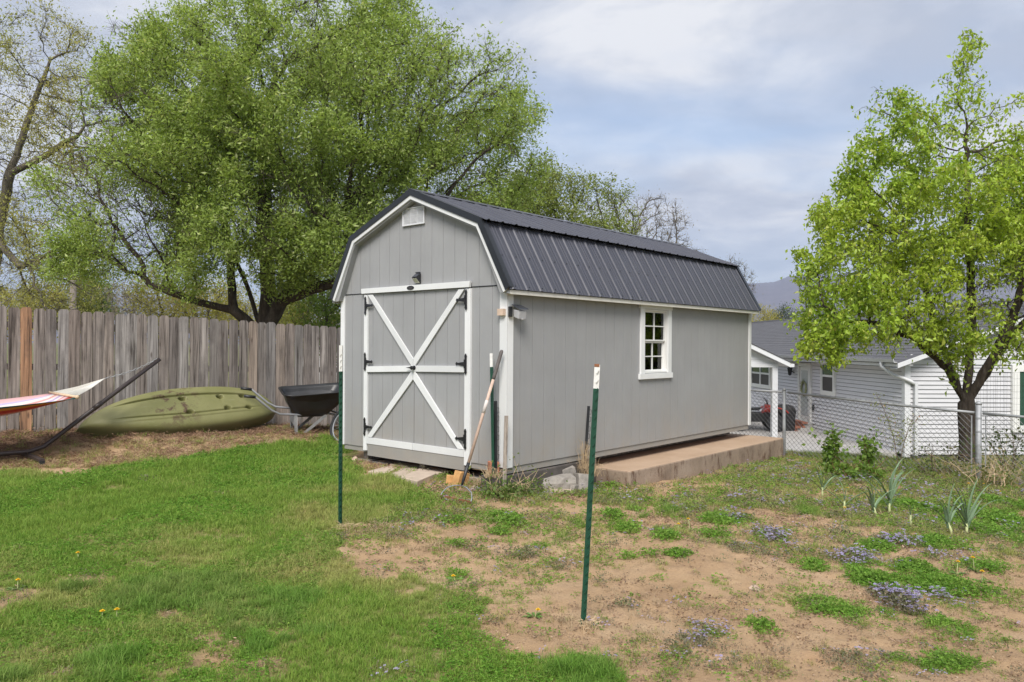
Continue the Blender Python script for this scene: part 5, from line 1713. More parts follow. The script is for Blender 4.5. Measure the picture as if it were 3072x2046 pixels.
for x in (-.95, -.7, -.45): rk_.tube([(x, -.32, .84), (x, .32, .84)], .010, 5)
rk_.build('rear_rack', 'black_iron', qb)
# grill under a cover by the door
cp = at(2353, 1277, 26.0)
gc = MB()
prof = [(.34, .0), (.36, .1), (.35, .5), (.37, .62), (.36, .74), (.28, .84), (.14, .88)]
vs = []; k_ = 22
for r_, h in prof:
    for j in range(k_):
        a = 2 * math.pi * j / k_; sq = (abs(math.cos(a)) ** 4 + abs(math.sin(a)) ** 4) ** -.25
        ww = 1 + .05 * math.sin(5 * a + h * 7) * (1 - h)
        vs.append((r_ * sq * math.cos(a) * .92 * ww, r_ * sq * math.sin(a) * .75 * ww, h))
fs = [(i * k_ + j, i * k_ + (j + 1) % k_, (i + 1) * k_ + (j + 1) % k_, (i + 1) * k_ + j) for i in range(len(prof) - 1) for j in range(k_)] + [tuple((len(prof) - 1) * k_ + j for j in range(k_))]
gco = gc.add(vs, fs).build('covered_grill', 'cover_black', None, True); gco.location = (cp.x, cp.y, HZ + .022)
tag(gco, 'rounded object under a black cover beside the quad bike, left of the house door', 'grill')

# ------------------------------------------------------------------ trees
def colonise(start, ells, natt, step, kill, infl, rng, iters=160, trop=(0, 0, .05), jitter=.25, volp=.85):
    """grow a branch skeleton from polylines 'start' into attraction points spread through ellipsoids"""
    vol = np.array([e[1][0] * e[1][1] * e[1][2] for e in ells]) ** volp; vol = vol / vol.sum()
    A = []
    for (c, r), w in zip(ells, vol):
        n = max(4, int(natt * w)); d = rng.normal(size=(n, 3)); d /= np.linalg.norm(d, axis=1)[:, None]
        A.append(np.array(c) + d * np.array(r) * (rng.uniform(.08, 1, (n, 1)) ** .42))
    A = np.concatenate(A)
    pos = []; par = []
    key = {}
    for pl in start:
        prev = -1
        for i, p in enumerate(pl):
            p = np.array(p, float); kk = tuple(np.round(p, 3))
            if kk in key: prev = key[kk]; continue
            if prev >= 0:
                a = pos[prev]; n = max(1, int(np.linalg.norm(p - a) / step))
                for q in range(1, n):
                    pos.append(a + (p - a) * q / n + rng.normal(size=3) * .012); par.append(prev); prev = len(pos) - 1
            pos.append(p); par.append(prev); prev = len(pos) - 1; key[kk] = prev
    pos = [np.array(p) for p in pos]
    alive = np.ones(len(A), bool)
    P = np.array(pos)
    D = np.full(len(A), 1e9); NN = np.zeros(len(A), int)

    def upd(i0):
        Pn = np.array(pos[i0:])
        for a in range(0, len(A), 4000):
            d = np.linalg.norm(A[a:a + 4000, None] - Pn[None], axis=2); j = d.argmin(1); dm = d[np.arange(len(j)), j]
            b = dm < D[a:a + 4000]; D[a:a + 4000][b] = dm[b]; NN[a:a + 4000][b] = j[b] + i0
    upd(0)
    for it in range(iters):
        act = alive & (D < infl)
        if not act.any(): break
        ids = NN[act]; dirs = A[act] - np.array(pos)[ids]; dirs /= np.linalg.norm(dirs, axis=1)[:, None] + 1e-9
        acc = {}
        for i, d in zip(ids, dirs): acc[i] = acc.get(i, 0) + d
        i0 = len(pos)
        for i, d in acc.items():
            d = d / (np.linalg.norm(d) + 1e-9) + rng.normal(size=3) * jitter + np.array(trop); d /= np.linalg.norm(d)
            pos.append(pos[i] + d * step); par.append(i)
        upd(i0)
        alive &= D > kill
    return np.array(pos), np.array(par)


def branch_mesh(pos, par, rtip, rmax, name, mat, parent, expo=2.35):
    n = len(pos); kids = [[] for _ in range(n)]
    for i, p in enumerate(par):
        if p >= 0: kids[p].append(i)
    rad = np.zeros(n)
    order = list(range(n - 1, -1, -1))
    acc = np.zeros(n)
    for i in order:
        rad[i] = max(rtip, acc[i] ** (1 / expo)) if acc[i] > 0 else rtip
        if par[i] >= 0: acc[par[i]] += rad[i] ** expo
    k = rmax / rad.max(); rad = rtip + (rad - rtip) * (rmax - rtip) / max(1e-6, rad.max() - rtip)
    m = MB()
    done = set()
    starts = [i for i in range(n) if par[i] < 0]
    stack = [(i, -1) for i in starts]
    while stack:
        i, p = stack.pop()
        ch = [i] if p < 0 else [p, i]
        rr = [rad[i]] if p < 0 else [min(rad[p], rad[i] * 1.25), rad[i]]
        cur = i
        while kids[cur]:
            ks = sorted(kids[cur], key=lambda q: -rad[q])
            for q in ks[1:]: stack.append((q, cur))
            cur = ks[0]; ch.append(cur); rr.append(rad[cur])
        if len(ch) > 1:
            r0 = max(rr); m.tube([pos[c] for c in ch], rr, 9 if r0 > .05 else 6 if r0 > .02 else 4 if r0 > .009 else 3, False)
    o = m.build(name, mat, parent, True)
    return rad, kids, o


def leaves(name, P, D, length, width, colr, mat, parent, rng, fold=.35, curl=.2):
    """one folded rhombic blade per point; P foot, D direction (n,3)"""
    n = len(P)
    D = D / (np.linalg.norm(D, axis=1)[:, None] + 1e-9)
    R = rng.normal(size=(n, 3)); S = np.cross(D, R); S /= np.linalg.norm(S, axis=1)[:, None] + 1e-9
    U = np.cross(S, D)
    L_ = length[:, None]; W = width[:, None]
    mid = P + D * L_ * .45
    v0 = P; v1 = mid + S * W + U * W * fold; v2 = P + D * L_ - U * L_ * curl; v3 = mid - S * W + U * W * fold
    V = np.stack([v0, v1, v2, v3], 1).reshape(-1, 3)
    b = np.arange(n)[:, None] * 4
    F = np.concatenate([b + np.array([[0, 1, 2]]), b + np.array([[0, 2, 3]])], 0)
    C = np.repeat(colr, 4, axis=0)
    return mesh_np(name, V, F, mat, parent, color=C)


def make_tree(name, label, base, start, ells, natt, step, kill, infl, seed, rmax, rtip, nleaf, llen, lcols, bark='bark', leafm='leaf', droop=.0, spread=.12, maxr=.02, wide=.42, twigs=0, trop=(0, 0, .05), group=None, jitter=.25, clump=0, vary=.35, expo=2.35, volp=.85):
    rng = np.random.default_rng(seed)
    e = empty(name, base); B = np.array(base)
    tag(e, label, 'tree', group)
    pos, par = colonise(start, ells, natt, step, kill, infl, rng, trop=trop, jitter=jitter, volp=volp)
    rad, kids, tr = branch_mesh(pos - B, par, rtip, rmax, 'trunk', bark, e, expo)
    cand = np.where((rad < maxr) & (par >= 0))[0]
    if twigs:
        m = MB(); pick = rng.choice(cand, twigs)
        tp = []
        for i in pick:
            d = pos[i] - pos[par[i]]; d = d / (np.linalg.norm(d) + 1e-9) + rng.normal(size=3) * .6 + np.array([0, 0, .1 - droop * .4]); d /= np.linalg.norm(d)
            l_ = step * rng.uniform(.7, 1.9); p0 = pos[i] - B; p1 = p0 + d * l_ * .5 + rng.normal(size=3) * .02; p2 = p1 + d * l_ * .5 + np.array([0, 0, -.1 * droop])
            m.tube([p0, p1, p2], [rtip * .9, rtip * .7, rtip * .35], 3, False); tp += [p1 + B, p2 + B, (p1 + p2) / 2 + B]
        m.build('twigs', bark, e)
        tp = np.array(tp)
    else:
        tp = np.zeros((0, 3))
    if nleaf:
        anchors = np.concatenate([pos[cand], (pos[cand] + pos[par[cand]]) / 2, tp])
        if clump:                        # leaves gather on some twigs more than on others
            w = vnoise(anchors[:, 0] * clump + anchors[:, 1] * .7, anchors[:, 2] * clump + 5, seed); w = np.clip(w - .06, .05, None) ** 1.3
        else: w = np.ones(len(anchors))
        ii = rng.choice(len(anchors), nleaf, p=w / w.sum())
        P = anchors[ii] + rng.normal(size=(nleaf, 3)) * spread
        D = rng.normal(size=(nleaf, 3)) + np.array([0, 0, .25 - 1.6 * droop])
        ln = llen * np.clip(rng.lognormal(-.08, vary, nleaf), .4, 1.6); wd = ln * wide * .5 * rng.uniform(.75, 1.2, nleaf)
        cA, cB, cC = [np.array(c) for c in lcols]
        f = vnoise(P[:, 0] * .9 + P[:, 1] * .4, P[:, 2] * .9, seed + 5)[:, None]
        g = rng.uniform(0, 1, (nleaf, 1))
        C = cA * (1 - f) + cB * f; C = np.where(g > .9, cC, C) * rng.uniform(.62, 1.25, (nleaf, 1))
        leaves('crown', P - B, D, ln, wd, C, leafm, e, rng)
    return e


bx, by = at(796, 960, 17).x, 17.0
bz = float(G(bx, by)) - .1
T0 = (bx, by, bz)
a1, a2 = at(700, 930, 16.8), at(588, 905, 16.4)
make_tree('spreading_tree', 'big old spreading tree with fresh green leaves behind the plank fence', T0,
          [[T0, (bx, by, 1.0), (bx - .05, by, 1.75)],
           [(bx - .05, by, 1.75), tuple(a1), tuple(a2), (a2.x - .9, 16.2, a2.z + .35)],
           [(bx - .05, by, 1.75), (bx - .35, by + .1, 2.6), (bx - .9, by + .1, 4.0)],
           [(bx - .05, by, 1.75), (bx + .05, by, 2.6), (bx - .1, by + .2, 4.6), (bx, by, 6)],
           [(bx - .05, by, 1.75), (bx + .35, by - .1, 2.5), (bx + 1.0, by - .2, 3.3), (bx + 1.6, by, 4.4)],
           [tuple(a1), (a1.x - .1, 16.9, a1.z + 1.0), (a1.x - .3, 16.9, a1.z + 2.2)],
           [(bx + .35, by - .1, 2.5), (bx + 1.3, by - .9, 2.75), (bx + 2.3, by - 1.2, 3.0), (bx + 2.2, by - 1.0, 3.9)]],
          [((-4.6, 17, 6.3), (4.3, 3.6, 2.8)), ((-8.0, 16.5, 4.3), (1.8, 2, 1.4)), ((-7.2, 17, 7.0), (1.9, 2.5, 1.7)), ((-1.1, 17, 6.0), (1.8, 2.5, 2.2)), ((-5, 15.4, 4.3), (2.5, 1.5, 1.0)), ((-3.8, 17, 8.3), (2.6, 2.2, .9)), ((-8.3, 16.6, 4.7), (1.7, 1.8, 1.5)), ((-7.3, 16, 3.9), (1.7, 1.5, 1.0)), ((-9.2, 16.8, 3.5), (1.0, 1.2, .7)), ((-5.6, 15.0, 3.6), (1.7, 1.0, .8)), ((-3.6, 15.3, 3.7), (1.6, 1.0, .8)),
           ((-2.6, 16, 4.4), (1.7, 1.4, 1.5)), ((-8.9, 17, 3.6), (1.2, 1.4, .6)), ((-8.9, 17, 6.0), (1.0, 1.2, 1.2)), ((-6.6, 15.6, 5.2), (2.2, 1.6, 1.6)), ((-3, 15.2, 6.3), (2.4, 1.3, 1.8)), ((-8.4, 17, 8.2), (.9, .8, .5))],
          5400, .22, .33, 2.2, 3, .25, .005, 300000, .070, [(.33, .44, .11), (.38, .51, .12), (.55, .62, .27)], spread=.11, maxr=.03, twigs=18000, droop=.05, clump=1.1, vary=.36)

bx, by = at(2904, 1393, 12.3).x, 12.3
bz = float(G(bx, by)) - .05
T0 = (bx, by, bz)
fk = (bx - .03, by, bz + 1.0)
PB = [T0, (bx - .01, by, bz + .5), fk]
make_tree('pear_tree', 'bright green leafy tree behind the chain link corner post', T0,
          [PB, [fk, (bx + .06, by, 1.9), (bx + .0, by, 3.2), (bx - .05, by, 5.0)],
           [fk, (bx - .42, by - .15, 1.25), (bx - 1.0, by - .35, 1.70), (bx - 1.7, by - .5, 1.95), (bx - 2.3, by - .6, 2.0)],
           [fk, (bx - .30, by + .1, 1.45), (bx - .62, by + .1, 2.4), (bx - 1.0, by + .1, 3.6)],
           [fk, (bx + .40, by + .05, 1.30), (bx + .85, by + .1, 1.9), (bx + 1.5, by, 2.7)],
           [fk, (bx + .25, by - .2, 1.4), (bx + .6, by - .3, 2.3), (bx + .9, by - .2, 3.6)]],
          [((6.8, 12.2, 3.5), (1.9, 1.7, 1.3)), ((7.22, 12.3, 5.75), (.30, .4, 1.0)), ((7.0, 12.3, 4.9), (.45, .5, .8)), ((5.75, 12.1, 5.1), (.24, .3, .85)), ((5.4, 12.0, 4.1), (.30, .4, .7)), ((6.2, 12.2, 5.05), (.28, .4, .8)), ((6.65, 12.2, 4.7), (.25, .4, .7)), ((7.6, 11.4, 2.1), (.7, .6, .5)), ((8.4, 11.2, 2.0), (.8, .7, .5)), ((9.0, 11.6, 2.9), (.9, .9, 1.0)), ((7.5, 11.4, 1.72), (.8, .5, .25)), ((8.6, 11.4, 1.65), (.8, .5, .28)), ((6.5, 11.5, 1.85), (.5, .5, .2)), ((7.5, 11.5, 2.9), (.8, .7, .6)), ((6.3, 11.5, 2.3), (.8, .7, .5)), ((5.05, 11.9, 3.5), (.32, .5, .6)),
           ((5.2, 11.8, 2.75), (.75, .9, .7)), ((4.95, 11.7, 2.15), (.6, .7, .5)), ((4.75, 11.6, 1.75), (.45, .6, .35)), ((8.7, 12, 4.0), (1.3, 1.2, 1.1)), ((8.3, 11.7, 2.6), (1.3, 1.2, .8)), ((8.7, 11.6, 1.8), (.9, .9, .5)), ((5.7, 11.6, 1.95), (.7, .7, .4)),
           ((6.9, 11.3, 2.55), (1.2, .8, .6)), ((7.9, 12.2, 5.0), (.36, .5, .75)), ((8.5, 12.2, 5.0), (.4, .5, .6))],
          3400, .13, .21, 1.6, 8, .13, .0035, 76000, .07, [(.34, .50, .06), (.45, .58, .07), (.56, .62, .13)], leafm='leaf_glossy', spread=.055, maxr=.014, wide=.52, twigs=5200, droop=.8, clump=1.7, vary=.3, expo=2.0, volp=.55)

bx, by = at(-90, 960, 21).x, 21.0
T0 = (bx, by, .1)
q1, q2, q3 = at(-10, 720, 21), at(30, 520, 21), at(95, 330, 21)
make_tree('sparse_tree', 'tall thinly leaved yellow-green tree at the left edge behind the fence', T0,
          [[T0, tuple(q1), tuple(q2), tuple(q3), tuple(at(150, 180, 21))], [tuple(q1), tuple(at(-120, 420, 21)), tuple(at(-60, 150, 21))], [tuple(q2), tuple(at(130, 470, 21)), tuple(at(240, 400, 20.5))], [tuple(q1), tuple(at(60, 800, 20.5)), tuple(at(130, 770, 20))]],
          [((-13.2, 21, 7.5), (2.6, 2.4, 3.6)), ((-12.2, 20.5, 4.0), (2.2, 2, 1.6)), ((-15, 21, 6), (2, 2, 4)), ((-11.7, 20.5, 7.6), (1.2, 1.6, 1.5)), ((-12.6, 20.5, 2.2), (2.0, 1.5, .8))],
          1500, .24, .42, 2.4, 5, .20, .006, 36000, .066, [(.46, .43, .15), (.38, .42, .11), (.50, .45, .20)], bark='bark_pale', spread=.16, maxr=.03, twigs=5200, clump=1.2)

bx, by = at(1830, 940, 24).x, 24.0
make_tree('broad_tree', 'green leafy tree rising behind the middle of the shed roof', (bx, by, -.3),
          [[(bx, by, -.3), (bx, by, 3.0), (bx - .3, by, 4.0)], [(bx, by, 3.0), (bx + .8, by, 4.6)], [(bx, by, 3.0), (bx - 1.2, by, 4.6)]],
          [((2.6, 24, 5.6), (1.5, 1.4, 1.3)), ((.9, 24, 5.9), (1.3, 1.2, 1.5)), ((3.2, 24, 4.9), (1.0, 1.0, .9)), ((0, 24, 5.0), (1.2, 1, 1.4))],
          1100, .2, .32, 2.5, 9, .14, .006, 30000, .09, [(.28, .33, .09), (.30, .38, .09), (.40, .42, .19)], spread=.15, maxr=.03, twigs=1800, clump=1.0)

bx, by = at(1940, 940, 38).x, 38.0
make_tree('bare_tree', 'thin bare budding tree far behind the shed roof', (bx, by, -.6),
          [[(bx, by, -.6), (bx, by, 3.5), (bx + .2, by, 6)], [(bx, by, 3.5), (bx + 1, by, 6)], [(bx, by, 3.5), (bx - .6, by, 6.4)]],
          [((bx + .4, by, 7.0), (1.9, 1.6, 2.2)), ((bx + 1.6, by, 5.6), (1.5, 1.4, 1.3))], 900, .25, .38, 3, 12, .13, .009, 2600, .07, [(.36, .30, .20), (.33, .28, .18), (.40, .36, .22)], bark='bark_pale', spread=.2, maxr=.03, twigs=2200)
bx, by = at(2190, 940, 46).x, 46.0
make_tree('bare_tree', 'small bare treetop just above the far end of the shed roof', (bx, by, -.8),
          [[(bx, by, -.8), (bx, by, 3.0), (bx + .2, by, 5)]], [((bx + .1, by, 5.4), (1.5, 1.2, 1.6))], 420, .25, .40, 3, 14, .09, .009, 900, .07, [(.30, .28, .18), (.30, .28, .16), (.36, .34, .2)], bark='bark_pale', spread=.2, maxr=.03, twigs=900)

# smaller trees and bushes beyond the fence, each one its own
BUSH = [(215, 872, 34, 1.05, 1.5, 0, 9000, 'rounded yellow-green tree just left of the utility pole', 'g'), (292, 890, 36, .85, 1.3, 1, 7000, 'rounded green tree just right of the utility pole', 'G'),
        (385, 905, 30, 1.1, .9, 2, 2500, 'grey-twigged bare bush beyond the fence right of the pole', 'b'), (480, 895, 28, 1.2, 1.1, 3, 5200, 'yellow budding bush beyond the fence under the low limb', 'y'),
        (610, 912, 27, 1.3, .9, 4, 6500, 'yellow-green bush beyond the fence left of the big trunk', 'y'), (905, 905, 25, 1.3, 1.2, 5, 9000, 'green bush beyond the fence right of the big trunk', 'g'),
        (985, 885, 23, 1.1, 1.6, 6, 9500, 'tall green bush beside the left end of the shed', 'G'), (40, 915, 32, 1.5, .9, 7, 6000, 'low yellow-green bush beyond the fence at the left edge', 'y'),
        (130, 905, 30, 1.0, .8, 8, 3500, 'thin yellow bush between the left edge and the pole', 'y'), (700, 925, 30, 1.1, .8, 9, 4500, 'low tan bush right behind the big trunk', 'y'),
        (2285, 968, 70, 1.8, 1.5, 10, 6000, 'yellow-green treetop above the house roof beside the shed', 'y'), (2350, 958, 90, 1.6, 1.4, 11, 4000, 'dark green treetop just above the house ridge', 'd'),
        (850, 930, 32, 1.0, .8, 12, 4500, 'pale green bush right of the big trunk above the fence top', 'g')]
BC = {'g': [(.31, .35, .09), (.36, .37, .09), (.46, .42, .16)], 'G': [(.20, .31, .07), (.24, .35, .07), (.33, .38, .13)], 'y': [(.46, .42, .12), (.42, .41, .10), (.55, .48, .18)],
      'b': [(.34, .30, .22), (.30, .27, .20), (.36, .33, .25)], 'd': [(.07, .11, .045), (.09, .13, .05), (.12, .15, .07)]}
for (u, v, Y, rx_, rz_, sd_, nl_, lab, kk) in BUSH:
    c = at(u, v, Y); k = Y / 30.
    gz0 = float(G(c.x, Y)); b_ = (c.x, Y, gz0 - .1)
    r_ = (rx_ * 1.0, rx_ * .8, rz_)
    zc_ = c.z
    make_tree('background_tree', lab, b_, [[b_, (c.x, Y, gz0 + max(.3, (zc_ - gz0) * .45))]], [((c.x, Y, zc_), r_), ((c.x + .2 * rx_, Y, max(gz0 + .6, zc_ - rz_ * .7)), (rx_ * .9, rx_ * .8, rz_ * .7))],
              330, .2 * max(.8, k ** .5), .34 * max(.8, k ** .5), 3.5 * max(1, k), 40 + sd_, .07, .006, nl_, .085 * max(1, k ** .6), BC[kk], bark='bark_pale', spread=.16 * max(1, k ** .5), maxr=.05, twigs=600, group='trees beyond the fence')

# utility pole with a lamp
pp = at(219, 935, 33.0); pt = at(219, 841, 33.0)
up = empty('utility_pole', (pp.x, pp.y, float(G(pp.x, pp.y)) - .2)); tag(up, 'grey wooden utility pole standing beyond the fence at the left', 'pole')
U0 = up.location
MB().tube([(0, 0, 0), (0, 0, pt.z - U0.z)], [.16, .13], 10).build('pole', 'pole_wood', up, True)
MB().tube([(-.1, 0, pt.z - U0.z - 1.05), (-.9, 0, pt.z - U0.z - 1.35)], .03, 6).build('lamp_arm', 'black_iron', up)
MB().lathe((-.75, 0, pt.z - U0.z - 1.30), (-.8, 0, -.5), [(.06, 0), (.12, .1), (.14, .4), (.05, .5)], 10).build('lamp_head', 'grey_tube', up, True)
# pale roof corner of an outbuilding beyond the fence
rp = at(842, 968, 30)
ob = empty('outbuilding', (rp.x + 2.2, 30, float(G(rp.x + 2, 30)) - .1)); tag(ob, 'low outbuilding with a pale roof edge seen over the fence beside the big trunk', 'outbuilding')
zr = rp.z - ob.location.z
MB().box(-1.6, 3, 0, 3, 0, zr - .35).build('wall', 'house_siding', ob)
MB().prism([(-2.4, -.3, zr - .45), (-2.4, -.3, zr - .38), (.7, -.3, zr + .62), (3.8, -.3, zr - .38), (3.8, -.3, zr - .45), (.7, -.3, zr + .55)], (0, 3.8, 0)).build('roof', 'white_vinyl', ob)


# ------------------------------------------------------------------ plants standing in the garden
def leek(u, v, n, h, seed, lab, lean=0.0):
    rg = random.Random(seed); b = gnd(u, v); b.z = zc(b.x, b.y)
    e = empty('leek', b); tag(e, lab, 'leek', 'leeks in the garden bed')
    MB().tube([(0, 0, -.02), (0, 0, .05), (lean * .05, 0, .12)], [.012, .0125, .010], 8).build('stem', 'leek_stem', e, True)
    for i in range(n):
        a = (math.pi * (i % 2)) + rg.uniform(-.7, .7) + .3 * (rg.random() - .5); L_ = h * rg.uniform(.65, 1.1); el = rg.uniform(.75, 1.35) if i < n - 2 else 1.5; dr_ = rg.uniform(.5, 1.6)
        pts = []; p = Vector((lean * .05, 0, .07 + .012 * i)); th = el
        ns = 9
        for s in range(ns + 1):
            pts.append(p.copy()); p = p + Vector((math.cos(a) * math.cos(th), math.sin(a) * math.cos(th), math.sin(th))) * (L_ / ns); th -= dr_ / ns * (s / ns) * 2
        sd2 = Vector((-math.sin(a), math.cos(a), 0)); m = MB(); vs = []
        for s, q in enumerate(pts):
            w = .013 * (1 - (s / ns) ** 2.2) + .0008; dn = Vector((0, 0, -.35 * w))
            vs += [q - sd2 * w - dn, q + dn * 1.2, q + sd2 * w - dn]
        fs = [(s * 3 + j, s * 3 + j + 1, s * 3 + 4 + j, s * 3 + 3 + j) for s in range(ns) for j in range(2)]
        m.add(vs, fs).build('leaf_blade', 'leek_leaf', e, True)


simple('leek_stem', (.46, .50, .24), .5, .2, 30, .1, .002)
simple('leek_leaf', (.19, .28, .16), .5, .25, 9, .1, .002)
leek(2467, 1498, 9, .30, 1, 'arching leek nearest the slab, left of the dandelion')
leek(2627, 1552, 6, .40, 2, 'folded upright leek left of the tallest leek', -.4)
leek(2668, 1548, 13, .46, 3, 'tallest and fullest leek in the bed')
leek(2732, 1585, 3, .17, 4, 'short stubby leek to the right of the tallest one')
leek(2853, 1609, 6, .36, 5, 'pale-stemmed leek left of the right-hand pair', -.6)
leek(2900, 1607, 11, .40, 6, 'wide-spreading leek at the right of the bed')
leek(2533, 1535, 4, .35, 7, 'thin leek beside the lower dandelion')


def bramble(u, v, h, w, nleaf, seed, lab, canes=3, Y=None, colr=((.15, .26, .045), (.20, .32, .055), (.26, .36, .09)), name='bramble_bush', ll=.07, cane='cane_red', bend=.1, low=.0):
    rg = np.random.default_rng(seed); b = at(u, v, Y) if Y else gnd(u, v); b.z = zc(b.x, b.y)
    e = empty(name, b); tag(e, lab, 'shrub')
    P = []
    for i in range(canes):
        a = rg.uniform(0, 6.28); hh = h * rg.uniform(.65, 1.05); bx_, by_ = rg.normal(size=2) * w * .35
        q = [np.array([bx_ * .5 + bend * h * math.cos(a) * (s / 6) ** 2 + bx_ * s / 12, by_ * .5 + bend * h * math.sin(a) * (s / 6) ** 2, -.02 + hh * s / 6]) + rg.normal(size=3) * .008 for s in range(7)]
        MB().tube(q, [.007 * (1 - .1 * s) for s in range(7)], 5, False).build('cane', cane, e, True)
        P += [q[s] * (1 - f) + q[s + 1] * f for s in range(6) for f in rg.uniform(0, 1, 8) if q[s][2] > low * h]
        for s in (3, 4, 5):
            d = rg.normal(size=3) * .09 + np.array([0, 0, .07]); MB().tube([q[s], q[s] + d * .6, q[s] + d * 1.3], [.003, .0025, .0012], 4, False).build('side_shoot', cane, e)
            P += [q[s] + d * f for f in (.5, .8, 1.1, 1.3)]
    P = np.array(P); ii = rg.integers(0, len(P), nleaf)
    Q = P[ii] + rg.normal(size=(nleaf, 3)) * np.array([w * .28, w * .28, .035]); Q[:, 2] = np.maximum(Q[:, 2], .01)
    D = rg.normal(size=(nleaf, 3)) + np.array([0, 0, -.35]); ln = ll * rg.uniform(.5, 1.2, nleaf)
    f = rg.uniform(0, 1, (nleaf, 1)); C = (np.array(colr[0]) * (1 - f) + np.array(colr[1]) * f) * rg.uniform(.8, 1.2, (nleaf, 1)); C = np.where(rg.uniform(0, 1, (nleaf, 1)) > .85, np.array(colr[2]), C)
    leaves('foliage', Q, D, ln, ln * .34, C, 'leaf', e, rg)


bramble(2500, 1432, .66, .17, 560, 1, 'lush green bramble with red canes near the slab', 4)
bramble(2606, 1428, .66, .15, 330, 2, 'second bramble with reddish canes, right of the lush one', 3, low=.05)
bramble(2690, 1420, 1.15, .28, 330, 3, 'tall thin sapling with pinkish tips in front of the fence', 2, None, ((.24, .30, .10), (.34, .36, .14), (.50, .30, .20)), 'sapling', .035, 'cane_brown', .3, .3)
bramble(2525, 1440, .26, .30, 230, 4, 'low leafy bramble shoots at the foot of the lush bramble', 5)
bramble(2612, 1445, .24, .30, 200, 5, 'low leafy shoots at the foot of the second bramble', 5)
bramble(2830, 1428, .5, .5, 260, 6, 'twiggy dark green vine tangled at the foot of the chain link', 6, None, ((.10, .14, .05), (.13, .17, .06), (.2, .2, .1)), 'vine', .045, 'cane_brown', .4)
bramble(3010, 1420, .72, .6, 420, 7, 'dark-leaved vine climbing the chain link right of the corner post', 7, None, ((.08, .12, .045), (.10, .15, .05), (.16, .17, .07)), 'vine', .05, 'cane_brown', .45)
bramble(2960, 1465, .34, .6, 300, 8, 'weedy tangle at the foot of the galvanised corner post', 8, None, ((.20, .20, .07), (.15, .2, .06), (.3, .25, .12)), 'weed_clump', .05, 'straw_stem', .6)
bramble(1520, 1497, .14, .30, 620, 9, 'green weed clump spilling over the dark footing at the shed corner', 9, 7.85, ((.14, .22, .06), (.19, .27, .07), (.25, .28, .11)), 'weed_clump', .045, 'straw_stem', .5)
bramble(1580, 1500, .20, .40, 520, 10, 'low weed clump along the foot of the dark footing', 7, 8.15, ((.14, .21, .06), (.18, .24, .08), (.24, .26, .11)), 'weed_clump', .035, 'straw_stem', .5)


def straw_tuft(u, v, Y, n, h, sp_, seed, lab, dz=0.0):
    rg = random.Random(seed); p = at(u, v, Y) if Y else gnd(u, v); p.z = (p.z if Y else zc(p.x, p.y)) + dz
    m = MB()
    for i in range(n):
        a = rg.uniform(0, 6.28); l_ = h * rg.uniform(.4, 1.1); o_ = rg.uniform(.1, 1.0) * sp_
        q0 = Vector((rg.gauss(0, sp_ * .35), rg.gauss(0, sp_ * .35), -.01)); q1 = q0 + Vector((math.cos(a) * o_ * .5, math.sin(a) * o_ * .5, l_ * .7)); q2 = q0 + Vector((math.cos(a) * o_ * 1.2, math.sin(a) * o_ * 1.2, l_ * rg.uniform(.5, 1)))
        m.tube([q0, q1, q2], [.0022, .0018, .0008], 3, False)
    o = m.build('dry_grass_clump', 'straw_stem', None); o.location = p; tag(o, lab, 'grass')


straw_tuft(1757, 1402, 9.0, 60, .42, .10, 1, 'clump of dry straw caught on the black stake by the long wall')
straw_tuft(1770, 1425, 8.98, 90, .22, .16, 2, 'dry straw clump hanging at the left end of the slab')
straw_tuft(1476, 1428, 8.02, 70, .13, .14, 3, 'dry straw lying on top of the footing beside the clay block')
straw_tuft(1430, 1462, 0, 80, .14, .16, 4, 'dry straw clump between the rake and the footing')
straw_tuft(1690, 1402, 9.0, 24, .20, .10, 5, 'thin dry stalks behind the concrete lumps')
straw_tuft(1045, 1596, 0, 70, .09, .10, 6, 'dry grass at the foot of the post on the lawn edge')
straw_tuft(1760, 1888, 0, 60, .08, .08, 7, 'dry grass at the foot of the nearest green post')
straw_tuft(2990, 1450, 0, 90, .45, .45, 8, 'tall dry stalks right of the corner post')
straw_tuft(2860, 1425, 0, 60, .40, .4, 9, 'dry stalks in front of the tree trunk')


def dandelion(u, v, h, seed, lab):
    rg = random.Random(seed); b = gnd(u, v + 8); b.z = zc(b.x, b.y)
    e = empty('dandelion', b); tag(e, lab, 'flower', 'dandelions')
    tx, ty = rg.uniform(-.02, .02), rg.uniform(-.02, .02)
    MB().tube([(0, 0, -.01), (tx * .4, ty * .4, h * .5), (tx, ty, h)], .0025, 5, False).build('stem', 'leek_stem', e)
    m = MB()
    for ring, (r_, z_, n_) in enumerate(((.017, .002, 16), (.011, .006, 12), (.006, .009, 8))):
        for i in range(n_):
            a = 2 * math.pi * i / n_ + ring * .3; c, s = math.cos(a), math.sin(a); w = .0032
            m.add([(tx - s * w * .4, ty + c * w * .4, h), (tx + c * r_ * .7 - s * w, ty + s * r_ * .7 + c * w, h + z_), (tx + c * r_, ty + s * r_, h + z_ + .002), (tx + c * r_ * .7 + s * w, ty + s * r_ * .7 - c * w, h + z_)], [(0, 1, 2, 3)])
    m.build('flower_head', 'dandelion', e)
    m = MB()
    for i in range(7):
        a = 6.28 * i / 7 + rg.random(); l_ = rg.uniform(.05, .09); c, s = math.cos(a), math.sin(a); w = .010
        m.add([(0, 0, .004), (c * l_ * .6 - s * w, s * l_ * .6 + c * w, .018), (c * l_, s * l_, .012), (c * l_ * .6 + s * w, s * l_ * .6 - c * w, .018)], [(0, 1, 2, 3)])
    m.build('leaf_rosette', 'leek_leaf2', e)


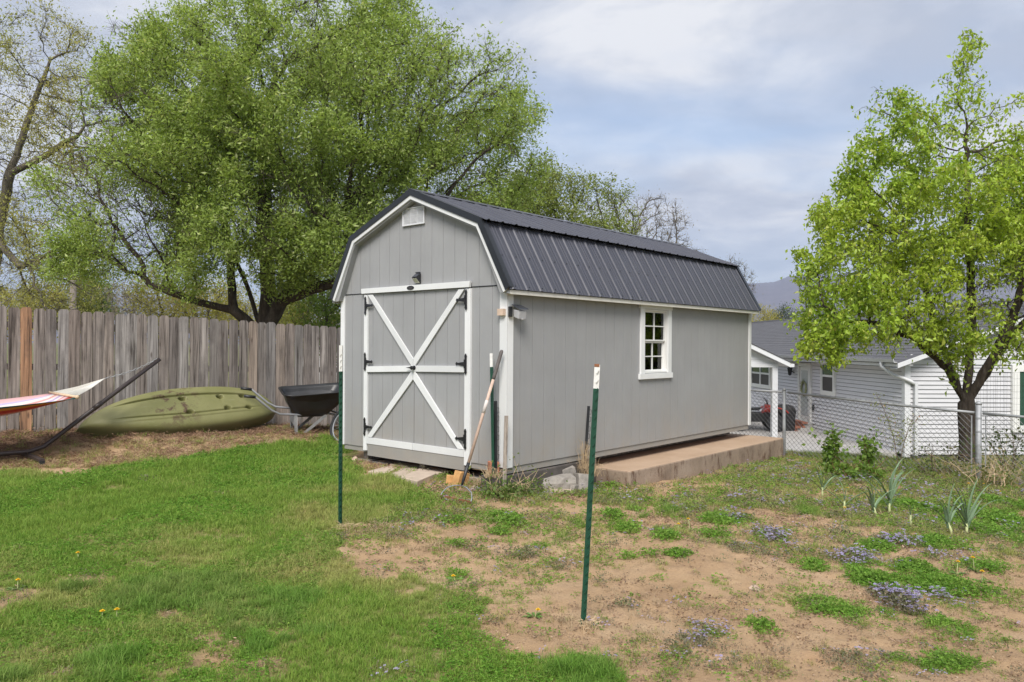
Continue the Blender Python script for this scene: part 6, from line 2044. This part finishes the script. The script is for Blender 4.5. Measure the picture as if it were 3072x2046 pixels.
simple('leek_leaf2', (.10, .20, .035), .55, .2, 20, .1, .002)
z8 = lambda x, y: (2000 + .4758 * x, 1300 + .4758 * y)
z6 = lambda x, y: (.4758 * x, 1300 + .4758 * y)
z7 = lambda x, y: (1000 + .4758 * x, 1300 + .4758 * y)
for i, ((u, v), h, lab) in enumerate([
    (z8(1132, 376), .10, 'dandelion between the arching leek and the tallest leek'), (z8(1135, 507), .08, 'dandelion in the grass left of the upright leek'), (z8(1830, 870), .09, 'left dandelion of the three near the right edge'),
    (z8(1940, 860), .10, 'upper middle dandelion of the three near the right edge'), (z8(1990, 922), .08, 'lowest dandelion of the three near the right edge'), (z8(2100, 387), .07, 'dandelion by the weeds right of the corner post'),
    (z8(1998, 338), .07, 'dandelion just right of the corner post foot'), (z8(1902, 370), .14, 'tall dandelion behind the right-hand leeks'), (z8(147, 597), .10, 'taller of the two dandelions at the middle of the soil'),
    (z8(75, 612), .07, 'lower of the two dandelions at the middle of the soil'), (z6(735, 1146), .06, 'large dandelion in the lawn at lower left'), (z6(645, 1152), .05, 'small dandelion left of the large one in the lawn'), (z6(110, 962), .06, 'dandelion near the left edge of the lawn'),
    (z6(495, 788), .05, 'single dandelion in the middle of the lawn'), (z7(770, 903), .03, 'tiny dandelion in the lawn edge between the two posts'), (z7(1270, 1135), .05, 'dandelion in the straw left of the nearest post')]):
    dandelion(u, v, h, i, lab)


# ------------------------------------------------------------------ ground cover (uncountable): instanced small plants
protos = {}


def proto_coll(name, objs):
    c = bpy.data.collections.new(name)
    for o in objs:
        for cc in list(o.users_collection): cc.objects.unlink(o)
        c.objects.link(o)
    protos[name] = c
    return c


def blade_tuft(seed, n, h, sp_, w, bend, mat):
    rg = np.random.default_rng(seed); V = []; F = []; C = []
    for i in range(n):
        a = rg.uniform(0, 6.28); b0 = rg.normal(size=2) * sp_; l_ = h * rg.uniform(.5, 1.15); be = bend * rg.uniform(.3, 1.3)
        d = np.array([math.cos(a), math.sin(a)]); s = np.array([-d[1], d[0]]); w_ = w * rg.uniform(.7, 1.2)
        k = len(V)
        for f, ww in ((0, 1), (.5, .8)):
            c = b0 + d * be * l_ * f ** 2; z = l_ * f * (1 - .25 * be * f)
            V += [(*(c - s * w_ * ww), z), (*(c + s * w_ * ww), z)]
        c = b0 + d * be * l_; V.append((*c, l_ * (1 - .45 * be)))
        F += [(k, k + 1, k + 3), (k, k + 3, k + 2), (k + 2, k + 3, k + 4)]
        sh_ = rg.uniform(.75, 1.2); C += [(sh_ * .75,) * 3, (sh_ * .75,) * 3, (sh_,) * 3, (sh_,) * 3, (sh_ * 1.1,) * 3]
    return mesh_np('tuft', np.array(V), np.array(F), mat, color=np.array(C))


def leaf_clump(seed, n, h, sp_, ll, mat, tri=True, up=.4):
    rg = np.random.default_rng(seed); P = []; D = []; Lh = []; C = []
    for i in range(n):
        x, y = rg.normal(size=2) * sp_; z = h * rg.uniform(.25, 1.0) * max(.3, 1 - (x * x + y * y) / (sp_ * sp_ * 6)); a0 = rg.uniform(0, 6.28); s = rg.uniform(.7, 1.25)
        for k in range(3 if tri else 1):
            a = a0 + k * 2.09; P.append((x, y, z)); D.append((math.cos(a), math.sin(a), up * rg.uniform(-.3, 1))); Lh.append(ll * rg.uniform(.7, 1.2)); C.append((s, s, s))
    P, D, Lh, C = map(np.array, (P, D, Lh, C))
    o = leaves('tuft', P, D, Lh, Lh * .42, C, mat, None, rg, fold=.15, curl=.1)
    return o


def flower_clump(seed, n, h, sp_):
    o = leaf_clump(seed, n * 2, h * .85, sp_, .016, 'weed_leaf', False, .3)
    rg = np.random.default_rng(seed + 99); m = MB()
    for i in range(n):
        x, y = rg.normal(size=2) * sp_; z = h * rg.uniform(.6, 1.1); a0 = rg.uniform(0, 6.28)
        for k in range(4):
            a = a0 + k * 1.57; r_ = rg.uniform(.006, .010); m.add([(x, y, z), (x + r_ * math.cos(a + .5), y + r_ * math.sin(a + .5), z + .004), (x + 1.2 * r_ * math.cos(a), y + 1.2 * r_ * math.sin(a), z + .001), (x + r_ * math.cos(a - .5), y + r_ * math.sin(a - .5), z + .004)], [(0, 1, 2, 3)])
    me = o.data
    me.materials.append(M['flower_lilac'])
    bm = bmesh.new(); bm.from_mesh(me); lay = bm.verts.layers.float_color['lc']
    vs = [bm.verts.new(p) for p in m.v]
    for v_ in vs: v_[lay] = (1, 1, 1, 1)
    for f in m.f:
        ff = bm.faces.new([vs[i] for i in f]); ff.material_index = 1
    bm.to_mesh(me); bm.free()
    return o


def chips(seed, n, sp_, ln, w, mat, th=.3):
    rg = np.random.default_rng(seed); P = []; D = []; Lh = []; C = []
    for i in range(n):
        x, y = rg.normal(size=2) * sp_; a = rg.uniform(0, 6.28); P.append((x, y, rg.uniform(.002, .014))); D.append((math.cos(a), math.sin(a), rg.uniform(-.15, th))); Lh.append(ln * rg.uniform(.4, 1.2)); s = rg.uniform(.6, 1.2); C.append((s, s, s))
    P, D, Lh, C = map(np.array, (P, D, Lh, C))
    return leaves('tuft', P, D, Lh, Lh * w * .5, C, mat, None, rg, fold=.1, curl=.05)


def pebble(seed):
    o = rock('tuft', (0, 0, 0), (.016, .013, .010), 'pebble', seed, 0, .3, 1)
    at_ = o.data.color_attributes.new('lc', 'FLOAT_COLOR', 'POINT'); at_.data.foreach_set('color', [1.0] * (4 * len(o.data.vertices)))
    return o


PC = {
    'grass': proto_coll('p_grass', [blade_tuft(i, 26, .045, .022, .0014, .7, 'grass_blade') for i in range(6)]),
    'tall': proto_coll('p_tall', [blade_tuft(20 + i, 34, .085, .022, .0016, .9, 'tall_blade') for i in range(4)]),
    'clover': proto_coll('p_clover', [leaf_clump(40 + i, 16, .05, .035, .013, 'clover_leaf') for i in range(5)]),
    'weed': proto_coll('p_weed', [leaf_clump(50 + i, 26, .055, .035, .014, 'weed_leaf', False, .6) for i in range(4)]),
    'violet': proto_coll('p_violet', [flower_clump(60 + i, 6, .055, .034) for i in range(4)]),
    'straw': proto_coll('p_straw', [blade_tuft(70 + i, 18, .06, .03, .0012, 1.6, 'straw_blade') for i in range(4)]),
    'litter': proto_coll('p_litter', [chips(80 + i, 14, .04, .022, .5, 'litter') for i in range(4)]),
    'mulch': proto_coll('p_mulch', [chips(90 + i, 40, .045, .034, .16, 'mulch_chip', .6) for i in range(5)]),
    'pebble': proto_coll('p_pebble', [pebble(100 + i) for i in range(4)]),
}


def scatter(name, pc, x, y, scl, hue, label, tilt=.15, zoff=0.0):
    n = len(x)
    z = zg(x, y) + zoff
    me = bpy.data.meshes.new(name); me.vertices.add(n); me.vertices.foreach_set('co', np.stack([x, y, z], -1).astype(np.float32).ravel())
    rot = np.stack([RNG.normal(size=n) * tilt, RNG.normal(size=n) * tilt, RNG.uniform(0, 6.283, n)], -1)
    for nm, ty, arr, key in (('rot', 'FLOAT_VECTOR', rot, 'vector'), ('scl', 'FLOAT', scl, 'value'), ('hue', 'FLOAT', hue, 'value'), ('idx', 'INT', RNG.integers(0, 100, n), 'value')):
        a_ = me.attributes.new(nm, ty, 'POINT'); a_.data.foreach_set(key, np.asarray(arr, np.int32 if ty == 'INT' else np.float32).ravel())
    o = bpy.data.objects.new(name, me); col.objects.link(o)
    ng = bpy.data.node_groups.new(name, 'GeometryNodeTree')
    ng.interface.new_socket('Geometry', in_out='INPUT', socket_type='NodeSocketGeometry'); ng.interface.new_socket('Geometry', in_out='OUTPUT', socket_type='NodeSocketGeometry')
    gi, go = ng.nodes.new('NodeGroupInput'), ng.nodes.new('NodeGroupOutput')
    ip = ng.nodes.new('GeometryNodeInstanceOnPoints'); ci = ng.nodes.new('GeometryNodeCollectionInfo')
    ci.inputs['Collection'].default_value = PC[pc]; ci.inputs['Separate Children'].default_value = True; ci.inputs['Reset Children'].default_value = True

    def na(nm, ty):
        q = ng.nodes.new('GeometryNodeInputNamedAttribute'); q.data_type = ty; q.inputs[0].default_value = nm; return q.outputs[0]
    er = ng.nodes.new('FunctionNodeEulerToRotation')
    lk = ng.links.new
    lk(gi.outputs[0], ip.inputs['Points']); lk(ci.outputs[0], ip.inputs['Instance']); ip.inputs['Pick Instance'].default_value = True
    lk(na('idx', 'INT'), ip.inputs['Instance Index']); lk(na('rot', 'FLOAT_VECTOR'), er.inputs[0]); lk(er.outputs[0], ip.inputs['Rotation']); lk(na('scl', 'FLOAT'), ip.inputs['Scale'])
    lk(ip.outputs[0], go.inputs[0])
    md = o.modifiers.new('scatter', 'NODES'); md.node_group = ng
    tag(o, label, kind='stuff')
    return o


def clear_of(x, y):
    """keep plants off the shed, slab and pavers"""
    dx_, dy_ = x - S0.x, y - S0.y
    s = dx_ * math.cos(SA) + dy_ * math.sin(SA); t_ = -dx_ * math.sin(SA) + dy_ * math.cos(SA)
    ok = ~((s > .02) & (s < 6.3) & (t_ > -.03) & (t_ < 3.3))
    ok &= ~((s > 1.66) & (s < 6.3) & (t_ > -.55) & (t_ < 3.3))
    for pl, _ in PV: ok &= ~inpoly(x, y, np.array(pl))
    return ok


def band(y0, y1, dens, xm=.78, pad=.9):
    n = int(dens * (y1 - y0) * (xm * (y0 + y1) + 2 * pad))
    y = RNG.uniform(y0, y1, n); x = RNG.uniform(-1, 1, n) * (xm * y + pad)
    k = RNG.uniform(0, 1, n) < 1.0
    return x[k], y[k]


def cat(bands):
    a = [band(*b) for b in bands]; return np.concatenate([q[0] for q in a]), np.concatenate([q[1] for q in a])


# lawn
X_, Y_ = cat([(2.6, 5.0, 1700), (5.0, 8.0, 1050), (8.0, 13.0, 560)])
lmv = lawn_mask(X_, Y_); ns_ = fbm(X_ * 2.4, Y_ * 2.4, 90); mu = mulch_mask(X_, Y_)
soft = fbm(X_ * .8, Y_ * .8, 95)
keep = (RNG.uniform(0, 1, len(X_)) < lmv * np.clip(.05 + 1.5 * ns_, 0, 1)) & clear_of(X_, Y_) & (mu < .5)
tall = np.zeros(len(X_)); yel = np.zeros(len(X_))
for E_ in TALL: tall = np.maximum(tall, emask(X_, Y_, E_, .6))
for E_ in YEL: yel = np.maximum(yel, emask(X_, Y_, E_, .7))
tall = np.maximum(tall, np.clip((fbm(X_ * 1.5, Y_ * 1.9, 111) - .60) * 6, 0, .8) * (Y_ < 5.2))
isT = keep & (RNG.uniform(0, 1, len(X_)) < .04 + .85 * tall) & (Y_ < 7.5)
isG = keep & ~isT
lod = np.clip(Y_ / 5.0, 1, 1.9)
hue = np.clip((fbm(X_ * .55, Y_ * .55, 97) - .50) * 1.5 + (fbm(X_ * 2.1, Y_ * 2.1, 98) - .52) * 1.2 + RNG.normal(size=len(X_)) * .10 + (RNG.uniform(0, 1, len(X_)) < .05) * .6 + yel * .45, 0, 1)
isC = isG & (vnoise(X_ * 1.3, Y_ * 1.3, 120) > .50) & (RNG.uniform(0, 1, len(X_)) < .55)
isG &= ~isC
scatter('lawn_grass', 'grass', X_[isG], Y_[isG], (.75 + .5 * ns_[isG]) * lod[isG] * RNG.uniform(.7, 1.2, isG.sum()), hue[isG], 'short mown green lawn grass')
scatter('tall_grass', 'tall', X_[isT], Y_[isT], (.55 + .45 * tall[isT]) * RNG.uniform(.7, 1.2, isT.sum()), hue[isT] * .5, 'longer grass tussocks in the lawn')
scatter('lawn_clover', 'clover', X_[isC], Y_[isC], RNG.uniform(.45, .85, isC.sum()) * lod[isC], hue[isC] * .7, 'low clover growing through the lawn')

# garden patches
acc = {k: [[], [], [], []] for k in PC}


def put(pc, x, y, s, h):
    for a_, q in zip(acc[pc], (x, y, s, h)): a_.append(q)


for (E_, kk) in PATCH:
    cx, cy, rx_, ry_ = E_
    area = math.pi * rx_ * ry_
    near_k = np.clip(5.0 / cy, .45, 1.3)
    dens = {'c': 1700, 'g': 1300, 'm': 620, 'v': 820, 's': 620, 'w': 800, 'd': 420}[kk] * near_k
    n = max(6, int(dens * area * 2.3))
    r_ = np.sqrt(RNG.uniform(0, 1, n)) * 1.5; a_ = RNG.uniform(0, 6.283, n)
    x = cx + rx_ * r_ * np.cos(a_); y = cy + ry_ * r_ * np.sin(a_)
    w = np.clip((1.02 + 1.9 * (fbm(x * 3.6, y * 3.6, 130) - .5) - r_) / .5, 0, 1)
    w = np.clip(w - .9 * (fbm(x * 9, y * 9, 165, 3) - .45) * (r_ > .35), 0, 1) * np.clip((fbm(x * 7, y * 7, 160) - .32) * 5, .06, 1)
    k = (RNG.uniform(0, 1, n) < w) & clear_of(x, y); x, y, r_ = x[k], y[k], r_[k]; n = len(x)
    l_ = np.clip(np.full(n, cy) / 5.0, .9, 1.6)
    rise_ = 1.15 - .45 * r_
    u_ = RNG.uniform(0, 1, n); h_ = RNG.uniform(0, .35, n)

    def sub(m, pc, s, hh):
        if m.any(): put(pc, x[m], y[m], (s * l_ * rise_ * RNG.uniform(.7, 1.25, n))[m], (hh)[m])
    if kk == 'c': sub(u_ < .82, 'clover', 1.0, h_ * .4); sub(u_ >= .82, 'grass', 1.1, h_)
    elif kk == 'g': sub(u_ < .6, 'tall', .75, h_ * .6); sub(u_ >= .6, 'grass', 1.1, h_)
    elif kk == 'm': sub(u_ < .45, 'grass', 1.0, h_ + .35); sub((u_ >= .45) & (u_ < .65), 'weed', .9, h_); sub((u_ >= .65) & (u_ < .85), 'clover', .8, h_ + .2); sub(u_ >= .85, 'straw', .9, h_)
    elif kk == 'v': sub(u_ < .34, 'violet', 1.0, h_); sub((u_ >= .34) & (u_ < .66), 'weed', 1.0, h_); sub(u_ >= .66, 'clover', .85, h_)
    elif kk == 's': sub(u_ < .62, 'weed', 1.1, h_); sub((u_ >= .62) & (u_ < .8), 'clover', .8, h_ + .3); sub((u_ >= .8) & (u_ < .86), 'violet', .9, h_); sub(u_ >= .86, 'straw', .9, h_)
    elif kk == 'w': sub(u_ < .7, 'weed', 1.7, h_); sub(u_ >= .7, 'violet', 1.6, h_)
    elif kk == 'd': sub(u_ < .75, 'straw', 1.1, h_); sub(u_ >= .75, 'grass', .9, h_ + .5)
# loose sparse growth over the soil, thicker at the lawn's edge
X_, Y_ = cat([(2.6, 6.0, 420), (6.0, 12.5, 330)])
lmv = lawn_mask(X_, Y_); mu = mulch_mask(X_, Y_); n5 = fbm(X_ * 1.6, Y_ * 1.6, 140); edge = np.zeros(len(X_))
for dx_ in (-.45, .45):
    for dy_ in (-.6, .6): edge += lawn_mask(X_ + dx_, Y_ + dy_) * .25
ok = (lmv < .5) & (mu < .4) & clear_of(X_, Y_) & ~((X_ < -1.5) & (Y_ > 8.3))
pr_ = np.clip(edge * .9 + (n5 - .46) * 2.2 + np.clip((Y_ - 5.6) / 6, 0, .6) + np.clip((X_ - 1.5) / 9, 0, .3), 0.10, 1)
k = ok & (RNG.uniform(0, 1, len(X_)) < pr_); u_ = RNG.uniform(0, 1, len(X_)); l_ = np.clip(Y_ / 5, .9, 1.7)
for a, b, pc, hu in ((0, .42, 'grass', .4), (.42, .56, 'weed', .2), (.56, .72, 'straw', .2), (.72, .97, 'clover', .2), (.97, 1, 'violet', .1)):
    q = k & (u_ >= a) & (u_ < b)
    if pc == 'violet': q &= (X_ > -1)
    put(pc, X_[q], Y_[q], l_[q] * RNG.uniform(.5, 1.0, q.sum()), RNG.uniform(0, hu * 2, q.sum()))
# fallen chips, bits of leaf and pebbles on the soil; chips on the mulch
q = ok & (RNG.uniform(0, 1, len(X_)) < .55 * np.clip((fbm(X_ * 2.6, Y_ * 2.6, 150) - .35) * 4, 0, 1)); put('litter', X_[q], Y_[q], RNG.uniform(.5, 1.1, q.sum()) * l_[q] ** .5, RNG.uniform(0, 1, q.sum()))
q = ok & (RNG.uniform(0, 1, len(X_)) < .45); put('pebble', X_[q] + .05, Y_[q] + .07, RNG.uniform(.15, .9, q.sum()) ** 2, RNG.uniform(0, 1, q.sum()))
q = ok & (RNG.uniform(0, 1, len(X_)) < .10); put('straw', X_[q], Y_[q], RNG.uniform(.4, .9, q.sum()), RNG.uniform(0, .6, q.sum()))
Xm, Ym = cat([(9.0, 13.6, 420)]); mu = mulch_mask(Xm, Ym); q = (RNG.uniform(0, 1, len(Xm)) < mu) & clear_of(Xm, Ym) & (Xm < 0)
put('mulch', Xm[q], Ym[q], RNG.uniform(.8, 1.5, q.sum()), RNG.uniform(0, 1, q.sum()))
q2 = q & (RNG.uniform(0, 1, len(Xm)) < .10); put('grass', Xm[q2], Ym[q2], RNG.uniform(1, 1.9, q2.sum()), RNG.uniform(0, .5, q2.sum()))
# transition strip: thin grass and dry thatch between mulch and lawn
q3 = (mu < .6) & (lawn_mask(Xm, Ym) < .5) & (Xm < -1.2) & clear_of(Xm, Ym) & (RNG.uniform(0, 1, len(Xm)) < .5)
u_ = RNG.uniform(0, 1, len(Xm))
for a, b, pc in ((0, .28, 'grass'), (.28, .6, 'straw'), (.6, 1, 'mulch')):
    z_ = q3 & (u_ >= a) & (u_ < b); put(pc, Xm[z_], Ym[z_], RNG.uniform(.9, 1.7, z_.sum()), RNG.uniform(.1, .8, z_.sum()))
# rough grass beyond the chain link
Xr = RNG.uniform(4.5, 16, 9000); Yr = RNG.uniform(9.5, 20, 9000)
dfl = (Xr - c0.x) * CN.x + (Yr - c0.y) * CN.y
z_ = (dfl < .0) & (Yr < hc.y - 2.8) & clear_of(Xr, Yr); put('tall', Xr[z_], Yr[z_], RNG.uniform(.9, 1.8, z_.sum()), RNG.uniform(0, .9, z_.sum()))
LBL = {'grass': ('garden_grass', 'thin grass scattered over the garden soil'), 'tall': ('grass_tussocks', 'grass tussocks in the garden and beyond the chain link'), 'clover': ('garden_clover', 'bright clover patches on the garden soil'),
       'weed': ('low_weeds', 'dull grey-green low weeds on the soil'), 'violet': ('purple_flower_weeds', 'small weeds with lilac flowers in the garden'), 'straw': ('dry_thatch', 'dry straw-coloured grass on the soil'),
       'litter': ('leaf_litter', 'bits of dead leaf on the bare soil'), 'mulch': ('mulch', 'brown shredded mulch along the plank fence'), 'pebble': ('pebbles', 'small pebbles and clods on the bare soil')}
for pc, a_ in acc.items():
    if a_[0]:
        x, y, s, h = (np.concatenate(q) for q in a_)
        scatter(LBL[pc][0], pc, x, y, s, h, LBL[pc][1], tilt=.2)

# ------------------------------------------------------------------ air
hzb = MB().box(-5200, 5200, -3200, 6300, -60, 420).build('haze', 'white_trim', None)
hm_ = bpy.data.materials.new('haze_air'); hm_.use_nodes = True; hm_.node_tree.nodes.clear()
ho = hm_.node_tree.nodes.new('ShaderNodeOutputMaterial'); hv = hm_.node_tree.nodes.new('ShaderNodeVolumePrincipled')
hv.inputs['Color'].default_value = (.62, .74, 1.0, 1); hv.inputs['Density'].default_value = .00028; hv.inputs['Anisotropy'].default_value = 0.0
hm_.node_tree.links.new(hv.outputs[0], ho.inputs['Volume'])
hzb.data.materials.clear(); hzb.data.materials.append(hm_)
tag(hzb, 'thin bluish haze in the air', kind='stuff')
